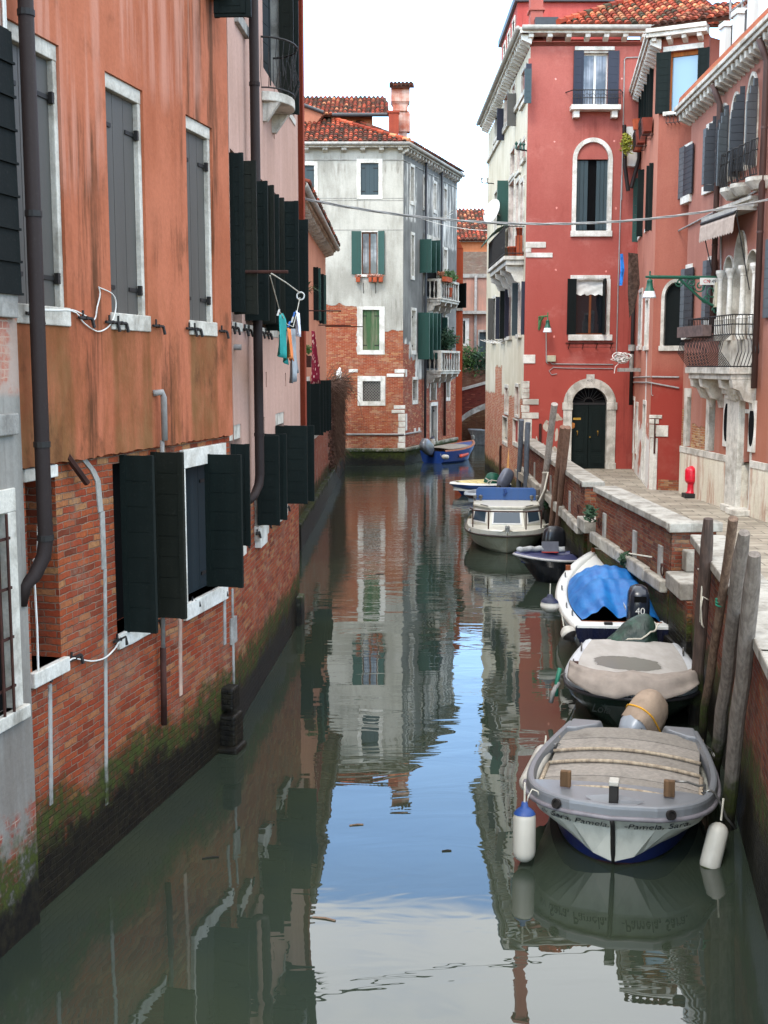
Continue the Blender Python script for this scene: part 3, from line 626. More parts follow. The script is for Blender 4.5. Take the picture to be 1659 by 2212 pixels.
# top row: half seen balcony window, folded shutters
bx=[PK.uz(x,100)[0] for x in (570,592,598,604)]
W=win(b,PK,(bx[0]-.1,bx[3]+.15,PK.uz(590,180)[1],11.8),fw=(0,.12,0,.1),proud=.03,depth=.22,fmat=M_stoneg)
leaf(W,PK,bx[0],PK.uz(580,179)[1],11.7,8,.62,M_green,-.1,8)
W=win(b,PK,(UE-1.2,UE-.45,PK.uz(625,240)[1],11.8),depth=.2,fmat=M_stonew,sill=(.12,.02,.02));leafE(W,PK,630,-30,226,.19,M_greenb,.03,9);leafE(W,PK,641,-30,243,.14,M_green,.03,9)
W=win(b,PK,(.75,1.5,PK.uz(505,20)[1],11.7),depth=.2,fmat=M_stoneg,sill=(.15,.04,.06));leafE(W,PK,526,-80,26,.35,M_green,.03,7);leafE(W,PK,539,-80,34,.42,M_green,.03,7)
# little half-round balcony
uc=PK.uz(578,185)[0];zt=PK.uz(592,182,.25)[1]
bal=thing('iron_balcony','small rounded balcony with a wrought iron rail on the pale pink house','balcony',PK.W(uc,zt))
bl=MB();ring=[(uc+.0+.62*math.cos(R(a)),.42*math.sin(R(a))) for a in range(0,181,15)]
bl.hexa([PK.W(u,zt-.14,d) for u,d in ring],[PK.W(u,zt,d) for u,d in ring]);bl.build('slab',M_stone,bal,bevel=.015)
for s_ in (-.45,.45): bl=MB();bl.hexa([PK.W(uc+s_-.06,zt-.42,0),PK.W(uc+s_+.06,zt-.42,0),PK.W(uc+s_+.06,zt-.42,.06),PK.W(uc+s_-.06,zt-.42,.06)],[PK.W(uc+s_-.06,zt-.143,0),PK.W(uc+s_+.06,zt-.143,0),PK.W(uc+s_+.06,zt-.143,.26),PK.W(uc+s_-.06,zt-.143,.26)]);bl.build('bracket',M_stone,bal)
bl=MB();hr=.78;top=[PK.W(u,zt+hr,d*1.1) for u,d in ring];bl.tube(top,.016,6);bl.tube([PK.W(u,zt+.05,d) for u,d in ring],.012,5)
for i,(u,d) in enumerate(ring):
    bl.tube([PK.W(u,zt+.05,d),PK.W(uc+(u-uc)*1.12,zt+.25,d*1.2),PK.W(u,zt+.5,d),PK.W(u,zt+hr,d*1.1)],.007,4)
    if i%2: bl.tube([PK.W(u+.05*math.cos(t),zt+.4+.16*math.sin(t),d+.01) for t in [k*.52 for k in range(13)]],.006,4)
bl.build('railing',M_iron,bal)
# lower openings
E2=[(535,959,1182,.2),(600,941,1137,.3),(616.5,937,1125,.34),(662,920,1090,.5),(677,919,1084,.5)]
h2=[PK.uz(e[0],1030,e[3])[0] for e in E2]
zl0=PK.uz(E2[1][0],E2[1][2],.3)[1];zl1=PK.uz(E2[1][0],E2[1][1],.3)[1]
for ids in ((0,),(1,2),(3,4)):
    a=h2[ids[0]];c=max(a+.7,h2[ids[-1]]);c=min(c,UE-.1)
    W=win(b,PK,(a-.05,c,zl0,zl1+.25),fw=(0,0,0,.2),depth=.2,proud=-.02,fmat=M_stone,sill=(.22,.05,.04))
    for i in ids: leafE(W,PK,*E2[i][:4],M_green,.02,7)
    for s_ in (a-.25,c+.1): stay(b,PK,s_,zl0-.08,l=.2)
# white door-like blocked opening under the pipe
u=PK.uz(562,1060)[0];wn=win(b,PK,(u-.2,u+.3,PK.uz(565,1135)[1],3.5),fw=(.06,.1,0,.1),depth=.18,fmat=M_stonew,fill='shut',fm=M_whitep,nb=2,sill=(.3,.05,.05))
# put-log holes
for x,y in ((575,820),(617,820),(553,835),(592,283)):
    u,z=PK.uz(x,y);b.op(PK,(u-.06,u+.06,z-.12,z+.12));k=MB();k.fbox(PK,u-.08,u+.08,z-.14,z+.14,-.2,-.14);k.build('wall_hole',M_brl,b.r)
zpb=3.2
b.wall(PK,.2,UE,zpb,15,M_pk,0,.3,name='plaster_wall',rag=.12)
b.wall(PK,.0,UE+.02,-1.2,zpb+.02,M_brl,-.05,.3,name='brick_wall')
k=MB();k.fbox(PK,UE+.0,UE+.02,3.2,15,-.5,.1);k.prism([PK.W(UE,0,.09),PK.W(UE+.3,0,.09),PK.W(UE+.3,0,-.4),PK.W(UE,0,-.4)],3.2,15);k.build('corner_pilaster',plastermat('dark_red_plaster','8e3f2a','7a3424'),b.r)
k=MB();k.prism([PK.W(0,0,-.5),PK.W(UE,0,-.5),PK.W(UE,0,-7),PK.W(0,0,-7)],-1,14.9);k.build('rear_wall',M_pk,b.r)
k=MB();k.prism([PK.W(-.1,0,.45),PK.W(UE+.1,0,.45),PK.W(UE+.1,0,-7),PK.W(-.1,0,-7)],15,15.25);k.build('roof',simple('eave_tile_dark','7a4433',.9,.2,.3),b.r)
# pipe
pu=(PK.uz(547,100,.14)[0]+PK.uz(561,900,.14)[0])/2;zb=PK.uz(565,1022,.14)[1]
pipe(b,[PK.W(pu,15,.14),PK.W(pu,zb,.14),PK.W(pu-.04,zb-.15,.13),PK.W(pu-.25,zb-.28,.1),PK.W(pu-.5,zb-.34,.06)],[.068,.068,.066,.06,.05],M_pipe,collars=[(PK.W(pu,PK.uz(550,182,.14)[1],.14),(0,0,1)),(PK.W(pu,PK.uz(558,560,.14)[1],.14),(0,0,1)),(PK.W(pu,PK.uz(562,938,.14)[1],.14),(0,0,1))])
u,z=PK.uz(*K('L6',375,1905));k=MB();k.tube([PK.W(u,z,-.02),PK.W(u,z,.1)],.04,10);k.build('vent_pipe',M_zinc,b.r)
k=MB();k.fbox(PK,UE-.45,UE-.0,-1,PK.uz(655,1290)[1]+.12,-.1,.05);k.build('footing',M_stonet,b.r,bevel=.02)
# clothes bracket bar + line + washing
u0,z0=PK.uz(500,587);bz=z0;tip=PK.W(u0+.05,bz,.74);lo=.66
bar=MB();bar.tube([PK.W(u0+.05,bz,0),tip],.022,6)
def oP(c,x,y,o=lo): return PK.W(*PK.uz(*K(c,x,y),o),o)
bar.build('line_bracket',M_rust,b.r)
line=thing('clothes_line','grey rope clothes line with a white pulley ring strung along the pink house','clothes line',oP('L6',1110,1335))
m=MB();m.tube([oP('L6',790,1090),oP('L6',950,1190),oP('L6',1105,1305)],.009,5);m.tube([oP('L6',775,1110),oP('L6',835,1330),oP('L6',885,1515),oP('L6',960,1650),oP('L6',1030,1680),oP('L6',1075,1500),oP('L6',1105,1355)],.007,5);m.build('rope',M_rope,line)
c0=oP('L6',1112,1338);m=MB();m.tube([c0+V((.055*math.cos(t),0,.055*math.sin(t))) for t in [k*.3927 for k in range(17)]],.011,6);m.build('pulley_ring',M_whitep,line)
M_cl=[simple('teal_cloth','2f8a86',.9,.1,.15),simple('orange_cloth','d9804e',.9,.1,.15),simple('grey_cloth','8d9296',.9,.1,.3,scale=3),simple('white_cloth','d8dae6',.9,.1,.05),simple('red_cloth','8c1630',.9,.1,.2)]
def cloth(name,label,F,off,pts_top,pts_bot,mat,wave=.03,cat='garment'):
    o0=thing(name,label,cat,F.W(*F.uz(*pts_top[0],off),off),'washing on the line');rows=[];n=10
    for j in range(9):
        t=j/8;row=[]
        for i in range(n+1):
            q=i/n
            def lerp(P): 
                x=q*(len(P)-1);k=min(int(x),len(P)-2);f=x-k;return (P[k][0]*(1-f)+P[k+1][0]*f,P[k][1]*(1-f)+P[k+1][1]*f)
            a,c=lerp(pts_top),lerp(pts_bot);x,y=a[0]*(1-t)+c[0]*t,a[1]*(1-t)+c[1]*t
            oo=off+wave*math.sin(q*11+t*2)*(.3+t);row.append(F.W(*F.uz(x,y,off),oo))
        rows.append(row)
    m=MB();m.grid(rows);m.build('fabric',mat,o0,smooth=True,solid=.008);return o0
kk=lambda c,*p:[K(c,*q) for q in p]
o=cloth('towel','teal towel hanging from the clothes line',PK,lo,kk('L6',(875,1545),(920,1530),(965,1680)),kk('L6',(858,1985),(925,2030),(968,2100)),M_cl[0])
cloth('shirt','orange garment pegged beside the teal towel',PK,lo+.04,kk('L6',(965,1690),(1005,1710)),kk('L6',(975,2010),(1028,2060)),M_cl[1])
cloth('dish_cloth','long grey striped cloth hanging lowest on the clothes line',PK,lo+.02,kk('L6',(1003,1700),(1060,1700)),kk('L7',(1000,370),(1040,350),(1080,250)),M_cl[2])
cloth('sheet','white cloth at the right end of the clothes line',PK,lo,kk('L6',(1062,1500),(1105,1540)),kk('L6',(1070,1770),(1105,1790)),M_cl[3])
for i,(x,y,mm) in enumerate(((868,1520,3),(985,1650,0),(1040,1545,0),(1022,1600,3))):
    pg=MB();p=oP('L6',x,y);pg.box(p,V((.012,0,0)),V((0,.012,0)),V((.012,0,.04)));tag(pg.build('clothes_peg',simple('blue_plastic','2a6ab8',.4) if mm==0 else M_whitep),['white clothes peg on the teal towel','blue clothes peg on the orange garment','blue clothes peg on the white cloth','white clothes peg in the middle of the line'][i],'clothes peg','clothes pegs')
def foliage(mb,c,rx,ry,rz,n,s,flat=.0):
    for _ in range(n):
        while True:
            q=V((random.uniform(-1,1),random.uniform(-1,1),random.uniform(-1,1)))
            if q.length<1 and q.length>.15: break
        lump=.65+.5*NZ.noise(q*2.3+V(c)*.7);p=V(c)+V((q.x*rx,q.y*ry,q.z*rz))*lump
        a=V((random.gauss(0,1),random.gauss(0,1),random.gauss(0,.8))).normalized();t=a.orthogonal().normalized();l=s*random.uniform(.6,1.4);ww=l*.32
        mb.add([p-a*l,p+t*ww,p+a*l,p-t*ww],[(0,1,2,3)])
# fern on the pink house corner
fp=thing('window_fern','small green fern poking out beside the pulley ring','plant',oP('L6',1150,1330,.3));m=MB();c=oP('L6',1140,1320,.35)
for i in range(26):
    a=random.uniform(0,6.28);l=random.uniform(.2,.42);d=V((math.cos(a),math.sin(a)*.5,random.uniform(.1,.9)));d.normalize();p1=c+d*l*.6+V((0,0,.03));p2=c+d*l+V((0,0,-.08));s_=d.cross(V((0,0,1))).normalized()*.015;m.add([c-s_*.5,c+s_*.5,p1+s_,p1-s_],[(0,1,2,3)]);m.add([p1-s_,p1+s_,p2],[(0,1,2)])
m.build('leaves',M_leaf,fp)
m=MB();m.lathe(c-V((0,0,.22)),[(0,0),(.07,0),(.1,.2),(.0,.2)],12);m.build('pot',M_terra,fp)

# ---- salmon house beyond
SA=Fac((-2.42,26),(-2.05,57.09));us0=PK.L
def su(x,y,o=0): return SA.uz(x,y,o)
ue=su(704,700)[0];ze=9.25
b=Bld('salmon_house','low salmon house behind the pink one with a pale gutter and dark shutters','house',SA.W(12,0))
M_sa=plastermat('salmon_plaster','d79a7e','c98a70',stain='6e4a3a',st=.3,k=.95)
for (x0,x1,y0,y1,e) in ((682,691,579,692,0),(699,703,594,700,0)):
    a,c=su(x0-3,640)[0],su(x1,640)[0];W=win(b,SA,(a,min(c,ue-.1),su(x0,y1)[1],su(x0,y0)[1]),depth=.2,fill='dark');leafE(W,SA,x1,y0,y1,.1,M_green2,.02,8);leafE(W,SA,x1-5,y0-2,y1-1,.12,M_green,.02,8)
rows=[(666,823,923,.35),(668.5,823,923,.3),(690,824,938,.45),(697,823,941,.4),(703,822,935,.4),(710,821,932,.45),(714.5,821,930,.5)]
hh=[su(r[0],880,r[3])[0] for r in rows]
za,zb=su(700,938,.4)[1],su(700,823,.4)[1]
for ids in ((0,1),(2,3),(4,5),(6,)):
    a=hh[ids[0]];c=max(a+.9,hh[ids[-1]]);W=win(b,SA,(a,c,za,zb+.15),fw=(0,0,0,.18),depth=.2,proud=.0,fmat=M_stonew,sill=(.2,.05,.05))
    for i in ids: leafE(W,SA,*rows[i][:4],M_green,.02,9)
zpl=su(680,862)[1]
b.wall(SA,3,ue,zpl,ze,M_sa,0,.3,name='plaster_wall')
M_brs=brickmat('pale_red_brick','8a4630','a8583e','b88a68','b5a598',.7,1.0)
ueb=SA.L
b.wall(SA,3,ue+.6,-1.2,zpl,M_brs,-.04,.3,name='brick_wall')
cornice(b,SA,3,ue+.25,ze,ze,.38,.14,.5,M_stone,gut=M_gutg)
k=MB();k.prism([SA.W(3,0,-.4),SA.W(ue+.1,0,-.4),SA.W(ue+.1,0,-6),SA.W(3,0,-6)],-1,ze);k.build('rear_wall',M_sa,b.r)
tiles(b,SA.W(3,ze+.18,.5),SA.t,(-SA.n*math.cos(R(20))+V((0,0,math.sin(R(20))))),[(0,0),(ue-2.7,0),(ue-2.7,4),(0,4)],TILESD)
k=MB();p=SA.W(ue-3.5,ze+.6,-.6);k.box(p+V((0,0,.1)),(.3,0,0),(0,.45,0),(0,0,.6));k.box(p+V((0,0,.8)),(.42,0,0),(0,.6,0),(0,0,.08));k.build('chimney',M_stone,b.r)
k=MB();u,z=su(*K('L6',1190,1500));k.tube([SA.W(u,z,0),SA.W(u+.3,z,1.0)],.02,5);u,z=su(*K('L6',1310,1660));k.tube([SA.W(u,z,0),SA.W(u+.3,z,1.1)],.02,5);u,z=su(*K('L6',1385,1675));k.tube([SA.W(u,z,0),SA.W(u+.3,z,1.4)],.02,5);k.build('line_bracket',M_rust,b.r)
k=MB();k.fbox(SA,5,ueb-.05,-1,.75,-.1,.12)
k.build('footing',brickmat('mossy_stone','2c2f1a','4a5028','7a7d5a','3a3a2a',.5,1.0),b.r,bevel=.04)
# window box and the red cloth
u,z=su(*K('L6',1195,2040),.2);wb=thing('window_box','iron window box of green plants on the salmon house','planter',SA.W(u,z,.2))
m=MB();m.fbox(SA,u-.55,u+.55,z-.22,z+.1,.05,.32);m.build('box',M_rust,wb);m=MB();foliage(m,SA.W(u,z+.28,.2),.3,.55,.22,160,.06);m.build('leaves',M_leaf,wb)
u,z=su(678,692,.3)
fl=cloth('tablecloth','dark red flowered cloth hanging from a bracket on the salmon house',SA,.75,kk('L6',(1235,1725),(1270,1730)),[K('L7',1225,375),K('L7',1300,370),K('L7',1312,200)],None or M_cl[4],.06)
Mr=Mt('flowered_cloth',.9,.1);vt=Mr.n('TexVoronoi');Mr.ln(Mr.pos(),vt.inputs['Vector']);vt.inputs['Scale'].default_value=7;Mr.col(Mr.mix(Mr.mr(vt.outputs['Distance'],.22,.3,1,0),lin('74102a'),lin('d8b8a8')));fl.children[0].data.materials[0]=Mr.m
# ---- garden wall with dry creeper and statue
gw=thing('garden_wall','old brick garden wall overgrown with brown creeper at the turn of the canal','wall',SA.W(ue+3,0))
zt=su(720,835)[1];b_=MB();b_.fbox(SA,ue+.0,ueb,-1.2,zt,-.4,-.02);b_.build('brickwork',M_brs,gw)
iv=thing('dry_creeper','brown leafless creeper spilling over the garden wall top','plant',SA.W(ueb-4,0));m=MB()
random.seed(5)
def twig(p,d,l,n=5,r=.012,dr=.0):
    pts=[p]
    for i in range(n): d=(d+V((random.gauss(0,.25),random.gauss(0,.25),random.gauss(0,.2)-dr))).normalized();pts.append(pts[-1]+d*l/n)
    m.tube(pts,[r*(1-.7*i/n) for i in range(n+1)],3,caps=False)
for i in range(420):
    u=random.uniform(ue+.3,ueb);zz=zt+random.uniform(-.3,.25);twig(SA.W(u,zz,random.uniform(-.2,.12)),V((random.uniform(.1,.7),random.gauss(0,.5),random.uniform(-.3,.6))).normalized(),random.uniform(.5,1.2),5,.016,.12)
for i in range(760):
    u=random.uniform(ue+3.5,ueb);zz=random.uniform(.9,zt);twig(SA.W(u,zz,random.uniform(0,.12)),V((random.uniform(0,.4),random.gauss(0,.4),-1)).normalized(),random.uniform(.4,.9),3,.014,.2)
twig(SA.W(ueb-4,zt+.1,.1),V((.9,.1,.1)),2.6,8,.02,.06)
m.build('twigs',simple('creeper_twig','5c473c',.9,.1,.3),iv)
m=MB();
for i in range(2600):
    u=ueb-random.random()**1.5*(ueb-ue-1);zz=random.uniform(.8,zt+.15);p=SA.W(u,zz,random.uniform(-.01,.1));a=V((random.gauss(0,.5),random.gauss(0,1),random.gauss(0,1))).normalized();t=a.orthogonal();m.add([p-a*.08,p+t*.03,p+a*.08,p-t*.03],[(0,1,2,3)])
m.build('dry_leaves',simple('dry_leaf','4f3a32',.95,.1,.35),iv)
# statue: standing figure seen from behind
Yst=SA.W(ueb-3.2,0).y
def sp(x,y): 
    q=PY(*K('St',x,y),Yst);return V((q.x,q.y,q.z))
st=thing('statue','small white statue of a standing person on the creeper covered garden wall','statue',sp(1090,740))
def skin(name,pts,edges,mat,parent,sub=2):
    off=parent.location;me=bpy.data.meshes.new(name);me.from_pydata([V(p[0])-off for p in pts],edges,[]);o=bpy.data.objects.new(name,me);COL.objects.link(o);o.parent=parent
    md=o.modifiers.new('s','SKIN');md.use_smooth_shade=True
    for i,p in enumerate(pts): me.skin_vertices[0].data[i].radius=(p[1],p[2] if len(p)>2 else p[1])
    me.skin_vertices[0].data[0].use_root=True
    md2=o.modifiers.new('u','SUBSURF');md2.levels=sub;md2.render_levels=sub;me.materials.append(mat);return o
q=lambda x,y,dy=0: sp(x,y)+V((0,dy,0))
pts=[(q(1075,560),.11,.1),(q(1080,500),.09,.08),(q(1085,440),.11,.08),(q(1092,405),.06),(q(1105,372,-.02),.075),(q(1118,380,.03),.065),
 (q(1045,440),.05),(q(1022,510),.045),(q(1025,570),.04),(q(1125,440),.05),(q(1138,510),.045),(q(1132,565),.035),
 (q(1055,610),.075),(q(1050,670),.06),(q(1055,735),.05),(q(1105,610),.075),(q(1115,670),.055),(q(1135,735),.045)]
skin('figure',pts,[(0,1),(1,2),(2,3),(3,4),(4,5),(2,6),(6,7),(7,8),(2,9),(9,10),(10,11),(0,12),(12,13),(13,14),(0,15),(15,16),(16,17)],simple('white_marble','e4e2dc',.6),st)
m=MB();p=sp(1090,745);m.box(p-V((0,0,.06)),(.22,0,0),(0,.2,0),(0,0,.07));m.build('plinth',M_stone,st)
# ================================================================ WHITE CORNER HOUSE
FW=Fac((-7,58.44),(.95,58.44));FR=Fac((.95,58.44),(4.16,67.6))
b=whh=Bld('white_corner_house','weathered white and grey corner house with a brick ground floor, tiled roof and tall chimney','house',FW.W(6,0))
fz=lambda y:FW.uz(*K('M2',600,y))[1]
fx=lambda x:FW.uz(*K('M2',x,600))[0]
uW=FW.L
def brickmix(M,col,msk,c1='7e3a22',c2='a5532f',c3='c08f62',mo='b09a84'):
    bc,bh,_=bricknodes(M,lin(c1,.95),lin(c2,.95),lin(c3,.95),lin(mo,.95),.55)
    return M.mix(msk,col,bc),M.mt('ADD',M.mt('MULTIPLY',msk,-1.5),M.mt('MULTIPLY',M.mt('MULTIPLY',bh,msk),.6))
def f_wf(M,col):
    rs=M.rects(FW,[(-9,fx(468),-2,fz(248)),(-9,20,-2,fz(650)),(fx(702),20,-2,fz(462))],.02,.35,1.7)
    st=M.rects(FW,[(FW.uz(*K('M1',470,1000))[0],FW.uz(*K('M1',690,1000))[0],FW.uz(*K('M1',600,1110))[1],FW.uz(*K('M1',600,1030))[1]),(fx(520),fx(640),fz(190),fz(70)),(fx(760),uW+1,fz(470),fz(200)),(-9,9,14.4,15.2)],.1,.3,2)
    s2=M.noise(1,6,.7,mapscale=(6,6,.5));col=M.mix(M.mt('MULTIPLY',st,M.mr(s2,.5,.7,0,.75)),col,lin('6b645a'))
    ln=M.rects(FW,[(-9,9,fz(-250)+z_-.02,fz(-250)+z_+.02) for z_ in (0,)],.005,.01);zz=M.z()
    r=brickmix(M,col,rs);c2,dk=tide(M,r[0],.7,.35);return c2,r[1]
M_wf=plastermat('white_plaster','c8c4b9','a5a196',stain='6d675c',st=.6,k=.86,big=.35,streak=(3,3,.5),fn=f_wf,bump=.01)
gx=lambda x,y=600:FR.uz(*K('M2',x,y))[0]
gz=lambda x,y:FR.uz(*K('M2',x,y))[1]
def f_wr(M,col):
    rs=M.rects(FR,[(-1,gx(955),-2,gz(900,700)),(-1,gx(905),-2,gz(880,560)),(-1,15,-2,gz(1000,862))],.02,.4,1.5)
    s2=M.noise(1,6,.7,mapscale=(3,3,.35),loc=(1,6,2));w_=M.rects(FR,[(gx(870),gx(960),12.2,15),(gx(1030),gx(1290),11.5,15),(gx(860),gx(960),gz(900,860),gz(900,540)),(gx(960),gx(1030),gz(980,860),gz(980,660))],.1,.4,1.4)
    col=M.mix(M.mt('MULTIPLY',w_,M.mr(s2,.45,.6,0,.9)),col,lin('d9d5cc'))
    r=brickmix(M,col,rs,'74301f','9a4630');c2,dk=tide(M,r[0],.7,.35);return c2,r[1]
M_wr=plastermat('grey_plaster','8b8a86','6c6b68',stain='474643',st=.6,k=.85,streak=(4,4,.4),fn=f_wr,bump=.01)
def rw(F,c,x0,y0,x1,y1): return F.rect(c,x0,y0,x1,y1)
win(b,FW,rw(FW,'M1',-120,715,148,1030),fw=(.2,.18,.2,.2),proud=.03,depth=.12,fmat=M_stonew,fill='shut',fm=M_teal,nb=4)
win(b,FW,rw(FW,'M1',470,695,685,1030),fw=(.2,.2,.2,.2),proud=.03,depth=.12,fmat=M_stonew,fill='shut',fm=M_teal,nb=4)
r=rw(FW,'M1',505,1295,652,1655);W=win(b,FW,r,fw=(.05,.05,.0,.05),proud=.02,depth=.2,fmat=M_stonew,fill='glass',gm=M_gcurt,sill=(.12,.2,.1))
wl=FW.uz(*K('M1',505,1450))[0]-FW.uz(*K('M1',430,1450))[0]
leaf(W,FW,r[0],r[2],r[3],176,wl,M_green2,.05,5);leaf(W,FW,r[1],r[2],r[3],20,wl*.65,M_green2,.05,5)
win(b,FW,rw(FW,'M2',475,262,703,660),fw=(.27,.27,.22,.16),proud=.03,depth=.12,fmat=M_stonew,fill='shut',fm=M_oldgreen,nb=4)
win(b,FW,rw(FW,'M2',478,838,708,1085),fw=(.26,.24,.22,.26),proud=.03,depth=.2,fmat=M_stonew,fill='grille')
Wr=[]
for (c,x0,y0,x1,y1,f) in (('M1',912,740,948,1080,'dark'),('M1',1020,830,1050,1125,'shut'),('M1',1105,880,1132,1150,'shut'),('M1',1190,925,1218,1215,'shut'),('M1',918,1305,948,1700,'dark'),('M1',1188,1430,1222,1720,'shut'),('M2',920,272,962,660,'shut'),('M2',930,845,975,1072,'bars'),('M2',1210,848,1242,1045,'bars')):
    win(b,FR,FR.rect(c,x0,y0,x1,y1),fw=(.05,.12,.2,.15),proud=.04,depth=.22,fmat=M_stonew,fill=f,fm=M_whitep if f=='shut' else None,nb=2)
def balc(b,F,u0,u1,z0,h,proj,label,posts=7,mat=M_stone,corb=4,slab=.2):
    o=thing('stone_balcony',label,'balcony',F.W((u0+u1)/2,z0));m=MB();m.fbox(F,u0,u1,z0-slab,z0,0,proj);m.fbox(F,u0-.06,u1+.06,z0-.07,z0-.0,-.0,proj+.06);m.build('slab',mat,o,bevel=.015)
    m=MB();m.fbox(F,u0,u1,z0+h-.12,z0+h,proj-.18,proj+.02);m.fbox(F,u0,u0+.14,z0+h-.12,z0+h,0,proj-.18);m.fbox(F,u1-.14,u1,z0+h-.12,z0+h,0,proj-.18)
    for u in (u0,u1-.18): m.fbox(F,u,u+.18,z0+.003,z0+h-.122,proj-.18,proj)
    m.build('handrail',mat,o)
    m=MB();n=posts
    for i in range(n): u=u0+.25+(u1-u0-.5)*(i+.5)/n;m.lathe(F.W(u,z0,proj-.09),[(.055,0),(.055,.05),(.03,.12),(.06,h*.4),(.03,h*.75),(.05,h-.13)],8)
    for i in range(2):
        for u in (u0+.07,u1-.07): m.lathe(F.W(u,z0,proj*.25+i*proj*.3),[(.05,0),(.03,.12),(.055,h*.4),(.03,h*.75),(.05,h-.13)],8)
    m.build('balusters',mat,o,smooth=True)
    for i in range(corb):
        u=u0+.15+(u1-u0-.3)*i/(corb-1);m=MB();pr=[(0,-.75),(0,0),(proj*.95,0),(proj*.9,-.16),(proj*.55,-.2),(proj*.45,-.42),(.12,-.5),(.08,-.75)]
        m.hexa([F.W(u-.09,z0-slab-.003+q[1],q[0]) for q in pr],[F.W(u+.09,z0-slab-.003+q[1],q[0]) for q in pr]);m.build('corbel',mat,o)
    return o
ua,ub=gx(1040,150),gx(1215,150);zb=FR.uz(*K('M2',1120,205))[1];zh=FR.uz(*K('M2',1120,85))[1]-zb
r=FR.rect('M1',1025,1340,1172,1700);r=(r[0],r[1],zb+.1,r[3]);W=win(b,FR,r,fw=(.1,.1,0,.25),proud=.08,depth=.25,fmat=M_stone);leafE(W,FR,*K('M1',1090,1360),K('M1',0,1640)[1],.6,M_green2,.02,6);leafE(W,FR,*K('M1',1130,1390),K('M1',0,1640)[1],.6,M_green2,.02,6);leafE(W,FR,*K('M1',1165,1370),K('M1',0,1640)[1],.6,M_green2,.02,6)
balc(b,FR,ua+.1,ub-.3,zb,1.0,.8,'upper white stone balcony with flower pots on the grey side of the corner house')
zb2=FR.uz(*K('M2',1130,790))[1]
r=FR.rect('M2',1040,300,1172,620);r=(r[0],r[1],zb2+.1,r[3]);W=win(b,FR,r,fw=(.1,.1,0,.2),proud=.05,depth=.25,fmat=M_stone)
for xe,yt in ((1075,310),(1105,312),(1140,316),(1168,318)): leafE(W,FR,*K('M2',xe,yt),K('M2',0,700)[1],.6,M_green2,.02,6)
r=FR.rect('M2',1192,345,1228,660);W=win(b,FR,r,fw=(.05,.1,.15,.15),proud=.03,depth=.25,fmat=M_stone);leafE(W,FR,*K('M2',1222,350),K('M2',0,650)[1],.4,M_green2,.02,6)
balc(b,FR,ua+.1,ub-.2,zb2,1.05,.85,'lower white stone balcony with a bushy plant on the grey side of the corner house')
for (z_,lb,n_,rz,c_) in ((zb+.9,'bushy green plant in a pot on the upper stone balcony',500,.55,M_leaf),(zb2+1.35,'trailing bamboo like plant on the lower stone balcony',900,.85,M_leafd)):
    c=FR.W((ua+ub)/2+.3,z_,.6);o=thing('balcony_plant',lb,'plant',c);m=MB();foliage(m,c+V((0,0,.3)),.75,.9,rz,n_,.11);m.build('leaves',c_,o);m=MB();m.lathe(c-V((0,0,.75)),[(0,0),(.18,0),(.24,.5),(0,.5)],12);m.build('pot',M_terra,o)
c=FR.W(ua+.5,zb+.98,.7);o=thing('flower_pot','red flower pots hung on the upper stone balcony rail','planter',c);m=MB();m.fbox(FR,ua+.2,ua+1.3,zb+.85,zb+1.1,.85,1.1);m.build('box',M_terra,o);m=MB();foliage(m,c+V((0,0,.3)),.3,.6,.2,120,.07);m.build('flowers',simple('dry_flowers','8a5a44',.9,.1,.4),o)
# ground-floor water door
ud=(gx(1075,1200),gx(1135,1200));zt=gz(1105,1055);zs0=gz(1105,1385)
win(b,FR,(ud[0],ud[1],zs0,zt),fw=(.1,.1,0,.2),proud=.06,depth=.2,fmat=M_stonew,fill='shut',fm=M_grey,nb=3,name='water_door')
uc=(gx(1050,950)+gx(1150,950))/2;hw=(gx(1150,950)-gx(1050,950))/2
archwin(b,FR,uc,hw*.55,gz(1100,1040),gz(1100,940),.16,M_wr,proud=.05,rise=hw*.9,fm=M_stone,name='gothic_window',pointed=.0)
b.wall(FW,0,uW,-1.2,15.6,M_wf,0,.3);b.wall(FR,0,FR.L,-1.2,15.6,M_wr,0,.3)
cornice(b,FW,0,uW+.3,15.55,15.55,.4,.2,.87,M_stone,bw=.24,bh=.2,gut=M_gutg);cornice(b,FR,-.3,FR.L-.1,15.55,15.5,.34,.2,.5,M_stone,bw=.16,bh=.28,gut=M_gutg)
m=MB();m.fbox(FW,0,uW+.02,14.98,15.02,0,.03);m.fbox(FR,-.02,FR.L,14.98,15.02,0,.03)
for y in (1022,1040,1285): z=FW.uz(*K('M1',400,y))[1];m.fbox(FW,0,uW+.012,z-.015,z+.015,-.01,.012)
m.build('string_course',M_stoneg,b.r)
def stones(F,c,rs,mat=M_stone,d=.035,name='quoin'):
    for (x0,y0,x1,y1) in rs:
        a,c2,z0,z1=F.rect(c,x0,y0,x1,y1);m=MB();m.fbox(F,a,c2,z0,z1-.006,-.1,d);m.build(name,mat,b.r,bevel=.012)
stones(FW,'M2',[(785,780,868,812),(720,818,862,846),(778,1080,873,1110),(760,1118,868,1145),(815,1150,873,1210),(818,1215,873,1260),(812,1265,873,1330),(818,1335,873,1385),(810,1390,873,1434),(405,780,480,808)],M_stonew)
stones(FR,'M2',[(870,782,884,845),(872,1150,885,1290),(943,1270,958,1312),(980,1265,992,1310)],M_stonew)
a,_,z0,z1=FW.rect('M2',390,1436,870,1464);m=MB();m.fbox(FW,0,uW+.2,z0,z1,-.1,.2);m.fbox(FR,0,FR.L,z0,z1,-.1,.2);m.build('plinth_ledge',M_stonet,b.r,bevel=.03)
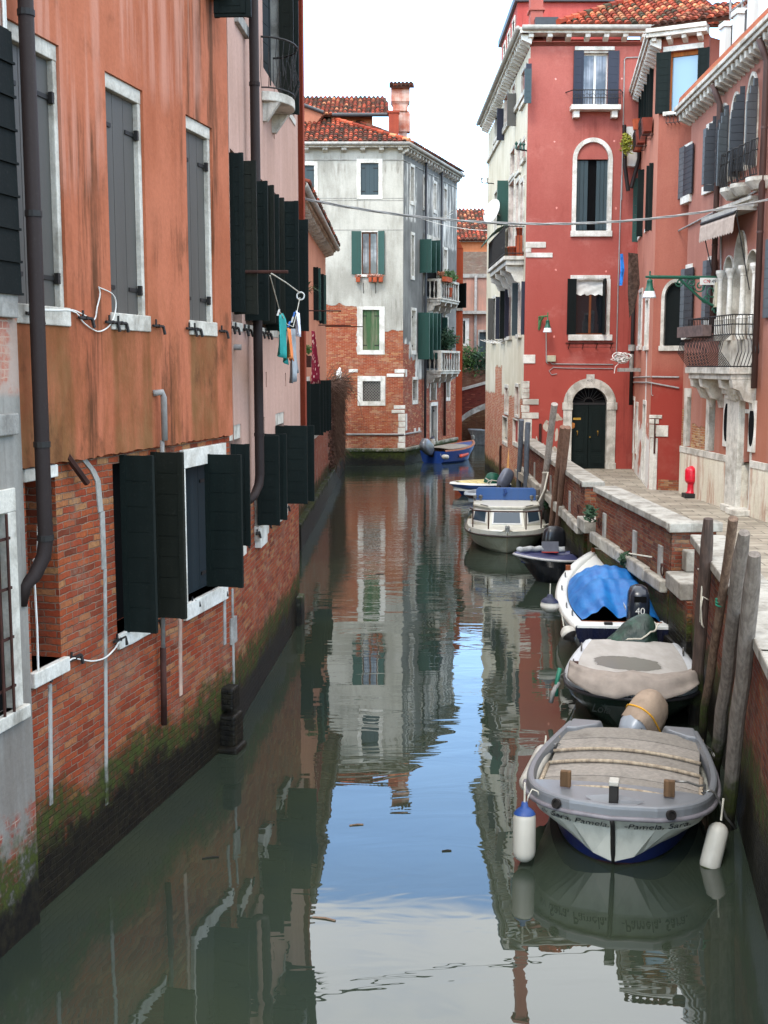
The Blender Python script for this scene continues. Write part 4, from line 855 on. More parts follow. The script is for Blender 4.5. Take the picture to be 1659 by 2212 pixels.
m=MB();m.fbox(FW,0,uW+.1,-1.2,z0-.01,-.1,.12);m.fbox(FR,-.1,FR.L,-1.2,z0-.01,-.1,.12);m.build('footing',brickmat('mossy_footing','2f331e','46502a','8a8c70','35352a',.6,.75),b.r)
m=MB();z=FW.uz(*K('M2',600,1322))[1];m.tube([FW.W(fx(380),z,.05),FW.W(uW+.05,z,.05),FR.W(.1,z,.05),FR.W(gx(995,1290),z,.05)],.05,8);m.build('conduit',M_zinc,b.r)
for x,y0,y1,rr in ((1022,620,0,.07),(1152,870,0,.07)):
    u=FR.uz(*K('M1',x+3,1000))[0];pipe(b,[FR.W(u,15.4,.14),FR.W(u,1.2 if x<1100 else 7,.14)],rr,M_gut)
u=gx(1180,1200);pipe(b,[FR.W(u,5.8,.14),FR.W(u,1.1,.14)],.08,M_rust)
# flower boxes on the middle window
for i,(x0,x1) in enumerate(((460,505),(565,600),(600,645),(648,692))):
    a,c2,z0,z1=FW.rect('M2',x0,22,x1,62);o=thing('flower_box',['leftmost terracotta flower box under the curtained window','second terracotta flower box under the curtained window','third terracotta flower box under the curtained window','rightmost terracotta flower box under the curtained window'][i],'planter',FW.W(a,z0,.2),'flower boxes');m=MB();m.fbox(FW,a+.03,c2-.03,z0,z1,.08,.32);m.build('box',M_terra,o,bevel=.02);m=MB();foliage(m,FW.W((a+c2)/2,z1+.06,.2),.28,.15,.15,70,.06);m.build('flowers',simple('faded_flowers%d'%i,'a06a58',.9,.1,.4),o)
m=MB()
for x in (528,628): u=fx(x);z=fz(68);m.tube([FW.W(u,z,.3),FW.W(u,z-.25,.12),FW.W(u,z-.5,0)],.015,5)
m.build('flower_bracket',M_iron,b.r)
# roof: front hip
sl=R(25);vx=V((0,math.cos(sl),math.sin(sl)));o=FW.W(-1,15.78,.45)
tiles(b,o,(1,0,0),vx,[(0,0),(uW+1.3,0),(uW+1.3-4.4,4.9),(0,4.9)],TILESD+TILES[:3],pw=.24,pl=.36,r=.1)
fr=FR.t;sv=(-FR.n*math.cos(sl)+V((0,0,math.sin(sl))));tiles(b,FR.W(-.3,15.78,.45),fr,sv,[(0,0),(FR.L,0),(FR.L,4.6),(3.2,4.6)],TILESD,pw=.3,pl=.5,r=.12)
m=MB();c0=FW.W(uW+.3,15.82,.45);c1=c0+V((-4.4,4.44,2.07))
for i in range(14): a=c0.lerp(c1,i/14);e=c0.lerp(c1,(i+1.15)/14);m.tube([a+V((0,0,.05)),e+V((0,0,.03))],[.11,.09],6,col=random.choice(TILES))
m.build('ridge',M_tile,b.r)
m=MB();m.prism([FW.W(0,0,-.4),FW.W(uW-.3,0,-.4),FR.W(FR.L,0,-.4),FR.W(FR.L,0,-8),FW.W(0,0,-10)],0,15.5);m.build('rear_wall',M_wf,b.r)
# attic behind
Ya=62.2;P=lambda c,x,y:PY(*K(c,x,y),Ya)
m=MB();a=P('M1',200,470);e=P('M1',600,330);m.prism([(a.x-4,Ya),(e.x,Ya),(e.x,Ya+4),(a.x-4,Ya+4)],15,e.z);m.build('attic_wall',plastermat('attic_orange','b87858','a8684a'),b.r)
m=MB();q_=[PY(*K('M1',x,y),61.2) for x,y in ((-200,175),(195,322),(15,545),(-200,560))];m.hexa(q_,[v+V((0,.8,.0)) for v in q_]);m.build('dormer_wall',plastermat('dormer_orange','a86c54','98604a'),b.r);m=MB();m.tube([q_[0]+V((0,-.1,.05)),q_[1]+V((0,-.1,.05))],.09,8);m.build('gutter',M_gut,b.r)
a=P('M1',30,330);e=P('M1',745,330);s2=R(23);tiles(b,(a.x-3,Ya-.5,e.z-.1),(1,0,0),(0,math.cos(s2),math.sin(s2)),[(0,0),(e.x-a.x+3,0),(e.x-a.x+2.8,4.6),(0,4.6)],TILESD+TILES,name='roof',pw=.24,pl=.36,r=.1)
m=MB();m.tube([(a.x+1.5,Ya-.58,e.z-.12),(e.x,Ya-.58,e.z-.12)],.1,8);m.build('gutter',M_gut,b.r)
Yc=61;P=lambda c,x,y:PY(*K(c,x,y),Yc)
M_chim=plastermat('chimney_plaster','a8604a','c8a898',stain='5a4a40',st=.5,big=1.5)
def stack(x0,x1,y0,y1,dd,mat=M_chim,flare=0):
    a=P('M1',x0,y1);e=P('M1',x1,y0);h_=(e.x-a.x)/2;c=((a.x+e.x)/2,Yc+dd);k_=1+flare
    m.hexa([(c[0]+sx*h_*(1),c[1]+sy*h_,a.z) for sx,sy in ((-1,-1),(1,-1),(1,1),(-1,1))],[(c[0]+sx*h_*k_,c[1]+sy*h_*k_,e.z) for sx,sy in ((-1,-1),(1,-1),(1,1),(-1,1))])
m=MB();stack(822,890,460,570,.5);stack(818,915,315,462,.5);stack(818,915,290,316,.5,flare=-.15);stack(770,893,235,292,.5);stack(768,895,215,237,.5,flare=.18);stack(755,912,98,217,.5)
m.build('chimney',M_chim,b.r)
m=MB();stack(735,818,335,520,-.4);stack(725,825,318,336,-.4);m.build('chimney',plastermat('brick_chimney','a04a34','8e4030'),b.r)
a=P('M1',750,98);tiles(b,(a.x-.05,Yc-.2,a.z),(1,0,0),(0,.94,.34),[(0,0),(1.25,0),(1.25,1.3),(0,1.3)],TILESD,pw=.2,pl=.3)
# mooring pole at that corner
def pole(label,px,pt,r0,mat,z0=-1.2,lean_y=0.,group='mooring poles',r1=None,cham=False,ropeat=None,name='mooring_pole',F=None,off=.3,off2=None):
    """px: pixel at the waterline, pt: pixel of the top"""
    if F is None: p=Pz(*px);q=PY(*pt,p.y+lean_y)
    else: p,q=F.W(*F.uz(*px,off),off),F.W(*F.uz(*pt,off2 or off),off2 or off)
    d=(q-p);a=q-d*((q.z-z0)/d.z);p=q-d*(q.z/d.z);m=MB();r1=r1 or r0
    o=thing(name,label,'pole',p,group);n=10
    pts=[a.lerp(q,i/n) for i in range(n+1)];rs=[r0+(r1-r0)*i/n for i in range(n+1)]
    if cham: pts.insert(-1,q-d.normalized()*.3);rs.insert(-1,r1);rs[-1]=r1*.72
    m.tube([p_+V((random.gauss(0,.006),random.gauss(0,.006),0)) for p_ in pts],[x*random.uniform(.97,1.03) for x in rs],12);m.build('shaft',mat,o,smooth=False);return o,p,q
M_pgrey=woodmat('grey_pole_wood','776e66','585049',tz=.55);M_pbrown=woodmat('brown_pole_wood','7f6050','64493a',tz=.55);M_pdark=woodmat('dark_pole_wood','54443c','3a302b',tz=.6);M_pblue=woodmat('blue_grey_pole_wood','666c74','4e545c',tz=.5)
pole('slim leaning grey mooring pole against the grey side of the white corner house',K('M2',1018,1500),K('M2',987,1135),.09,M_pgrey)
# ================================================================ BRIDGE AND FAR HOUSES
Yb=69.;PB=lambda c,x,y:PY(*K(c,x,y),Yb)
br=thing('brick_bridge','dark red brick footbridge with a pale stone arch over the side canal','bridge',PB('M2',1420,1350))
aL=PB('M2',1288,1345);top=PB('M2',1540,1130)
xs=[];xc=aL.x+4.6;rx=xc-aL.x+.1
zr=top.z+.55-aL.z
def zarc(x): q=max(0,1-((x-xc)/rx)**2);return aL.z+zr*math.sqrt(q)
X=[aL.x+ (2*rx-.2)*i/28 for i in range(29)]
m=MB();L_=PB('M2',1288,975);Rr=PB('M2',1560,900)
zt=lambda x:L_.z+(Rr.z-L_.z)*(1-abs((x-xc)/(xc-L_.x))) if x>0 else 0
slope=(Rr.z-L_.z)/(Rr.x-L_.x);zt=lambda x:L_.z+slope*(min(x,2*xc-x)-L_.x)
for i in range(28):
    x0,x1=X[i],X[i+1];a0,a1=zarc(x0)+.34,zarc(x1)+.34
    m.hexa([(x0,Yb,a0),(x1,Yb,a1),(x1,Yb+3,a1),(x0,Yb+3,a0)],[(x0,Yb,max(a0+.1,zt(x0))),(x1,Yb,max(a1+.1,zt(x1))),(x1,Yb+3,max(a1+.1,zt(x1))),(x0,Yb+3,max(a0+.1,zt(x0)))])
m.build('brickwork',brickmat('bridge_brick','4a1c16','642820','8a4a38','6a4a40',.3,0),br)
m=MB()
for i in range(28):
    x0,x1=X[i],X[i+1];a0,a1=zarc(x0),zarc(x1);m.hexa([(x0,Yb-.06,a0),(x1,Yb-.06,a1),(x1,Yb+3.02,a1),(x0,Yb+3.02,a0)],[(x0,Yb-.06,a0+.33),(x1,Yb-.06,a1+.33),(x1,Yb+3.02,a1+.33),(x0,Yb+3.02,a0+.33)])
m.build('stone_arch',M_stoneg,br)
m=MB()
for i in range(28):
    x0,x1=X[i],X[i+1];a0,a1=max(zarc(x0)+.45,zt(x0)),max(zarc(x1)+.45,zt(x1));m.hexa([(x0,Yb-.1,a0),(x1,Yb-.1,a1),(x1,Yb+.3,a1),(x0,Yb+.3,a0)],[(x0,Yb-.1,a0+.16),(x1,Yb-.1,a1+.16),(x1,Yb+.3,a1+.16),(x0,Yb+.3,a0+.16)])
m.build('coping',M_stoneg,br)
m=MB();m.prism([(xc+rx,Yb),(xc+rx+3,Yb),(xc+rx+3,Yb+3),(xc+rx,Yb+3)],-1,aL.z+2);m.prism([(aL.x-1.2,Yb+.2),(aL.x+.1,Yb+.2),(aL.x+.1,Yb+3),(aL.x-1.2,Yb+3)],-1,L_.z);m.build('abutment',M_brs,br)
def simplehouse(name,label,x0,x1,Y,z0,z1,mat,depth=6):
    b=Bld(name,label,'house',((x0+x1)/2,Y,0));b.F=Fac((x0,Y),(x1,Y));b.zz=(z0,z1,mat,depth);return b
def finish(b):
    z0,z1,mat,dp=b.zz;F=b.F;b.wall(F,0,F.L,z0,z1,mat,0,.2);m=MB();m.prism([F.W(0,0,-.3),F.W(F.L,0,-.3),F.W(F.L,0,-dp),F.W(0,0,-dp)],z0,z1-.02);m.build('rear_wall',mat,b.r)
# narrow orange-red house just past the corner house
Yo=68.3;p=PY(*K('M2',1277,900),Yo);q=PY(*K('M2',1345,900),Yo);zt_=PY(*K('M1',1290,1350),Yo).z
b=simplehouse('orange_red_house','narrow orange red house end wall between the grey corner house and the bridge',p.x-.8,q.x,Yo,-1,zt_-.6,plastermat('orange_red_plaster','a84a2c','923e26'))
r=b.F.rect('M2',1322,70,1352,275);b.op(b.F,r) if False else None
W=win(b,b.F,(b.F.L-.75,b.F.L-.1,r[2],r[3]),depth=.15,sill=(.15,.1,.1),fmat=M_stone);leaf(W,b.F,b.F.L-.1,r[2],r[3],60,.5,M_black,.02,6)
finish(b);m=MB();F=b.F;z1=b.zz[1];m.hexa([F.W(0,z1-.03,.0),F.W(F.L,z1-.03,0),F.W(F.L,z1-.03,-6),F.W(0,z1-.03,-6)],[F.W(0,z1+2.2,0),F.W(.1,z1+2.2,0),F.W(.1,z1+2.2,-6),F.W(0,z1+2.2,-6)]);m.build('gable',b.zz[2],b.r)
Yp=78.;x0=PY(*K('M2',1300,500),Yp).x;x1=PY(*K('M2',1700,500),Yp).x;zt_=PY(*K('Fa',60,505),Yp).z
b=simplehouse('distant_pink_house','distant faded pink and grey house with a downpipe behind the bridge','%s'and x0,x1,Yp,-1,zt_,plastermat('faded_pink_plaster','b58472','9a7a6c',stain='6a5f58',st=.6,big=.8))
r=b.F.rect('M2',1352,360,1402,590);win(b,b.F,r,fw=(.15,.4,.15,.15),proud=.04,depth=.2,fmat=M_stonew,fill='shut',fm=M_teal,nb=2)
r=b.F.rect('M2',1475,455,1560,690);win(b,b.F,r,fw=(.1,.1,.1,.15),depth=.25,fmat=M_stoneg,fill='shut',fm=M_teal,nb=3)
u,z=b.F.uz(*K('M2',1455,300));pipe(b,[b.F.W(u,zt_,.1),b.F.W(u,4,.1)],.09,M_zinc)
z=b.F.uz(*K('M2',1400,300))[1];m=MB();m.fbox(b.F,0,u+.8,z-.2,z,0,.5);m.build('stone_band',M_stoneg,b.r)
finish(b);F=b.F;m=MB();m.fbox(F,0,F.L,zt_+.003,zt_+1.6,-.4,-.1);m.build('parapet',brickmat('grey_brick','7a6a5e','8a7a6c','a89a88','8a8278',.8,0),b.r)
m=MB();m.fbox(F,-.1,F.L,zt_-.1,zt_+.15,-.45,.12);m.build('coping',M_stoneg,b.r)
Yq=86.;x0=PY(*K('M1',1230,1400),Yq).x;x1=PY(*K('M1',1750,1400),Yq).x;P=lambda c,x,y:PY(*K(c,x,y),Yq)
b=simplehouse('distant_orange_house','distant orange house with two tiled roofs in the gap between the houses',x0,x1,Yq,-1,P('M1',1400,1385).z,plastermat('far_orange_plaster','c98058','b87048'))
finish(b);F=b.F;z1=b.zz[1];a=P('M1',1400,1375);s_=R(22)
tiles(b,(x0-.3,Yq-.5,a.z),(1,0,0),(0,math.cos(s_),math.sin(s_)),[(0,0),(F.L,0),(F.L,4.4),(0,4.4)],TILES+TILESD,pw=.3,pl=.45,r=.12)
e=P('M1',1400,1262);m=MB();m.prism([(x0-.3,Yq+3.9),(x1,Yq+3.9),(x1,Yq+4.4),(x0-.3,Yq+4.4)],a.z,e.z+.3);m.build('upper_wall',M_stonew,b.r)
tiles(b,(x0-.3,Yq+3.4,e.z+.35),(1,0,0),(0,math.cos(s_),math.sin(s_)),[(0,0),(F.L,0),(F.L,5.2),(0,5.2)],TILES+TILESD,pw=.3,pl=.45,r=.12)
# rubble garden wall and weeds by the bridge
Yw=74.;P=lambda c,x,y:PY(*K(c,x,y),Yw)
a=P('M2',1330,790);e=P('M2',1640,770);gw=thing('rubble_wall','crumbling brick retaining wall topped by weeds behind the bridge','wall',(a.x,Yw,0));m=MB();m.prism([(a.x,Yw),(e.x,Yw),(e.x,Yw+2),(a.x,Yw+2)],-1,a.z);m.build('brickwork',brickmat('rubble','5a4034','7a5a44','9a8468','7a6e60',.8,0),gw)
for i,(x,y,lb,rr,hh) in enumerate(((1385,705,'wild green bush on the left of the rubble wall',1.4,1.6),(1490,725,'wild green bush on the right of the rubble wall',1.5,1.3))):
    c=P('M2',x,y);o=thing('wild_bush',lb,'plant',(c.x,Yw+.6,a.z),'bushes on the rubble wall');m=MB();foliage(m,V((c.x,Yw+.3,c.z)),rr,.8,hh,900,.14);m.build('leaves',M_leafd if i else M_leaf,o)
# ================================================================ RED HOUSE
RF=Fac((5.07,41.7),(8.95,41.7));CF=Fac((4.98,56.57),(5.07,41.7));Q=1.3
b=redh=Bld('crimson_house','crimson plastered house with a big arched dark green door and a cream weathered canal side','house',RF.W(2,Q))
def f_red(M,col):
    z=M.z();lo=M.mr(z,3,13);col=M.mix(lo,lin('a0483e',.95),col)
    n=M.noise(1.1,6,.65);g=M.mr(z,3.0,5.5,1,0);col=M.mix(M.mt('MULTIPLY',g,M.mr(n,.45,.7,0,.5)),col,lin('84342c'))
    d2=M.noise(.9,6,.7,loc=(3,9,4));col=M.mix(M.mr(d2,.54,.74,0,.35),col,lin('c48478'));d3=M.rects(RF,[(1.3,2.6,5.6,7.6),(1.5,2.9,9.5,11.),(1.6,3.2,12.6,13.6),(3.2,3.9,1.3,16)],.2,.3,2);d4=M.noise(1,6,.7,mapscale=(5,5,.4),loc=(2,2,2));col=M.mix(M.mt('MULTIPLY',d3,M.mr(d4,.45,.7,0,.45)),col,lin('5e2a24'))
    return col
M_red=plastermat('crimson_plaster','b5675c','ab5c52',stain='6e2a24',st=.4,k=.84,fn=f_red,big=.6,streak=(1.6,1.6,.5))
cxx=lambda x,y:CF.uz(*K('R2',x,y))
def f_cr(M,col):
    zb_=CF.uz(*K('R3',250,345))[1]
    rs=M.rects(CF,[(-9,20,-2,zb_-.4),(CF.uz(*K('R3',205,300))[0],CF.uz(*K('R3',270,300))[0],-2,CF.uz(*K('R3',230,170))[1]),(6.5,9.5,12.2,13.6),(12.5,16,9,16)],.03,.5,1.4)
    r2=M.mr(M.noise(.8,6,.7),.6,.66);rs2=M.rects(CF,[(12.2,15.5,7,16)],.1,.4,1.5)
    rs=M.mt('MAXIMUM',M.rects(CF,[(-9,20,-2,zb_-.4),(CF.uz(*K('R3',205,300))[0],CF.uz(*K('R3',270,300))[0],-2,CF.uz(*K('R3',230,170))[1])],.03,.4,1.4),M.mt('MULTIPLY',rs2,r2))
    r=brickmix(M,col,rs,'96543a','b06c4a','c8a078','d8ccb8');c2,dk=tide(M,r[0],.6,.3);return c2,r[1]
M_cr=plastermat('cream_plaster','d8cfbb','c4b9a0',stain='8a7a5c',st=.55,k=.92,fn=f_cr,streak=(3,3,.3),bump=.01)
# front windows
r=RF.rect('R1',1083,515,1338,1078);W=win(b,RF,r,fw=(0,0,0,.06),depth=.2,fill='glass',fm=M_whitep,gm=M_gcurt)
wl=RF.rect('R1',992,515,1083,1078);leaf(W,RF,r[0],r[2],r[3],176,wl[1]-wl[0],M_navy,.05,7);leaf(W,RF,r[1],r[2],r[3],4,(wl[1]-wl[0])*1.1,M_navy,.05,7)
l=RF.rect('R1',1003,472,1402,510);m=MB();m.fbox(RF,l[0],l[1],l[2],l[3],-.05,.08);m.build('stone_lintel',M_stonew,W,bevel=.01)
s_=RF.rect('R1',952,1075,1447,1125);o=thing('iron_balcony','shallow balcony with an iron rail under the navy shutters of the crimson house','balcony',RF.W((s_[0]+s_[1])/2,s_[2]))
m=MB();m.fbox(RF,s_[0],s_[1],s_[2],s_[3],0,.42);m.build('slab',M_stonew,o,bevel=.015)
for x in (1008,1390): u=RF.uz(*K('R1',x,1140))[0];m=MB();m.fbox(RF,u-.1,u+.1,s_[2]-.24,s_[2]-.003,0,.3);m.build('bracket',M_stonew,o)
m=MB();rr=RF.rect('R1',968,930,1440,1078);z0,z1=s_[3],rr[3];m.tube([RF.W(rr[0]-.2,z1,0),RF.W(rr[0],z1,.38),RF.W(rr[1],z1,.38),RF.W(rr[1]+.15,z1,0)],.018,6);m.tube([RF.W(rr[0],z0+.22,.38),RF.W(rr[1],z0+.22,.38)],.012,5)
n=17
for i in range(n+1): u=rr[0]+(rr[1]-rr[0])*i/n;m.tube([RF.W(u,z0,.38),RF.W(u,z1,.38)],.011,4)
for i in range(0,n,2): u=rr[0]+(rr[1]-rr[0])*(i+1)/n;m.tube([RF.W(p_[0],p_[1],.38) for p_ in arch(RF,u,z1-.22,(rr[1]-rr[0])/n,6)],.009,4)
m.build('railing',M_iron,o)
aw=RF.rect('R1',985,1385,1388,1600);zs=aw[2];hw=(aw[1]-aw[0])/2;z0=RF.uz(*K('R2',1180,563))[1]
W=archwin(b,RF,(aw[0]+aw[1])/2,hw,z0,zs+.0,.15,M_red,proud=.05,depth=.2,fm=M_stonew,rise=aw[3]-zs,sillh=.2)
zp=RF.uz(*K('R1',1180,1605))[1]
uc=(aw[0]+aw[1])/2;m=MB();A=[(uc+(hw-.152)*math.cos(R(t)),max(zp,zs+(aw[3]-zs-.152)*math.sin(R(t)))) for t in range(0,181,10)];m.hexa([RF.W(u,z,-.16) for u,z in A],[RF.W(u,z,-.04) for u,z in A]);m.build('tympanum',M_red,W)
xs_=[RF.uz(*K('R1',x,1800))[0] for x in (1018,1143,1225,1345)]
for a,c,dg in ((xs_[0],xs_[1],0),(xs_[2],xs_[3],0)):
    m=MB()
    for i in range(3): m.fbox(RF,a+(c-a)*i/3+.006,a+(c-a)*(i+1)/3-.006,z0+.05,zp-.02,-.17,-.13)
    m.build('shutter',M_teal,W)
stones(RF,'R2',[(512,672,713,733),(512,733,565,780),(512,781,780,830),(484,1806,606,1895)],M_stonew)
stones(RF,'R3',[(472,311,547,383),(472,386,547,430),(472,433,547,488),(482,492,640,550),(466,555,547,625),(472,628,640,690)],M_stone)
r=RF.rect('R3',470,693,570,985);m=MB();m.fbox(RF,r[0],r[1],Q-.5,r[3]-.01,-.1,.03);m.build('quoin',M_stone,b.r,bevel=.01)
r=RF.rect('R2',1008,1045,1320,1606);W=win(b,RF,r,fw=(.0,.0,.0,.05),depth=.2,fill='glass',fm=M_wood)
wl=RF.rect('R2',930,1045,1008,1600);leaf(W,RF,r[0],r[2],r[3],172,wl[1]-wl[0],M_black,.05,7);leaf(W,RF,r[1]-.1,r[2],r[3],92,.3,M_black,.0,7)
m=MB();l=RF.rect('R2',960,1008,1358,1045);m.fbox(RF,l[0],l[1],l[2],l[3],-.05,.05);l2=RF.rect('R2',1320,1045,1358,1606);m.fbox(RF,l2[0],l2[1],l2[2],l2[3],-.05,.045);m.build('stone_frame',M_stonew,W,bevel=.01)
m=MB();l=RF.rect('R2',935,1606,1376,1666);m.fbox(RF,l[0],l[1],l[2],l[3],-.1,.12);m.build('sill',M_stonew,W,bevel=.015)
m=MB();l=RF.rect('R2',1010,1050,1290,1205);rows=[[RF.W(l[0]+(l[1]-l[0])*i/14,l[3]-(l[3]-l[2])*j/6+.03*math.sin(i*1.7)*(j/6),-.1+.03*math.sin(j*2.1+i*.7)) for i in range(15)] for j in range(7)];m.grid(rows);m.build('rolled_blind',simple('blind_cloth','cfccc4',.9,.1,.08),W,smooth=True)
m=MB();l=RF.rect('R2',1230,1210,1285,1580);m.fbox(RF,l[0],l[1],l[2],l[3],-.215,-.21);m.build('curtain',M_curt,W)
m=MB();l=RF.rect('R2',910,1695,1390,1750)
for q in (.06,.35,.64,.94): u=l[0]+(l[1]-l[0])*q;m.tube([RF.W(u,l[3],0),RF.W(u,l[3],.3),RF.W(u,l[2],.0)],.014,5)
m.fbox(RF,l[0],l[1],l[3]-.0,l[3]+.03,.02,.04);m.fbox(RF,l[0],l[1],l[3],l[3]+.03,.28,.3);m.fbox(RF,l[0],l[1],l[3]-.14,l[3]-.12,.28,.3);m.build('flower_rack',M_rust,b.r)
# the arched door
dr=RF.rect('R3',885,285,1412,1195);hw=(dr[1]-dr[0])/2;uc=(dr[0]+dr[1])/2;zs=RF.uz(*K('R3',1150,545))[1];z0=Q
W=archwin(b,RF,uc,hw,z0-.05,zs,.31,M_red,proud=.06,depth=.28,fm=M_stone,rise=dr[3]-zs,key=.14,name='front_door')
m=MB()
for sg in (-1,1):
    a,c=sorted((uc+sg*(hw-.33),uc+sg*(hw+.04)));m.fbox(RF,a,c,zs-.2,zs+.06,-.03,.09)
    m.fbox(RF,a,c,z0-.02,z0+.22,-.03,.08)
m.build('impost',M_stone,W,bevel=.012)
hi=hw-.31
for sg in (-1,1):
    m=MB();a,c=sorted((uc+sg*.008,uc+sg*hi));m.fbox(RF,a,c,z0,zs-.03,-.24,-.19)
    for (e,f_) in ((z0+.12,z0+.5),(z0+.62,zs-.25)):
        m.fbox(RF,a+.1,c-.1,e,f_,-.19,-.175);m.fbox(RF,a+.16,c-.16,e+.06,f_-.06,-.175,-.16)
    m.build('door_leaf',M_green,W,bevel=.006)
m=MB();m.fbox(RF,uc-hi,uc+hi,zs-.028,zs+.05,-.24,-.17)
for t in range(10,180,16): m.tube([RF.W(uc+.15*math.cos(R(t)),zs+.08+.1*math.sin(R(t)),-.2),RF.W(uc+hi*.98*math.cos(R(t)),zs+(dr[3]-zs-.3)*math.sin(R(t)),-.2)],.012,4)
m.tube([RF.W(p_[0],p_[1],-.2) for p_ in arch(RF,uc,zs+.06,.17,8)],.014,5);m.build('fanlight',M_iron,W)
M_brass=simple('brass','b0883a',.35,.5,.2,metal=.8)
m=MB();l=RF.rect('R3',995,683,1072,705);m.fbox(RF,l[0],l[1],l[2],l[3],-.16,-.145);m.build('letter_plate',M_brass,W)
m=MB();l=RF.rect('R3',968,732,1010,796);c=((l[0]+l[1])/2,(l[2]+l[3])/2);m.fpoly(RF,[(l[0],l[3]-.03),(l[0],l[2]+.06),(c[0],l[2]),(l[1],l[2]+.06),(l[1],l[3]-.03),(c[0],l[3])],-.16,-.145);m.build('name_plate',simple('copper','a8662e',.4,.5,.3,metal=.6),W)
for x in (1035,1242): u,z=RF.uz(*K('R3',x,842));m=MB();m.tube([RF.W(u,z+.07,-.15),RF.W(u,z+.02,-.1),RF.W(u,z-.04,-.1),RF.W(u,z-.08,-.15)],.012,6);m.lathe(RF.W(u,z+.08,-.16),[(.0,0),(.025,0),(.025,.02),(0,.02)],8,ax=RF.n);m.build('handle',M_brass,W)
u,z=RF.uz(*K('R3',1162,878));m=MB();m.lathe(RF.W(u,z,-.16),[(.02,0),(.03,.03),(.02,.06),(0,.06)],10,ax=RF.n);m.build('knob',M_brass,W)
kz=RF.uz(*K('R3',1157,306));text('4101','house_number',M_iron,W,RF.W(kz[0],kz[1]-.04,.095),RF.t,(0,0,1),.12)
# patches of lost plaster near the door
random.seed(11)
def blotch(F,c,x,y,rx,ry,mat,d=.006,n=18,name='plaster_patch'):
    a,e,z0,z1=F.rect(c,x-rx,y-ry,x+rx,y+ry);u,z=(a+e)/2,(z0+z1)/2;k=MB();pts=[]
    for i in range(n):
        t=6.2832*i/n;q=.75+.5*NZ.noise(V((math.cos(t)*1.5+x,math.sin(t)*1.5+y,.3)))
        pts.append((u+(e-a)/2*q*math.cos(t),z+(z1-z0)/2*q*math.sin(t)))
    k.hexa([F.W(p[0],p[1],-.01) for p in pts],[F.W(p[0],p[1],d) for p in pts]);k.build(name,mat,b.r)
M_bare=stonemat('bare_render','b8ad9c','978b7a')
for (x,y,rx,ry) in ((710,770,32,62),(820,850,25,75),(620,910,16,45),(685,960,9,40),(800,1010,40,55),(725,720,20,18),(835,680,55,48)): blotch(RF,'R3',x,y,rx,ry,M_bare)
for (x,y) in ((812,795),(1478,790),(800,1425),(1400,1418)): blotch(RF,'R1',x,y,12,12,simple('pale_spot','d8948a'),.005,10)
for (x,y) in ((820,330),(1418,335),(812,955),(1318,968),(797,1625)): blotch(RF,'R2',x,y,12,16,simple('pale_spot2','d08478'),.005,10)
# conduits, meter box and cables
m=MB()
def onF(F,c,pts,off=.03): return [F.W(*F.uz(*K(c,*p),off),off) for p in pts]
m.tube(onF(RF,'R2',[(716,1575),(718,1880),(735,1898)]),.02,6);m.tube(onF(RF,'R3',[(760,120),(775,140),(1180,144),(1390,146)]),.02,6);m.tube(onF(RF,'R3',[(825,240),(770,250),(745,210),(790,175),(900,182),(1180,186),(1390,188)]),.015,6)
m.tube(onF(RF,'R1',[(1650,575),(1520,580),(1503,600),(1498,900),(1490,1300),(1480,1700),(1475,2010)]),.02,6);m.tube(onF(RF,'R2',[(1475,0),(1460,450),(1440,1100),(1425,1700),(1420,1850)]),.02,6);m.build('conduit',M_cable,b.r)
m=MB();l=RF.rect('R2',722,1815,808,1878);m.fbox(RF,l[0],l[1],l[2],l[3],0,.14);m.build('meter_box',simple('meter_beige','a8a288'),b.r,bevel=.015)
u,z=RF.uz(*K('R3',656,740));m=MB();m.tube([RF.W(u,z,.06),RF.W(u,Q,.06)],.05,8);m.build('iron_post',M_rust,b.r)
# ---- cream side
def crect(c,x0,y0,x1,y1): return CF.rect(c,x0,y0,x1,y1)
W_=[]
def cw(c,x0,y0,x1,y1,fill='dark',lv=(),fm=None,**k):
    r=crect(c,x0,y0,x1,y1);return win(b,CF,r,fw=(.1,.1,.0,.14),proud=.04,depth=.25,fmat=M_stone,fill=fill,fm=fm,sill=(.15,.06,.1),**k)
W=cw('R1',472,680,520,1025);leafE(W,CF,*K('R1',506,690),K('R1',0,1030)[1],.2,M_teal,.03,6);leafE(W,CF,*K('R1',522,640),K('R1',0,960)[1],.14,M_navy,.03,6)
cw('R1',378,835,412,1150,'shut',fm=M_grey,nb=2)
W=cw('R1',300,930,345,1250);leafE(W,CF,*K('R1',330,940),K('R1',0,1260)[1],.3,M_grey,.03,5);
W=cw('R1',205,1075,240,1390);leafE(W,CF,*K('R1',228,1090),K('R1',0,1405)[1],.26,M_navy,.03,5)
for (x0,y0,x1,y1) in ((362,1480,410,1760),(425,1430,465,1720),(480,1380,515,1600)): cw('R1',x0,y0,x1,y1,'dark')
rt=crect('R2',355,30,412,520);rt2=crect('R2',425,20,500,520)
zbal=CF.uz(*K('R2',330,790),.5)[1]
for x0,x1 in ((352,408),(420,458),(466,500)):
    r=crect('R2',x0,30,x1,520);win(b,CF,(r[0],r[1],zbal,r[3]),fw=(.14,.14,0,.18),proud=.06,depth=.25,fmat=M_stone,fill='glass',fm=M_whitep)
r=crect('R2',195,160,225,500);W=win(b,CF,(r[0],r[1],zbal,r[3]),fw=(.1,.1,0,.1),depth=.2,fmat=M_stone);leafE(W,CF,*K('R2',228,55),K('R2',0,500)[1],.42,M_green2,.03,2)
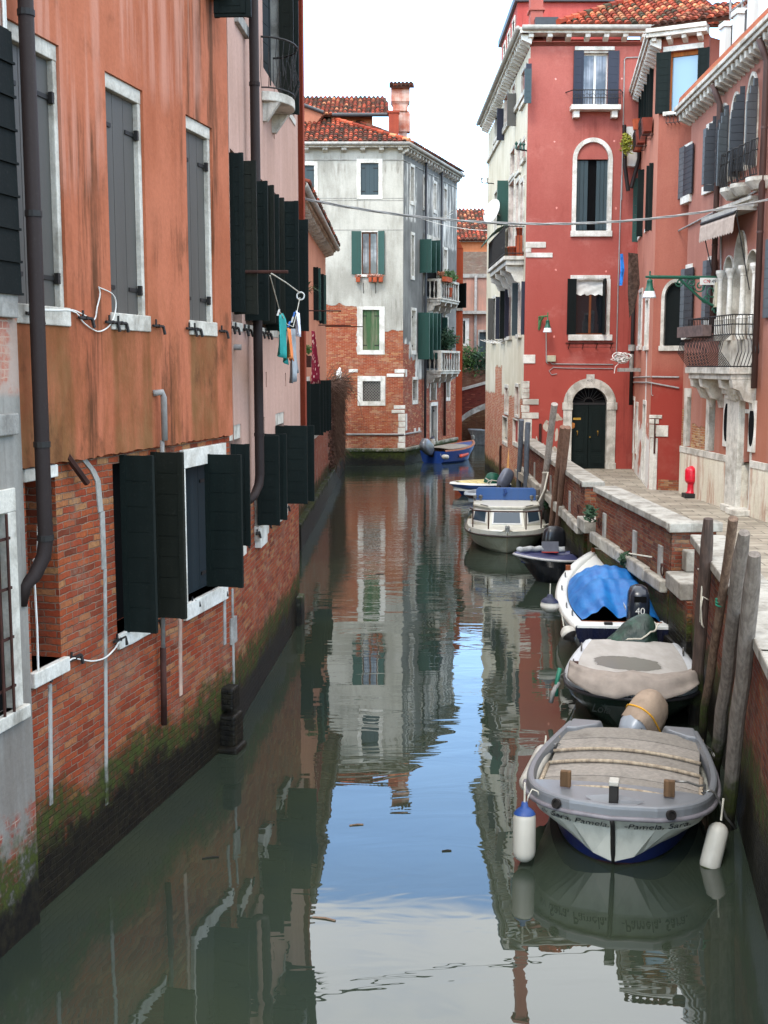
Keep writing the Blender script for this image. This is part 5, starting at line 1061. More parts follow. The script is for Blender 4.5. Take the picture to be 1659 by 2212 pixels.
for (x0,x1,y0,y1,l1,m1) in ((180,212,1215,1665,(137,1240,1660),M_grey),(268,305,1140,1650,(258,1165,1648),M_black),(330,375,1120,1625,None,None),(440,472,1065,1600,(382,1085,1615),M_teal)):
    r=crect('R2',x0,y0,x1,y1);W=win(b,CF,r,fw=(.08,.08,0,.14),proud=.04,depth=.25,fmat=M_stone,sill=(.14,.08,.12))
    if l1: leafE(W,CF,*K('R2',l1[0],l1[1]),K('R2',0,l1[2])[1],.2,m1,.03,9)
    if l1: leafE(W,CF,*K('R2',x1+3,l1[1]-15),K('R2',0,l1[2]-10)[1],.12,M_navy,.03,9)
for (x0,y0,x1,y1) in ((305,345,342,650),(410,335,452,680)): r=crect('R3',x0,y0,x1,y1);win(b,CF,r,fw=(.12,.12,.1,.14),proud=.05,depth=.3,fmat=M_stone,fill='shut',fm=M_bare,nb=1)
for (x0,y0,x1,y1) in ((280,665,330,960),(385,690,440,970)): r=crect('R3',x0,y0,x1,y1);win(b,CF,r,fw=(.06,.06,.15,.06),proud=.03,depth=.15,fmat=M_stone,fill='shut',fm=M_bare,nb=1)
CZ=15.95
b.wall(RF,0,RF.L,Q-.4,CZ,M_red,0,.3);b.wall(CF,-.5,CF.L,-1.2,CZ,M_cr,0,.3)
m=MB();m.fbox(CF,CF.L-.1,CF.L+.0,Q-.2,CZ-.4,.0,.06);m.build('corner_edge',M_red,b.r)
za=RF.uz(*K('R1',540,300),.4)[1]-.1;zb_=RF.uz(*K('R1',1650,380),.4)[1]-.1
cornice(b,RF,-.35,RF.L+.3,za,za,.42,.2,.62,M_stonew,bw=.17,bh=.2,gut=M_gutg)
cornice(b,CF,-.6,CF.L+.4,za,za,.42,.2,.5,M_stonew,bw=.18,bh=.32,gut=M_gutg)
z=RF.uz(*K('R1',1000,415))[1];m=MB();m.fbox(RF,0,RF.L,z-.03,z,0,.03);m.build('string_course',M_red,b.r)
m=MB();m.prism([RF.W(.0,0,-.4),RF.W(RF.L+1.2,0,-.4),RF.W(RF.L+1.2,0,-14),CF.W(-.5,0,-.4)],-1,za);m.build('rear_wall',M_red,b.r)
m=MB();z=crect('R1',200,1250,500,1250);
for (c,xa,ya,xb,yb) in (('R1',190,1425,530,1010),):
    u0,za_=CF.uz(*K(c,xa,ya));u1,zb2_=CF.uz(*K(c,xb,yb));zm=(za_+zb2_)/2;m.fbox(CF,-.4,CF.L-.2,zm-.12,zm+.05,0,.1)
m.build('string_course',M_stone,b.r)
# roof with hip, attic, chimney
sl=R(27);tiles(b,(RF.W(.9,0).x,RF.p0.y-.3,za+.3),(1,0,0),(0,math.cos(sl),math.sin(sl)),[(0,0),(6,0),(6,7),(4.4,5.6)],TILES,pw=.25,pl=.36,r=.105)
c0=V((RF.W(.9,0).x,RF.p0.y-.3,za+.33));c1=c0+V((4.4,5.6*math.cos(sl),5.6*math.sin(sl)));m=MB()
for i in range(16): m.tube([c0.lerp(c1,i/16)+V((0,0,.06)),c0.lerp(c1,(i+1.15)/16)+V((0,0,.04))],[.12,.1],6,col=random.choice(TILES))
m.build('ridge',M_tile,b.r)
YA=45.4;a=PY(*K('R1',425,200),YA);zA=PY(*K('R1',600,24),YA).z;m=MB();AT=Fac((a.x,YA),(a.x+4,YA));m.fbox(AT,0,4,za,zA,-6,0);m.build('attic_wall',plastermat('attic_red','bd5c54','ad4c46'),b.r)
m=MB();m.fbox(AT,-.12,4.1,zA,zA+.25,-6.2,.15);m.build('attic_roof',M_gut,b.r)
AS=Fac((a.x,51.4),(a.x,YA))
for u in (1.2,2.9,4.6): win(b,AS,(u,u+.9,za+.3,zA-.3),fw=(.1,.1,.1,.1),proud=.05,depth=-.01,fmat=M_stonew,wallop=False)
ca=PY(*K('R1',555,100),42.6);ce=PY(*K('R1',678,100),42.6);m=MB();m.prism([(ca.x,42.4),(ce.x,42.4),(ce.x,43.0),(ca.x,43.0)],za,20.2);m.prism([(ca.x-.06,42.34),(ce.x+.06,42.34),(ce.x+.06,43.06),(ca.x-.06,43.06)],PY(*K('R1',600,103),42.4).z,PY(*K('R1',600,82),42.4).z);m.prism([(ca.x-.1,42.3),(ce.x+.1,42.3),(ce.x+.1,43.1),(ca.x-.1,43.1)],20.2,20.5);m.build('chimney',M_red,b.r)
m=MB();m.prism([RF.W(-.1,0,.1),RF.W(1.4,0,.1),RF.W(1.4,0,-1.6),RF.W(-.1,0,-1.6)],za+.2,za+.32);m.prism([RF.W(.2,0,-.4),RF.W(1.0,0,-.4),RF.W(1.0,0,-1.4),RF.W(.2,0,-1.4)],za+.32,za+.75);m.build('lead_flashing',M_gut,b.r)
# balcony on the cream side
u0,u1=CF.uz(*K('R2',160,880),.6)[0],CF.L-.9
zt_=CF.uz(*K('R2',300,790),.8)[1]
o=thing('corner_balcony','old stone balcony with iron rail and plant pots on the cream canal side','balcony',CF.W((u0+u1)/2,zt_));PR=.75
m=MB();m.fbox(CF,u0,u1,zt_-.14,zt_,0,PR);m.fbox(CF,u0+.08,u1-.08,zt_-.32,zt_-.143,0,PR-.1);m.build('slab',M_stone,o,bevel=.02)
for u in [u0+.35+(u1-u0-.7)*i/3 for i in range(4)]:
    m=MB();pr=[(0,-.9),(0,0),(PR-.12,0),(PR-.14,-.2),(.45,-.26),(.3,-.55),(.12,-.62),(.08,-.9)];m.hexa([CF.W(u-.11,zt_-.323+q_[1],q_[0]) for q_ in pr],[CF.W(u+.11,zt_-.323+q_[1],q_[0]) for q_ in pr]);m.build('corbel',M_stone,o)
m=MB();zr_=zt_+1.05
for dd in (zr_,zt_+.1): m.tube([CF.W(u0+.04,dd,0),CF.W(u0+.04,dd,PR-.05),CF.W(u1-.04,dd,PR-.05),CF.W(u1-.04,dd,0)],.018,5)
n=int((u1-u0)/.11)
for i in range(n+1): u=u0+.04+(u1-u0-.08)*i/n;m.tube([CF.W(u,zt_,PR-.05),CF.W(u,zr_,PR-.05)],.009,4)
for i in range(6): d=(PR-.05)*(i+.5)/6;m.tube([CF.W(u1-.04,zt_,d),CF.W(u1-.04,zr_,d)],.009,4);m.tube([CF.W(u0+.04,zt_,d),CF.W(u0+.04,zr_,d)],.009,4)
m.build('railing',M_iron,o)
for i,(u,d,s_,mt_,lb) in enumerate(((u1-.35,.4,.17,M_terra,'terracotta pot at the near corner of the cream side balcony'),(u1-.95,.5,.19,simple('olive_pot','5a4a30',.5,.5),'glazed olive pot on the cream side balcony'),(u1-.3,.15,.13,M_terra,'small terracotta pot raised by the wall on the cream side balcony'))):
    c=CF.W(u,zt_+(.0 if i<2 else .75),d);o2=thing('plant_pot',lb,'plant pot',c,'balcony plant pots');m=MB();m.lathe(c,[(0,0),(s_*.7,0),(s_,s_*1.8),(s_*1.1,s_*1.8),(s_*1.1,s_*2.1),(s_*.9,s_*2.1),(0,s_*1.9)],14);m.build('pot',mt_,o2,smooth=True)
    if i==2: m=MB();m.fbox(CF,u-.16,u+.16,zt_,zt_+.745,.02,.28);m.build('stand',M_terra,o2)
# canopy sheet and dish
a=CF.uz(*K('R2',115,640),.9);m=MB();cn_=thing('awning_sheet','ragged green sheet folded over the balcony rail end','awning',CF.W(u0+.3,zr_,.4));rows=[[CF.W(u0-.3+2.2*i/8,zr_+.55-.07*j*j*.6+.04*math.sin(i*2.3+j),.05+j*.24) for i in range(9)] for j in range(5)];m.grid(rows);m.build('fabric',simple('weathered_green_sheet','3e5a4e',.8,.2,.5),cn_,solid=.01)
c=CF.W(CF.uz(*K('R2',208,375),.55)[0],CF.uz(*K('R2',208,375),.55)[1],.62);di=thing('satellite_dish','white satellite dish above the cream side balcony','satellite dish',c);ax=V((-.82,-.5,.3)).normalized()
m=MB();m.lathe(c,[(0,-.0),(.2,.02),(.4,.08),(.5,.13)],24,ax=ax);m.build('dish',M_whitep,di,smooth=True,solid=.015)
m=MB();m.tube([c-ax*.02,c-ax*.3,CF.W(CF.uz(*K('R2',225,420),.2)[0],c.z-.3,0)],.025,6);m.tube([c-V((0,0,.4))+ax*.06,c+ax*.5-V((0,0,.25))],.012,5);m.box(c+ax*.5-V((0,0,.25)),(.03,0,0),(0,.05,0),(0,0,.03));m.build('mount',M_zinc,di)
for (c_,pts,lb) in (('R2',[(68,80),(190,86)],'roof aerial bracket with two insulators sticking out from the cream wall'),('R2',[(55,1665),(300,1670)],'iron clothes bracket with looped white lines on the cream wall')):
    o=thing('wall_bracket',lb,'bracket',CF.W(CF.uz(*K(c_,*pts[1]))[0],CF.uz(*K(c_,*pts[1]))[1]));u,z=CF.uz(*K(c_,*pts[1]));e=PY(*K(c_,*pts[0]),CF.W(u,z).y)
    m=MB();m.tube([CF.W(u,z),e],.025,5);m.build('arm',M_iron,o);m=MB()
    if pts[0][1]<100:
        for k in (.0,.45): p_=e.lerp(CF.W(u,z),k);m.lathe(p_,[(0,0),(.05,.02),(.03,.12),(.06,.2),(0,.28)],8)
        m.build('insulator',M_stoneg,o)
    else:
        for k in range(4): m.tube([e+V((.15*k,0,.03)),e+V((.15*k+.4,-.2,-.12)),e+V((.15*k+.8,0,.0))],.015,4)
        m.build('rope',M_cablew,o)
u,z=CF.uz(*K('R1',470,1510));o=thing('wall_bracket','iron insulator bracket at the corner of the crimson house','bracket',CF.W(CF.L-.2,z));e=PY(*K('R1',415,1500),CF.p1.y+.4);s_=PY(*K('R1',540,1518),CF.p1.y+.2);m=MB();m.tube([e,s_],.03,5);m.build('arm',M_iron,o);m=MB()
for k in (.0,.35,.6): m.lathe(e.lerp(s_,k),[(0,0),(.05,.02),(.03,.12),(.06,.2),(0,.28)],8)
m.build('insulator',M_green2,o)
# ================================================================ SALMON CORNER HOUSE
PL=Fac((8.95,41.7),(7.97,34.73));PF=Fac((7.97,34.73),(8.75,34.35))
b=Bld('corner_house','salmon red corner house with white quoins and a big picture window under its cornice','house',PF.W(.4,Q))
def f_pf(M,col):
    lo=M.mr(M.z(),4.3,5.2,1,0);n=M.noise(.9,6,.65);col=M.mix(M.mt('MULTIPLY',lo,M.mr(n,.3,.55,.4,1)),col,lin('90382e',.9))
    return col
M_pf=plastermat('salmon_red_plaster','ac6856','a25e4e',st=.2,stain='6e3024',k=.82,fn=f_pf,streak=(3,3,.4))
def f_pl(M,col):
    z=M.z();n=M.noise(2.2,6,.65);zz=M.mt('ADD',z,M.mt('MULTIPLY',M.mt('SUBTRACT',n,.5),1.6));wm_=M.mt('MULTIPLY',M.mr(zz,3.0,3.05,1,0),M.mr(M.noise(.7,4,loc=(3,3,3)),.42,.46));w2=M.rects(PL,[(5.0,5.35,2,6.5)],.03,.2,2)
    return M.mix(M.mt('MAXIMUM',wm_,w2),col,lin('dcd8d0',.9))
M_pl=plastermat('lit_salmon_side_plaster','c4826c','b87662',st=.25,stain='7a4030',k=.88,fn=f_pl,streak=(3,3,.4))  # lighter than the front plaster: light on this face painted into the colour
PX=Fac(PF.p0[:2],PF.W(1.4,0)[:2])
r=PF.rect('S1',595,548,905,1215);W=win(b,PF,r,fw=(0,0,0,0),depth=.2,fill='dark')
m=MB();i=.04
for (a,c,e,f_) in ((r[0],r[0]+i,r[2],r[3]),(r[1]-i,r[1],r[2],r[3]),(r[0]+i,r[1]-i,r[3]-.12,r[3]),(r[0]+i,r[1]-i,r[2],r[2]+.05)): m.fbox(PF,a,c,e,f_,-.19,-.1)
m.build('casement',woodmat('orange_joinery','a8622a','8a4c1e'),W)
Mg=Mt('reflecting_glass',.04,.8);Mg.col(lin('7fa0b4',.8));m=MB();m.fbox(PF,r[0]+i,r[1]-i,r[2]+.05,r[3]-.12,-.16,-.15);m.build('pane',Mg.m,W)
wl=PF.rect('S1',450,548,590,1210);leaf(W,PF,r[0],r[2],r[3],172,wl[1]-wl[0],M_green,.04,8);leaf(W,PF,r[1],r[2],r[3],8,.28,M_green,.04,8)
l=PF.rect('S1',527,488,963,545);m=MB();m.fbox(PF,l[0],l[1],l[2],l[3],-.03,.06);m.build('stone_lintel',M_stonew,W,bevel=.01)
l=PF.rect('S1',525,1212,700,1258);m=MB();m.fbox(PF,l[0],l[1]+.3,l[2],l[3],-.1,.1);m.build('sill',M_stonew,W,bevel=.01)
l=PF.rect('S1',575,1262,700,1345);m=MB()
for q in (0,.33,.66,1): u=l[0]+(l[1]-l[0])*q;m.tube([PF.W(u,l[3],0),PF.W(u,l[3],.25),PF.W(u,l[2],.25),PF.W(u,l[2],0)],.012,4)
m.tube([PF.W(l[0],l[3],.25),PF.W(l[1]+.2,l[3],.25)],.012,4);m.tube([PF.W(l[0],l[2],.25),PF.W(l[1]+.2,l[2],.25)],.012,4);m.build('flower_rack',M_iron,b.r)
aw=PF.rect('S2',500,1125,900,1300);z0=PF.uz(*K('S2',600,1852))[1];hw=.42
u0=PF.uz(*K('S2',500,1500))[0]
W=archwin(b,PF,u0+hw,hw,z0,PF.uz(*K('S2',600,1330))[1],.1,M_pf,proud=.04,depth=.2,fm=M_stone,rise=aw[3]-PF.uz(*K('S2',600,1330))[1],sillh=.15)
m=MB();c=u0+hw;rs_=aw[3]-PF.uz(*K('S2',600,1330))[1]-.1;zsp=PF.uz(*K('S2',600,1330))[1];A=[(c+(hw-.102)*math.cos(R(t)),zsp+rs_*math.sin(R(t))) for t in range(0,181,12)]+[(c-hw+.102,z0),(c+hw-.102,z0)];m.hexa([PF.W(u,z,-.17) for u,z in A],[PF.W(u,z,-.14) for u,z in A]);m.build('shutter',M_black,W)
zc_=PF.uz(*K('S1',700,375),.3)[1]
# left face shutters, tall openings, flaking
def lw(c,x0,y0,x1,y1,lv=None,fill='dark',fm=None):
    r=PL.rect(c,x0,y0,x1,y1);W=win(b,PL,r,fw=(.05,.05,0,.12),proud=.03,depth=.2,fmat=M_stonew,sill=(.12,.03,.06),fill=fill,fm=fm)
    if lv:
        for q in lv: leafE(W,PL,*K(c,q[0],q[1]),K(c,0,q[2])[1],q[3],M_green,.02,8)
lw('S1',345,690,372,1270,[(388,610,1275,.08),(360,690,1290,.1)]);lw('S1',292,860,318,1380,[(326,780,1390,.09),(298,850,1440,.09)]);lw('S1',243,1000,262,1440,[(270,890,1450,.1)])
lw('S2',345,-50,372,560,[(382,-130,575,.08),(352,-100,580,.08)]);lw('S2',270,80,300,640,[(258,-60,640,.16)]);
r=PL.rect('S2',215,150,245,700);W=win(b,PL,r,depth=.2,fmat=M_stonew,sill=(.12,.03,.05));leafE(W,PL,*K('S2',208,35),K('S2',0,700)[1],.16,M_green2,.02,7);leafE(W,PL,*K('S2',138,100),K('S2',0,735)[1],.2,M_green2,.02,7)
for (c,x0,y0,x1,y1) in (('S2',265,1240,298,1850),('S2',335,1320,372,1850)): r=PL.rect(c,x0,y0,x1,y1);win(b,PL,r,fw=(.08,.14,0,.12),proud=.04,depth=.22,fmat=M_stonew,fill='shut',fm=M_whitep,nb=1,sill=(.15,.05,.08))
for (c,x0,y0,x1,y1) in (('S3',185,500,210,1290),('S3',228,560,248,1140),('S3',300,540,332,1440)): r=PL.rect(c,x0,y0,x1,y1);win(b,PL,(r[0],r[1],max(r[2],Q+.02),r[3]),fw=(.08,.14,0,.14),proud=.03,depth=.2,fmat=M_stonew,fill='shut',fm=M_grey,nb=2)
b.wall(PF,0,1.35,Q-.3,zc_,M_pf,0,.3);b.wall(PL,0,PL.L,Q-.3,zc_,M_pl,0,.3)
cornice(b,PF,-.35,1.35,zc_,zc_,.38,.24,.42,M_stonew,bw=.13,bh=.17);cornice(b,PL,0,PL.L+.3,zc_,zc_,.38,.24,.42,M_stonew,bw=.14,bh=.3)
m=MB();m.prism([PL.W(0,0,-.35),PL.W(PL.L-.2,0,-.35),PF.W(1.35,0,-.35),PF.W(5,0,-8)],Q-.4,zc_);m.build('rear_wall',M_pf,b.r)
s_=R(24);d=PF.t;tiles(b,PF.W(-.2,zc_+.3,.42),d,-PF.n*math.cos(s_)+V((0,0,math.sin(s_))),[(0,0),(3.6,0),(3.6,2.2),(1.2,2.2)],TILESD+TILES,pw=.22,pl=.34)
stones(PF,'S3',[(372,702,512,742),(372,748,478,800),(372,806,440,950),(446,815,578,940)],M_stone)
r=PF.rect('S3',372,956,458,1508);m=MB();m.fbox(PF,r[0],r[1],Q-.2,r[3],-.1,.03);m.build('quoin',M_stone,b.r,bevel=.012)
m=MB();u,z=PF.uz(*K('S3',437,740));m.tube([PF.W(u,z,.05),PF.W(u,z-.55,.05)],.018,5);u,z=PF.uz(*K('S3',437,905));m.tube([PF.W(u,z,.05),PF.W(u,z-.6,.05)],.03,5);m.build('iron_tie',M_rust,b.r)
m=MB();r=PF.rect('S3',462,1408,690,1515);m.fbox(PF,r[0]+.01,1.3,Q-.2,r[3],-.05,.012);m.build('brick_plinth',brickmat('plinth_brick','7a4630','95583a','a8805c','8a7a68',.5,0),b.r)
m=MB();m.tube(onF(PF,'S3',[(90,282),(400,290),(695,296)],.04)[1:]+[],.025,6);m.tube([PL.W(*PL.uz(*K('S3',160,300),.05),.05),PL.W(*PL.uz(*K('S3',380,290),.05),.05)],.025,6);m.tube(onF(PF,'S3',[(385,355),(560,388),(695,412)],.04),.022,6);m.tube([PL.W(*PL.uz(*K('S3',160,350),.05),.05),PL.W(*PL.uz(*K('S3',375,352),.05),.05)],.025,6)
m.tube(onF(PF,'S3',[(395,345),(395,480),(405,495),(415,490)],.04),.012,5);m.build('conduit',M_cable,b.r)
m=MB();pp=[PL.W(PL.uz(*K('S1',215,y),.06)[0],PL.uz(*K('S1',215,y),.06)[1],.06) for y in (900,1500,2100)];m.tube(pp,.02,5);m.build('loose_cable',M_cablew,b.r)
u,z=PL.uz(*K('S3',128,560));pipe(b,[PL.W(.45,8.5,.12),PL.W(.45,z,.12)],.07,M_pipe)
for i,(c,x0,y0,x1,y1,lb) in enumerate((('S1',297,1335,377,1420,'upper terracotta planter in an iron basket on the salmon corner house'),('S1',232,1460,308,1545,'lower terracotta planter in an iron basket on the salmon corner house'))):
    u,z=PL.uz(*K(c,(x0+x1)/2,(y0+y1)/2),.2);o=thing('window_planter',lb,'planter',PL.W(u,z,.2),'planters on the salmon corner house');m=MB();hh=.2
    m.hexa([PL.W(u-.4,z-hh,.06),PL.W(u+.4,z-hh,.06),PL.W(u+.4,z-hh,.3),PL.W(u-.4,z-hh,.3)],[PL.W(u-.45,z+hh,.04),PL.W(u+.45,z+hh,.04),PL.W(u+.45,z+hh,.36),PL.W(u-.45,z+hh,.36)]);m.build('box',simple('red_pot%d'%i,'7a3626',.8),o);m=MB()
    for k in range(5): q=u-.46+.23*k;m.tube([PL.W(q,z+hh+.02,.4),PL.W(q,z-hh-.1,.36),PL.W(q,z-hh-.1,0)],.012,4)
    m.tube([PL.W(u-.5,z+.05,.4),PL.W(u+.5,z+.05,.4)],.012,4);m.build('basket',M_iron,o)
q=PY(*K('S1',130,1560),40.5);o=thing('hanging_plant','yellow green trailing plant in pots between the crimson and salmon houses','plant',q);m=MB();foliage(m,q,.3,.3,.55,420,.07);m.build('leaves',simple('yellow_leaf','8a8a34',.8,.2,.3),o);m=MB()
for dz in (.45,-.25): m.lathe(q+V((.35,0,dz)),[(0,0),(.15,0),(.2,.35),(0,.35)],10)
m.build('pot',M_terra,o)
q0=PY(*K('S1',150,1370),41.3);q1=PY(*K('S1',160,2080),41.3);o=thing('enclosed_gutter_box','brown framed glazed box and downpipe in the corner behind the salmon house','downpipe',q1);m=MB();m.box((q0+q1)/2+V((.05,0,.4)),(.22,0,0),(0,.15,0),(0,0,(q0.z-q1.z)/2*.6));m.build('panel',M_whitep,o);m=MB();m.tube([q0+V((-.2,-.2,0)),q0.lerp(q1,.6)+V((-.2,-.2,0)),q1+V((-.1,-.2,0))],.07,8);m.tube([q0+V((.3,-.2,0)),q0.lerp(q1,.5)+V((.3,-.2,0)),q1+V((.0,-.2,.1))],.07,8);m.build('pipe',M_pipe,o)
# washing and cables in the gap
Yg=39.
def gp(c,x,y): return PY(*K(c,x,y),Yg)
for (nm,lb,poly,mt_) in (('blue_garment','bright blue garment hanging in the gap beside the crimson house',[(1460,795),(1490,790),(1500,950),(1480,1110),(1455,1110),(1462,960)],simple('blue_cloth','2f78c4',.9,.1,.4,scale=7)),('brown_garment','dark striped clothes hanging in the gap beside the crimson house',[(1540,780),(1640,790),(1655,1100),(1600,1360),(1555,1440),(1535,1200)],simple('brown_cloth','4a3c34',.9,.1,.5,scale=9))):
    P_=[gp('R2',*q_) for q_ in poly];o=thing(nm,lb,'garment',P_[0]);m=MB();c=sum(P_,V())/len(P_)
    for i in range(len(P_)):
        a,e=P_[i],P_[(i+1)%len(P_)];m.add([a+V((0,.05*math.sin(i*2),0)),e+V((0,.05*math.sin(i*2+2),0)),c+V((0,-.08,0))],[(0,1,2)])
    m.build('fabric',mt_,o,solid=.012)
o=thing('cable_tangle','tangle of white cables coiled round a wall mounted post beside the crimson house','cable',gp('R3',1490,100));m=MB();random.seed(3)
for i in range(14):
    cx_,cy_=random.uniform(1430,1540),random.uniform(60,110);rx_,ry_=random.uniform(30,65),random.uniform(20,40);pts=[]
    for k in range(14): t=k*.483;pts.append(gp('R3',cx_+rx_*math.cos(t),cy_+ry_*math.sin(t))+V((0,random.uniform(-.2,.05),0)))
    m.tube(pts,.016,4)
m.tube([gp('R3',*q_) for q_ in ((1420,110),(1365,95),(1400,75),(1460,60))],.016,4);m.tube([gp('R3',*q_) for q_ in ((1540,80),(1450,130),(1410,170),(1400,235))],.016,4);m.build('coils',M_cablew,o)
m=MB();a,e=gp('R3',1545,190),gp('R3',1575,40);m.tube([V((e.x,e.y,a.z)),e],.07,8);m.lathe(V((e.x,e.y,a.z+.6)),[(0,0),(.12,0),(.12,.2),(0,.2)],10);m.box(gp('R3',1550,200),(.35,0,0),(0,.2,0),(0,0,.06));m.build('post',M_stoneg,o)
# ================================================================ RIGHT HOUSE
RH=Fac((8.66,33.71),(9.15,27.34))
b=rhh=Bld('gothic_house','pinkish red house on the right with pointed windows and a swelling iron balcony','house',RH.W(3,Q))
q=lambda c,x,y,o=0:RH.uz(*K(c,x,y),o)
zba=(q('S3',700,1035)[1]+q('S3',1265,1150)[1])/2
def f_rh(M,col):
    rs=M.rects(RH,[(-1,q('S3',770,700)[0],zba-1,q('S3',720,640)[1]),(q('S3',825,900)[0],q('S3',990,900)[0],zba-1,q('S3',900,830)[1])],.02,.25,1.6)
    z=M.z();cl=M.noise(1,5,.6,mapscale=(3,3,.2),loc=(7,2,2));col=M.mix(M.mt('MULTIPLY',M.mr(z,3.6,6.0,1,0),M.mr(cl,.4,.6,0,.5)),col,lin('9c5636',.9))
    return brickmix(M,col,rs,'8a5a3c','a87448','c8a878','c0b09a')
M_rh=plastermat('pink_red_plaster','b67f6e','a66f60',st=.3,stain='6a3a30',k=.82,fn=f_rh,streak=(4,4,.3),bump=.01)
def f_ba(M,col):
    n=M.noise(1,6,.7,mapscale=(3,3,.5));col=M.mix(M.mr(n,.48,.62,0,.75),col,lin('a8806c'));n2=M.noise(.9,6,.7,loc=(5,5,1));col=M.mix(M.mr(n2,.55,.72,0,.7),col,lin('8a6e56'));return col
M_base=plastermat('stained_render','e2dac8','d2c8b2',stain='8a7a66',st=.5,k=.95,fn=f_ba)
UR=11.5
def rwin(c,x0,y0,x1,y1,lx=None,lv=(),fill='dark',mat=M_navy,**k):
    r=RH.rect(c,x0,y0,x1,y1);W=win(b,RH,r,fw=(.03,.03,0,.16),proud=.03,depth=.2,fmat=M_stonew,sill=(.22,.06,.08),fill=fill,**k)
    for (xe,yt,yb,w_,mt_,ang) in lv: leafE(W,RH,*K(c,xe,yt),K(c,0,yb)[1],w_,mt_,.02,9,ang=ang)
    return W
M_blackn=paintmat('blue_black_paint','14171f',.5,.9,.15,dc='262a34');M_slate=paintmat('lit_slate_paint','5a6064',.6,.8,.3)  # M_slate paints the lit leaves paler, M_blackn the dark ones
def flat(W,c,x0,y0,x1,y1,mat,n=9,arch_=False):
    r=RH.rect(c,x0,y0,x1,y1,.06);m=MB()
    for i in range(n):
        za,zb=r[2]+(r[3]-r[2])*i/n,r[2]+(r[3]-r[2])*(i+1)/n;m.fbox(RH,r[0],r[1],za+.004,zb-.004,.04,.08)
    m.build('shutter',mat,W)
# upper row
W=rwin('S1',752,1560,835,2115);flat(W,'S1',692,1600,748,2150,M_slate);flat(W,'S1',750,1580,842,2110,M_blackn)
W=rwin('S1',990,1330,1092,2000);flat(W,'S1',955,1400,988,1995,M_slate)
flat(W,'S1',1030,1340,1100,1975,M_blackn)
# lower row with dark shutters
W=rwin('S2',765,970,835,1700);flat(W,'S2',712,1022,752,1705,M_slate);flat(W,'S2',756,1010,842,1700,M_blackn)
W=rwin('S2',1008,880,1085,1560);flat(W,'S2',948,930,990,1620,M_slate);flat(W,'S2',992,918,1085,1560,M_blackn)
# four pointed windows on the top floor
zt0=q('S1',1180,2080)[1]
for i,(x0,x1,yt,y0) in enumerate(((1150,1232,1120,2040),(1270,1360,1000,1940),(1395,1440,900,1850),(1440,1535,790,1820))):
    if i==2: continue
    u0,u1=q('S1',x0,1400)[0],q('S1',x1,1400)[0];uc=(u0+u1)/2;hw=max(.38,(u1-u0)/2);zt_=q('S1',(x0+x1)/2,yt)[1];z0=q('S1',(x0+x1)/2,y0)[1]
    zsp=zt_-.8;W=archwin(b,RH,uc,hw,z0,zsp,.1,M_rh,proud=.05,depth=.22,fm=M_stone,rise=zt_-zsp,pointed=.25,name='gothic_window')
    m=MB()
    for k in range(9): za,zb=z0+(zsp-z0)*k/9,z0+(zsp-z0)*(k+1)/9;m.fbox(RH,uc-hw+.11,uc+hw-.11,za+.004,zb-.004,-.18,-.14)
    m.build('shutter',M_blackn,W)
    for sg in (-1,1):
        dr_=(RH.n*.95+RH.t*sg*.3).normalized();m=MB();p0_=RH.W(uc+sg*(hw+.01),0,.06);h_=zt_-.25-z0
        for k in range(11):
            za,zb=z0+h_*k/11,z0+h_*(k+1)/11;w_=.3*(1 if k<8 else (.9,.7,.4)[k-8]);c=p0_+dr_*(w_/2)+V((0,0,(za+zb)/2));nn=V((-dr_.y,dr_.x,0));m.box(c,dr_*(w_/2),nn*.02,V((0,0,(zb-za)/2-.004)))
        m.build('shutter',M_slate if sg>0 else M_blackn,W)
# loggia on the first floor: three pointed lights with slim columns
zl0=q('S2',1300,1790)[1]
lx=[q('S2',x,1200)[0] for x in (1185,1290,1430,1560)]
ztop=q('S2',1370,600)[1];zcap=q('S2',1310,1010)[1]
for i in range(3):
    uc=(lx[i]+lx[i+1])/2;hw=(lx[i+1]-lx[i])/2-.0;tp=ztop if i==1 else ztop-.55
    W=archwin(b,RH,uc,hw-.004,zl0,zcap,.035,M_rh,proud=.05,depth=.3,fm=M_stone,rise=tp-zcap,pointed=.15,name='loggia_window')
    m=MB();hi=hw-.1;A=[(uc+hi*math.cos(R(t)),zcap+(tp-zcap-.1)*math.sin(R(t))) for t in range(0,181,12)]+[(uc-hi,zl0),(uc+hi,zl0)];m.hexa([RH.W(u,z,-.27) for u,z in A],[RH.W(u,z,-.25) for u,z in A]);m.build('pane',simple('dusty_shutter','857c6a',.8,.2,.2),W)
for i,u in enumerate(lx):
    m=MB();m.lathe(RH.W(u,zl0,.1),[(.13,0),(.13,.5),(.14,.53),(.1,.57),(.075,.62),(.065,zcap-zl0-.25),(.08,zcap-zl0-.24),(.08,zcap-zl0-.2),(.13,zcap-zl0-.08),(.13,zcap-zl0)],14);m.build('column',M_stonew,b.r,smooth=False)
m=MB();a,za=q('S2',1165,455);c,zb=q('S2',1560,270);m.fbox(RH,a,c,(za+zb)/2-.1,(za+zb)/2+.08,0,.12);m.fbox(RH,a+.05,c,(za+zb)/2+.08,(za+zb)/2+.16,0,.2);m.build('string_course',M_stone,b.r)
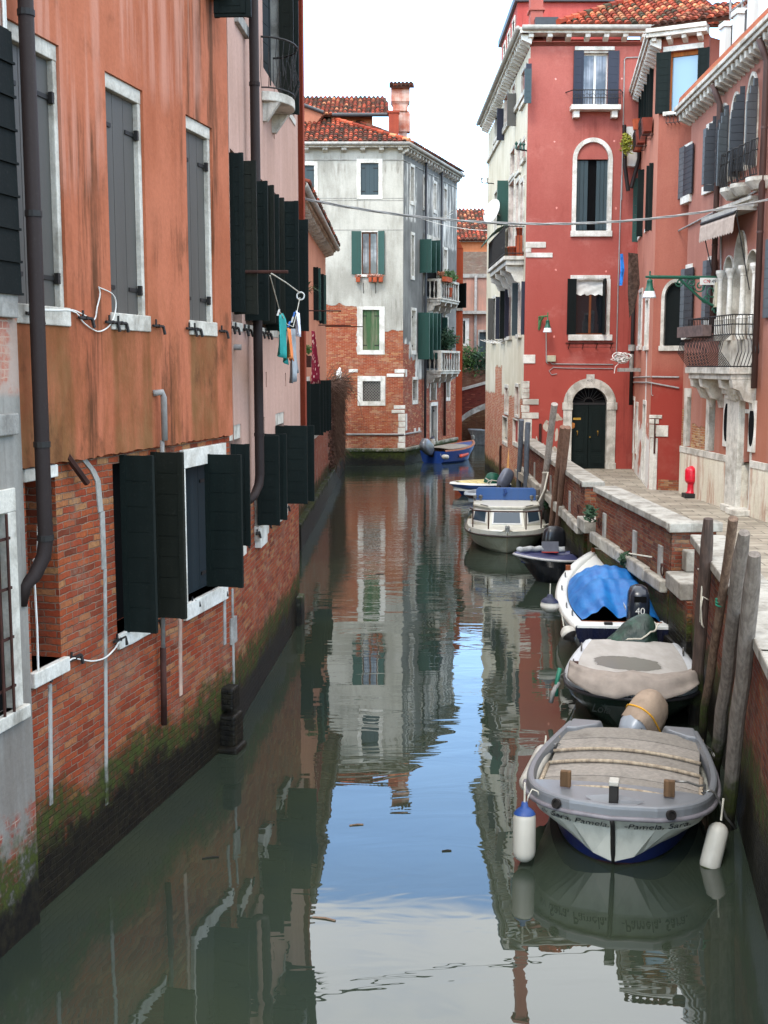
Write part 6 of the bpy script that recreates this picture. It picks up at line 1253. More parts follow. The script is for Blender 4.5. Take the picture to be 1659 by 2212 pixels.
# awning
zr=(q('S2',1080,555)[1]+q('S2',1500,370)[1])/2;a,c=lx[0]-.45,lx[3]-.35
o=thing('awning','rolled up grey cloth awning with a scalloped valance over the loggia','awning',RH.W((a+c)/2,zr));m=MB();m.fbox(RH,a-.05,c+.05,zr,zr+.1,0,.5);m.build('hood',M_gutg,o)
n=28;rows=[[RH.W(a+(c-a)*i/n,zr-.02,.48) for i in range(n+1)],[RH.W(a+(c-a)*i/n,zr-.16,.54) for i in range(n+1)],[RH.W(a+(c-a)*i/n,zr-.5-.05*abs(math.sin(i*math.pi/2)),.56) for i in range(n+1)]];m=MB();m.grid(rows);m.build('valance',simple('greyish_cloth','a8988c',.9,.1,.15),o,solid=.008)
m=MB();m.tube([RH.W(a,zr-.05,.5),RH.W(c,zr-.05,.5)],.05,8);m.tube([RH.W(a,zr-.05,.5),RH.W(a+.1,zl0+1.2,.05)],.015,5);m.tube([RH.W(c,zr-.05,.5),RH.W(c-.1,zl0+1.2,.05)],.015,5);m.build('roller',M_iron,o)
# bellied balcony
m=MB();m.fbox(RH,lx[0]-.05,lx[3]+.05,zl0-1.0,zl0-.003,-.05,.07);m.build('stone_panel',M_stone,b.r)
zb0=zl0-.02;ua,ub=lx[0]-.75,lx[3]+.15;PR=.72
zs_=(q('S3',1030,190,.6)[1]+q('S3',1530,175,.3)[1])/2+.03
zs_=q('Ba',1100,1300,.7)[1]
o=thing('bellied_balcony','swelling wrought iron balcony on a stone slab in front of the loggia','balcony',RH.W((ua+ub)/2,zs_))
m=MB();m.fbox(RH,ua,ub,zs_-.16,zs_,0,PR);m.fbox(RH,ua+.06,ub-.06,zs_-.3,zs_-.163,0,PR-.08);m.build('slab',M_stone,o,bevel=.015)
zt_=q('Ba',1000,570,PR)[1];H_=zt_-zs_
pr=[(.0,0),(.0,.03),(.26,.3),(.2,.5),(.02,.62),(.0,.66),(.0,1.)]
m=MB();nb=26
for i in range(nb+1):
    u=ua+.03+(ub-ua-.06)*i/nb;m.tube([RH.W(u,zs_+H_*h_,PR-.04+d_) for d_,h_ in pr],.011,4)
for i in range(1,8):
    d0=(PR-.04)*i/8
    for uu,sg in ((ua+.03,-1),(ub-.03,1)): m.tube([RH.W(uu+sg*d_,zs_+H_*h_,d0) for d_,h_ in pr],.011,4)
for h_,dd in ((1.,0),(.82,0),(.63,0),(.02,0)): m.tube([RH.W(ua+.03,zs_+H_*h_,0),RH.W(ua+.03,zs_+H_*h_,PR-.04),RH.W(ub-.03,zs_+H_*h_,PR-.04),RH.W(ub-.03,zs_+H_*h_,0)],.016,5)
m.build('railing',M_iron,o)
m=MB()
m.fbox(RH,ua-.1,ua+1.9,zs_+H_*.62,zs_+H_*.84,PR+.0,PR+.22);m.build('planter_tray',simple('rusty_tray','5a4a46',.8,.3,.3),o)
for u in (ua+.2,ua+.9,ub-.9,ub-.15):
    m=MB();pp=[(0,-.75),(0,0),(PR-.1,0),(PR-.14,-.2),(.42,-.26),(.3,-.5),(.1,-.56),(.06,-.75)];m.hexa([RH.W(u-.1,zs_-.303+q_[1],q_[0]) for q_ in pp],[RH.W(u+.1,zs_-.303+q_[1],q_[0]) for q_ in pp]);m.build('corbel',M_stone,o)
# upper balconies (three little stone lobes with one rail)
zu=zt0;o=thing('lobed_balcony','black iron rail on lobed stone slabs under the pointed top floor windows','balcony',RH.W(q('S1',1300,1900)[0],zu))
us_=[q('S1',x,1900,.3)[0] for x in (1150,1260,1360,1420,1540)]
for i in (0,1,3):
    a,c=us_[i],us_[i+1];z_=q('S1',1200,2040,.3)[1];m=MB();rg=[((a+c)/2+(c-a)/2*math.cos(R(t)),.12+.3*math.sin(R(t))) for t in range(0,181,15)];rg=[(c,0)]+rg+[(a,0)];m.hexa([RH.W((a+c)/2+(u-(a+c)/2)*.75,z_-.28,d*.6) for u,d in rg],[RH.W(u,z_-.1,d) for u,d in rg]);m.hexa([RH.W(u,z_-.097,d) for u,d in rg],[RH.W(u,z_,d) for u,d in rg]);m.build('slab',M_stone,o)
z_=q('S1',1200,2040,.3)[1];m=MB();a,c=us_[0],us_[4];hh=.85;n=44
for i in range(n+1): u=a+(c-a)*i/n;d=.3+.08*math.sin(i*math.pi/7.3)**2;m.tube([RH.W(u,z_+.03,d),RH.W(u,z_+.3,d+.05),RH.W(u,z_+hh,d)],.01,4)
for k in (.04,.7,1): m.tube([RH.W(a+(c-a)*i/n,z_+hh*k,.3+.08*math.sin(i*math.pi/7.3)**2) for i in range(0,n+1,2)],.016,5)
m.tube([RH.W(a,z_+hh,0),RH.W(a,z_+hh,.3)],.016,5);m.build('railing',M_iron,o)
# ground floor grilles, pilaster, door slit and little round windows
for (x0,y0,x1,y1) in ((752,415,822,1025),(990,415,1085,1075)):
    r=RH.rect('S3',x0,y0,x1,y1);win(b,RH,(r[0],r[1],zba+.01,r[3]),fw=(.25,0.,0,.25),proud=.02,depth=.3,fmat=M_stone,fill='bars',nb=7)
for (x0,y0,x1,y1) in ((1190,520,1262,1050),(1465,545,1532,1110)):
    r=RH.rect('S3',x0,y0,x1,y1);uc=(r[0]+r[1])/2;m=MB();m.fbox(RH,r[0],r[1],r[2],r[3],-.02,.05);o2=m.build('stone_panel',M_stonew,b.r,bevel=.01);m=MB();zz=(r[2]+r[3])/2;m.hexa([RH.W(uc+.17*math.cos(R(t)),zz+.5*math.sin(R(t)),.03) for t in range(0,360,20)],[RH.W(uc+.17*math.cos(R(t)),zz+.5*math.sin(R(t)),.054) for t in range(0,360,20)]);m.build('oval_light',M_dark,o2)
r=RH.rect('S3',1268,350,1412,1640);m=MB();m.fbox(RH,r[0],r[1]-.08,Q-.1,r[3]-.3,-.1,.16);m.fbox(RH,r[0]-.08,r[1],r[3]-.3,r[3],-.1,.3);m.fbox(RH,r[0]-.04,r[1]-.04,r[3]-.42,r[3]-.303,-.1,.24);m.fbox(RH,r[0]-.06,r[1]-.02,Q-.1,Q+.16,-.1,.24);m.build('stone_pilaster',M_stone,b.r,bevel=.02)
u0=r[1]-.05;win(b,RH,(u0,u0+.5,Q+.15,q('S3',1405,640)[1]),fw=(0,.1,0,.1),depth=.35,fmat=M_stone,fill='shut',fm=M_pipe,nb=2,name='side_door');m=MB();m.fbox(RH,u0-.1,u0+.6,Q,Q+.15,-.2,.4);m.build('door_step',M_stone,b.r,bevel=.02)
m=MB();m.fbox(RH,0,u0-.003,zba-.18,zba,-.1,.05);m.fbox(RH,u0+.5,UR,zba-.18,zba,-.1,.05);m.build('string_course',M_stone,b.r,bevel=.01)
za,zb=q('S1',700,1330)[1],q('S1',1560,500)[1];ua_,ub_=q('S1',700,1330)[0],q('S1',1560,500)[0]
sl_=(zb-za)/(ub_-ua_);zE=za+sl_*(UR)
zT=za+1.2
r0=list(b.ops[id(RH)])
b.wall(RH,0,UR,zba-.09,za-.02,M_rh,0,.3);
# sloping top strip of the wall up to the raked cornice
m=MB();m.hexa([RH.W(0,za-.019,-.3),RH.W(UR,za-.019,-.3),RH.W(UR,za-.019,0),RH.W(0,za-.019,0)],[RH.W(0,za,-.3),RH.W(UR,zE,-.3),RH.W(UR,zE,0),RH.W(0,za,0)]);m.build('wall',M_rh,b.r)
b.wall(RH,0,u0-.003,Q-.3,zba-.09,M_base,.03,.3,name='base_wall',holes=False);b.wall(RH,u0+.503,UR,Q-.3,zba-.09,M_base,.03,.3,name='base_wall',holes=False)
cornice(b,RH,-.2,UR,za,zE,.4,.22,.28,M_stone,bw=.12,bh=.3)
m=MB();m.hexa([RH.W(-.2,za+.224,.35),RH.W(UR,zE+.224,.35),RH.W(UR,zE+.224,-.5),RH.W(-.2,za+.224,-.5)],[RH.W(-.2,za+.5,.3),RH.W(UR,zE+.5,.3),RH.W(UR,zE+.5,-.5),RH.W(-.2,za+.5,-.5)]);m.build('gutter_board',brickmat('cornice_brick','a05a40','b06a4a','b8805c','a88068',.2,0,sz=(.5,.1)),b.r)
m=MB();m.prism([RH.W(0,0,-.5),RH.W(UR,0,-.5),RH.W(UR,0,-8),RH.W(0,0,-8)],Q-.3,za-.05);m.build('rear_wall',M_rh,b.r)
for x0,c0,yb in ((1115,'S1',0),(1600,'S1',0)):
    u=(q('S1',x0,1400,.14)[0]+q('S2',x0-25 if x0<1200 else 1580,900,.14)[0])/2
    zt_=za+sl_*u-.05;ze_=Q+3.2 if x0<1200 else q('S3',1570,420,.14)[1]
    if x0<1200: ze_=zs_+.9
    pipe(b,[RH.W(u,zt_,.35),RH.W(u,zt_-.35,.2),RH.W(u,zt_-.5,.14),RH.W(u,ze_,.14)],.075,M_rust if 0 else paintmat('rust_brown_pipe','4e3630',.6,.9,.3),collars=[(RH.W(u,zs_+3.2,.14),(0,0,1)),(RH.W(u,zs_+5.6,.14),(0,0,1))])
flat_r=q('S2',1625,1100,.06);m=MB();zA,zB=q('S2',1640,1550,.06)[1],q('S2',1640,700,.06)[1];u=flat_r[0]
W=win(b,RH,(u+.5,u+1.3,zA,zB),depth=.2,fmat=M_stonew,wallop=False)
for k in range(8): m.fbox(RH,u,u+.55,zA+(zB-zA)*k/8+.004,zA+(zB-zA)*(k+1)/8-.004,.04,.08)
m.build('shutter',M_slate,W)
m=MB();m.tube([RH.W(*q('S2',690,605,.04),.04),RH.W(*q('S2',1080,400,.04),.04),RH.W(*q('S2',1140,380,.04),.04),RH.W(*q('S2',1560,160,.04),.04)],.025,6);m.tube([RH.W(*q('S2',1148,380,.05),.05),RH.W(*q('S2',1148,1150,.05),.05)],.022,6);m.build('conduit',M_cable,b.r)
for x,y in ((1560,480),): pass
# roof terrace
zt_=za+sl_*1.8
tr=thing('roof_terrace','white posted roof terrace with black railings above the right hand cornice','terrace',RH.W(3.5,za))
for (x,yt,yb) in ((1215,250,600),(1355,110,480),(1520,-100,330),(1650,-240,200)):
    u,z1=q('S1',x,yt,-.2);z0=za+sl_*u+.3;m=MB();m.fbox(RH,u-.17,u+.17,z0,z1-.14,-.42,-.08);m.fbox(RH,u-.21,u+.21,z1-.137,z1,-.46,-.04);m.build('post',M_whitep,tr,bevel=.01)
pu=[q('S1',x,300,-.2)[0] for x in (1215,1355,1520,1650)]
for i in range(3):
    a,c=pu[i]+.2,pu[i+1]-.2;m=MB();n=9;z0=lambda u:za+sl_*u+.55;hh=1.0
    for k in range(n+1): u=a+(c-a)*k/n;m.tube([RH.W(u,z0(u),-.25),RH.W(u,z0(u)+hh,-.25)],.012,4)
    for h_ in (0,.5,1): m.tube([RH.W(a,z0(a)+hh*h_,-.25),RH.W(c,z0(c)+hh*h_,-.25)],.018,5)
    m.build('railing',M_iron,tr)
m=MB();
for (x0,y0,x1,y1) in ((1250,210,1250,-10),(1380,90,1380,-20),(1250,130,1440,-20),(1310,160,1480,20)): m.tube([RH.W(*q('S1',x0,y0,-.6),-.6),RH.W(*q('S1',x1,y1,-.6),-.6)],.03,5)
m.build('frame',M_zinc,tr)
# ================================================================ QUAY
N0=(3.53,10.41);Nm=(4.22,13.8);N1=(4.82,17.75);S2a=(4.81,19.27);S2b=(4.63,25.07);S3a=(4.55,26.09);S3b=(4.98,41.7)
dN=V((N0[0]-Nm[0],N0[1]-Nm[1])).normalized();Nn=(N0[0]+dN.x*6.5,N0[1]+dN.y*6.5)
Mq=Mt('paving_stone',.8,.3);bt=Mq.n('TexBrick');mp_=Mq.n('Mapping');Mq.ln(Mq.uv(),mp_.inputs[0]);mp_.inputs['Rotation'].default_value=(0,0,R(3));Mq.ln(mp_.outputs[0],bt.inputs['Vector']);bt.inputs['Scale'].default_value=1;bt.inputs['Brick Width'].default_value=.75;bt.inputs['Row Height'].default_value=.38;bt.inputs['Mortar Size'].default_value=.012;bt.inputs['Mortar Smooth'].default_value=.3;bt.inputs['Color1'].default_value=lin('a39a8a');bt.inputs['Color2'].default_value=lin('857c6e');bt.inputs['Mortar'].default_value=lin('4a443c')
nn_=Mq.noise(2.5,6,.65);n2_=Mq.noise(1,5,.7,mapscale=(1.2,5,1));cq=Mq.mix(Mq.mr(nn_,.4,.7,0,.5),bt.outputs['Color'],lin('5f584c'));cq=Mq.mix(Mq.mr(n2_,.5,.7,0,.45),cq,lin('b0a898'));Mq.col(cq).bump(Mq.mt('SUBTRACT',Mq.mt('MULTIPLY',nn_,.3),bt.outputs['Fac']),.01)
m=MB();pts=[(Nn[0]+.3,Nn[1]),(N0[0]+.3,N0[1]),(Nm[0]+.3,Nm[1]),(N1[0]+.25,N1[1]),(4.9,19),(4.75,25),(4.7,41.6),(9.5,41.9),(9.5,34.6),(12,34.6),(12,Nn[1])]
m.hexa([(x,y,Q-.25) for x,y in pts],[(x,y,Q) for x,y in pts]);tag(m.build('pavement',Mq.m),kind='structure')
M_bq=brickmat('quay_brick','4f2519','82422a','98704e','7c7264',.6,1.05,.85)
M_cope=stonemat('coping_stone','a39f95','7c766c',st=.45)
def parapet(label,p,q_,zt,endcap=(),ledge=True,th=.42,z0=-1.2):
    F=Fac(q_,p);o=thing('parapet_wall',label,'wall',F.W(F.L/2,Q),'canal side parapet walls')
    m=MB();m.fbox(F,0,F.L,z0,zt-.13,-th+.05,0);m.build('brickwork',M_bq,o)
    n=max(1,round(F.L/1.6))
    for i in range(n):
        m=MB();m.fbox(F,F.L*i/n+.004-(.05 if i==0 else 0),F.L*(i+1)/n-.004+(.05 if i==n-1 else 0),zt-.128,zt,-th-.03,.07);m.build('coping_stone',M_cope,o,bevel=.018)
    if ledge:
        n=max(2,round(F.L/1.1))
        for i in range(n):
            zz=Q+.12+random.uniform(-.03,.03);m=MB();m.fbox(F,F.L*i/n+.01,F.L*(i+1)/n-.01,zz-.2-random.uniform(0,.1),zz,.0,.15+random.uniform(-.03,.03));m.build('ledge_stone',M_stonet,o,bevel=.03)
    return F,o
FNa,oNa=parapet('near brick parapet with pale coping behind the two tall grey mooring poles',N0,Nm,2.4,ledge=False);FN,oN=parapet('short brick parapet behind the thick dark brown mooring pole',Nm,N1,2.4,ledge=False)
FN2,o_=parapet('continuation of the nearest brick parapet running out of the picture at the bottom right',Nn,N0,2.4,ledge=False)
F2,o2=parapet('middle length of brick parapet with a square cut end above the stone landing step',S2a,S2b,2.4)
F3,o3=parapet('far length of brick parapet between the brown mooring poles and the arched door',S3a,S3b,2.4)
m=MB()
for F,o,us_ in ((F2,o2,(.5,2.3,4.9)),(F3,o3,(2.4,6.5,11.)),):
    for u in us_:
        k=MB();k.fbox(F,F.L-u-.13,F.L-u+.13,Q+.05,Q+.62,-.05,.03);k.build('stone_block',M_stoneg,o,bevel=.01)
# return walls in the gaps and landing steps
def block(name,label,cat,pts,z0,z1,mat,bev=.02,part=None):
    o=thing(name,label,cat,(sum(p[0] for p in pts)/len(pts),sum(p[1] for p in pts)/len(pts),z0));m=MB();m.prism(pts,z0,z1);m.build(part or 'stone',mat,o,bevel=bev);return o
k=MB();k.prism([(4.83,19.2),(5.6,19.3),(5.6,19.8),(4.83,19.6)],-1.2,2.22);k.build('return_wall',M_bq,o2);k=MB();k.prism([(4.75,19.08),(5.68,19.2),(5.68,19.55),(4.78,19.45)],2.236,2.394);k.build('coping_stone',M_cope,o2,bevel=.018)
k=MB();k.prism([(4.74,17.75),(4.8,19.15),(5.5,19.15),(5.5,17.75)],-1.2,1.325);k.build('step_foundation',M_bq,oN)
block('landing_step','pale stone landing step in the gap between two parapets','step',[(4.66,17.9),(4.7,19.05),(5.35,19.1),(5.35,17.9)],1.33,1.6,M_cope)
block('upper_step','small upper stone step behind the landing step','step',[(5.0,18.9),(5.0,19.18),(5.36,19.18),(5.36,18.9)],1.605,1.95,M_cope)
k=MB();k.prism([(4.58,25.15),(4.62,26.0),(5.4,26.0),(5.4,25.15)],-1.2,1.345);k.build('step_foundation',M_bq,o3)
block('far_landing_step','white stone step in the gap near the brown mooring poles','step',[(4.38,25.12),(4.38,26.05),(5.2,26.05),(5.2,25.12)],1.35,1.62,M_cope)
# continuous white ledge at low level under near parapet + mossy foundation
m=MB();m.fbox(F2,-1.0,F2.L+1.6,-1.2,.5,-.1,.1);m.fbox(F3,0,F3.L,-1.2,.45,-.1,.1)
fo=thing('quay_foundation','slimy mossy foundation of the quay at the waterline','foundation',(4.5,20,0));m.build('stonework',brickmat('slimy_quay_stone','28261c','3a3826','5a5a40','302e24',.3,1.2),fo,bevel=.04)
# iron rings
def ring(label,p,n_,r_=.09):
    o=thing('mooring_ring',label,'ring',p,'mooring rings');m=MB();t=V((-n_.y,n_.x,0));c=V(p)-V((0,0,r_));m.tube([c+t*r_*math.cos(k*.3927)+V((0,0,r_*math.sin(k*.3927)))+n_*.03 for k in range(17)],.014,6);m.lathe(V(p),[(0,0),(.03,0),(.03,.06),(0,.06)],8,ax=n_);m.build('ring',M_rust,o)
for c,x,y,F,lb in (('R3',1188,1465,F3,'large iron mooring ring hung near the end of the far parapet'),('R3',1048,1600,F3,'rusty mooring ring low on the far parapet by the brown poles'),('R3',1258,1740,F2,'mooring ring with a rope on the middle parapet'),('B2',1195,305,F2,'rusty mooring ring above the bow of the blue tarpaulin boat'),('R3',728,1290,F3,'white rope ring on the far parapet beside the pale leaning pole')):
    u,z=F.uz(*K(c,x,y),.04);u=max(.1,min(F.L-.1,u));ring(lb,F.W(u,z+.08,.03),F.n)
# weeds on ledges
for i,(c,x,y,F,s_,lb) in enumerate((('R3',1165,1640,F3,.35,'tuft of weeds on the wall under the large mooring ring'),('B2',840,210,F2,.3,'moss tuft hanging over the pale ledge stones'),('R3',710,1520,F3,.5,'green weeds behind the pale leaning pole'),('R3',330,1340,CF,.4,'green weeds at the foot of the cream wall'))):
    u,z=F.uz(*K(c,x,y),.1);o=thing('weeds',lb,'plant',F.W(u,z,.1));m=MB();foliage(m,F.W(u,z,.1),.18,s_,s_*.7,160,.07);m.build('leaves',M_leafd,o)
# hydrant
p=Pz(1491,1075,Q);hy=thing('hydrant','bright red dome topped hydrant on a black base on the quay','hydrant',p);M_hyd=simple('red_paint','c4122a',.35,.5,.12)
m=MB();m.lathe(p+V((0,0,.13)),[(0,0),(.13,.0),(.13,.015),(.105,.04),(.093,.07),(.09,.26),(.1,.28),(.14,.31),(.165,.35),(.168,.4),(.168,.64),(.16,.68),(.12,.72),(.06,.745),(.045,.765),(0,.77)],28);m.build('body',M_hyd,hy,smooth=True)
m=MB();m.box(p+V((0,0,.065)),(.2,0,0),(0,.2,0),(0,0,.062));m.build('base',M_iron,hy,bevel=.01)
# lamps
def lamp_head(o,c,s=1.,two=False):
    m=MB();m.lathe(c,[(0,.62*s),(.03*s,.6*s),(.02*s,.5*s),(.09*s,.45*s),(.1*s,.42*s),(.09*s,.4*s),(.12*s,.2*s),(.15*s,.16*s),(.155*s,.1*s),(.17*s,.08*s)],16);m.build('lamp_cap',M_lamp,o,smooth=True)
    m=MB();m.lathe(c,[(.17*s,.08*s),(.22*s,-.1*s),(.225*s,-.14*s),(.2*s,-.13*s),(.16*s,.05*s)],20);m.build('lamp_shade',M_enam,o,smooth=True)
M_lamp=paintmat('lamp_green','1d5a46',.45,.8,.2);M_enam=simple('white_enamel','e0e0e4',.3,.5,.05)
u,z=RF.uz(*K('R2',730,1555),.45);c=RF.W(u,z,.45);lo=thing('wall_lamp','green wall lamp with a white shade on the crimson house','lamp',c);lamp_head(lo,c,.7);m=MB();m.tube([RF.W(u-.25,z+.46,0),RF.W(u-.2,z+.46,.2),c+V((0,0,.47))],.03,6);m.tube([RF.W(u-.25,z+.46,.0),RF.W(u-.25,z+.0,.02)],.03,5);m.tube([RF.W(u-.25,z+.05,.02),RF.W(u-.2,z+.34,.12),RF.W(u-.14,z+.44,.24)],.045,5);m.tube([c+V((0,0,.35)),c+V((0,0,.6))],.02,5);m.build('arm',paintmat('verdigris','4a7a4a',.7,.8,.4),lo)
ub_,zb_=q('S2',1125,1115,.05);a0=RH.W(ub_,zb_,.05)
tipY=PY(*K('S2',378,1115),a0.y-.3)
c=V((tipY.x,tipY.y,zb_));lh=c-V((0,0,.0));zz=PY(*K('S2',378,1330),c.y).z
lo=thing('bracket_lamp','large green bracket lamp on a long scrolled iron arm over the quay','street lamp',c)
m=MB();m.tube([a0,c-V((.0,0,0)),],.045,8);e=(c-a0).normalized();m.tube([c,c+e*.12],.03,6);m.tube([c+V((0,0,.15)),c-V((0,0,.3))],.022,6);m.build('arm',M_lamp,lo)
m=MB();L_=(c-a0).length
def bp(f,dz): return a0+e*(L_*f)+V((0,0,dz))
m.tube([bp(.0,-.75),bp(.1,-.7),bp(.25,-.55),bp(.42,-.28),bp(.56,-.06)],.035,6)
def scroll(f,dz,r_,turns=1.6,sg=1):
    n=22;m.tube([bp(f,dz)+(e*math.cos(t*sg)+V((0,0,1))*math.sin(t*sg))*r_*(1-t/(turns*7.2)) for t in [turns*6.2832*k/n for k in range(n+1)]],.02,5)
scroll(.1,-.35,.26);scroll(.27,-.22,.17,1.5,-1);scroll(.4,-.14,.12);scroll(.57,-.13,.12,1.5,-1);scroll(.03,-.85,.1);scroll(.18,-.55,.12,1.5,-1)
m.build('scrollwork',M_lamp,lo)
lamp_head(lo,V((c.x,c.y,zz+.1)),.78)
m=MB();pa=bp(.05,-.07);t_=e.cross(V((0,0,1)));m.box(bp(.15,-.1)+t_*-.06,e*.26,t_*.008,V((0,0,.09)));s_=m.build('number_plate',M_whitep,lo)
fr_=-t_ if (-t_).y<0 else t_
xx=-e if (-e).x>0 else e
fr_=xx.cross(V((0,0,1)));s_.location=V((0,0,0))
text('CN','lettering',simple('sign_red','c02020'),lo,bp(.19,-.145)+fr_*.072,xx,(0,0,1),.13);text('9.49','lettering',M_iron,lo,bp(.11,-.145)+fr_*.072,xx,(0,0,1),.13)
m=MB();m.box(a0+V((0,-.05,-.45)),(.12,0,0),(0,.1,0),(0,0,.32));m.build('junction_box',simple('box_beige','b8b09a'),lo,bevel=.01)
# overhead twisted cable
pL=PK.W(UE+.3,PK.uz(648,428)[1],.05);pR=PY(1720,417,25.5);oc=thing('overhead_cable','bundle of twisted overhead cables slung across the canal between the houses','cable',(pL+pR)/2)
low=PY(1080,484,(pL.y+pR.y)/2)
m=MB();n=60;sag=None
def cp(t):
    a=pL.lerp(pR,t);return a
tm=.47;mid=pL.lerp(pR,tm);sg_=mid.z-PY(830+(mid.x)/(mid.y)*2500,484,mid.y).z
for s_ in range(3):
    pts=[]
    for i in range(n+1):
        t=i/n;a=cp(t);a.z-=sg_*4*t*(1-t);ph=t*38+s_*2.094;pts.append(a+V((0,.016*math.cos(ph),.016*math.sin(ph))))
    m.tube(pts,.012,5)
m.build('strands',M_cable,oc,smooth=True)
o=thing('thin_cable','thin grey wires strung from the grey corner house to the cream house','cable',FR.W(1,8.5))
m=MB()
for (a,e) in (((1005,880),(1590,1290)),((1130,880),(1270,820)),((1110,900),(1270,845))):
    p0_=FR.W(*FR.uz(*K('M1',a[0],1175 if a[0]>1100 else 1190),.1),.1);p1_=PY(*K('M1',e[0],e[1]+300 if e[0]<1300 else e[1]),58.)
    m.tube([p0_.lerp(p1_,i/8)-V((0,0,.6*(i/8)*(1-i/8))) for i in range(9)],.014,4)
m.build('wire',M_cablew,o)
# ================================================================ POLES
pole('thick dark brown mooring pole with a chamfered top, nearest the landing step',K('B5',655,1400),K('B5',740,165),.085,M_pdark,F=FN,off=.14,off2=.12,cham=True)
pole('thin knotty wooden stake with green rope, between the dark pole and the grey pair',K('B5',740,1650),K('B5',965,165),.055,woodmat('bark_stake','75604f','4c3a30',tz=.6),F=FN,off=.16,off2=.13)
pole('tall grey mooring pole, left one of the leaning pair beside the nearest boat',K('B5',830,2100),K('B5',1050,290),.078,M_pgrey,F=FNa,off=.15,off2=.13,cham=True)
pole('tall grey mooring pole, right one of the leaning pair beside the nearest boat',K('B5',985,2100),K('B5',1150,480),.078,M_pgrey,F=FNa,off=.13,off2=.13,cham=True)
pole('blue grey mooring pole, taller left one of a pair by the cream wall',K('R3',437,1380),K('R3',470,702),.085,M_pblue,F=F3,off=.2)
pole('blue grey mooring pole, shorter right one of a pair by the cream wall',K('R3',510,1400),K('R3',533,730),.085,M_pblue,F=F3,off=.2)
pole('pale leaning mooring pole with a white rope in front of the crimson wall',K('R3',680,1500),K('R3',797,545),.09,woodmat('pale_pole_wood','a39a92','857a72',tz=.6),F=F3,off=.2,off2=.14)
pole('brown mooring pole, left one of the leaning pair before the green door',K('R3',785,1650),K('R3',885,775),.085,M_pbrown,F=F3,off=.13,off2=.11)
pole('brown mooring pole, right one of the leaning pair before the green door',K('R3',825,1800),K('R3',935,778),.08,M_pbrown,F=F3,off=.13,off2=.11)
pole('short grey stump pole behind the white cabin boat',K('R3',625,1520),K('R3',627,1400),.075,M_pgrey,F=F3,off=.25)
o=thing('timber_plank','pale new timber plank leaning on the cream brick wall','plank',Pz(*K('R3',325,1385)));a=Pz(*K('R3',325,1420));e=PY(*K('R3',372,985),a.y+.5);m=MB();d=(e-a).normalized();m.box((a+e)/2,V((.13,0,0)),V((0,.05,0)),d*((e-a).length/2));m.build('board',woodmat('new_timber','c89a62','b4844c'),o)
pole('rusty iron bar standing by the cream brick wall',K('R3',250,1340),K('R3',258,960),.05,M_rust,name='iron_bar',group=None)
# ropes tied on the poles
def rope(label,pts,r=.012,mat=M_rope,name='rope',grp='mooring ropes'):
    o=thing(name,label,'rope',pts[0],grp);m=MB();m.tube(pts,r,6);m.build('strand',mat,o,smooth=True);return o
p1b=FN.W(*FN.uz(*K('B5',690,800),.13),.13);Y1=p1b.y
def yp(c,x,y,Y): return PY(*K(c,x,y),Y)
rope('white rope tied round the thick dark brown pole',[yp('B5',645,610,Y1-.05),yp('B5',680,630,Y1-.16),yp('B5',755,618,Y1-.05)]+[yp('B5',682,640,Y1-.15),yp('B5',680,790,Y1-.14),yp('B5',672,900,Y1-.14),yp('B5',665,1080,Y1-.14)])
rope('white cord hanging in a knot low on the thick dark brown pole',[yp('B5',740,885,Y1-.14),yp('B5',690,855,Y1-.15),yp('B5',672,950,Y1-.14),yp('B5',680,1100,Y1-.14),yp('B5',700,1130,Y1-.14)])
Y2=FN.W(*FN.uz(*K('B5',845,880),.15),.15).y
rope('green rope wound round the thin knotty stake',[yp('B5',805+38*(1-math.cos(t)),870+12*math.sin(t)+t*2.2,Y2-.06*math.sin(t*.5+.8)) for t in [k*.5 for k in range(60)]],.012,simple('green_rope','1d6a52',.8))
m=0
Yp_=F3.W(*F3.uz(*K('R3',735,1230),.17),.17).y
rope('slack white mooring rope on the pale leaning pole',[yp('R3',680,1235,Yp_),yp('R3',735,1230,Yp_-.2),yp('R3',700,1400,Yp_-.3),yp('R3',640,1530,Yp_-.5)],.025)
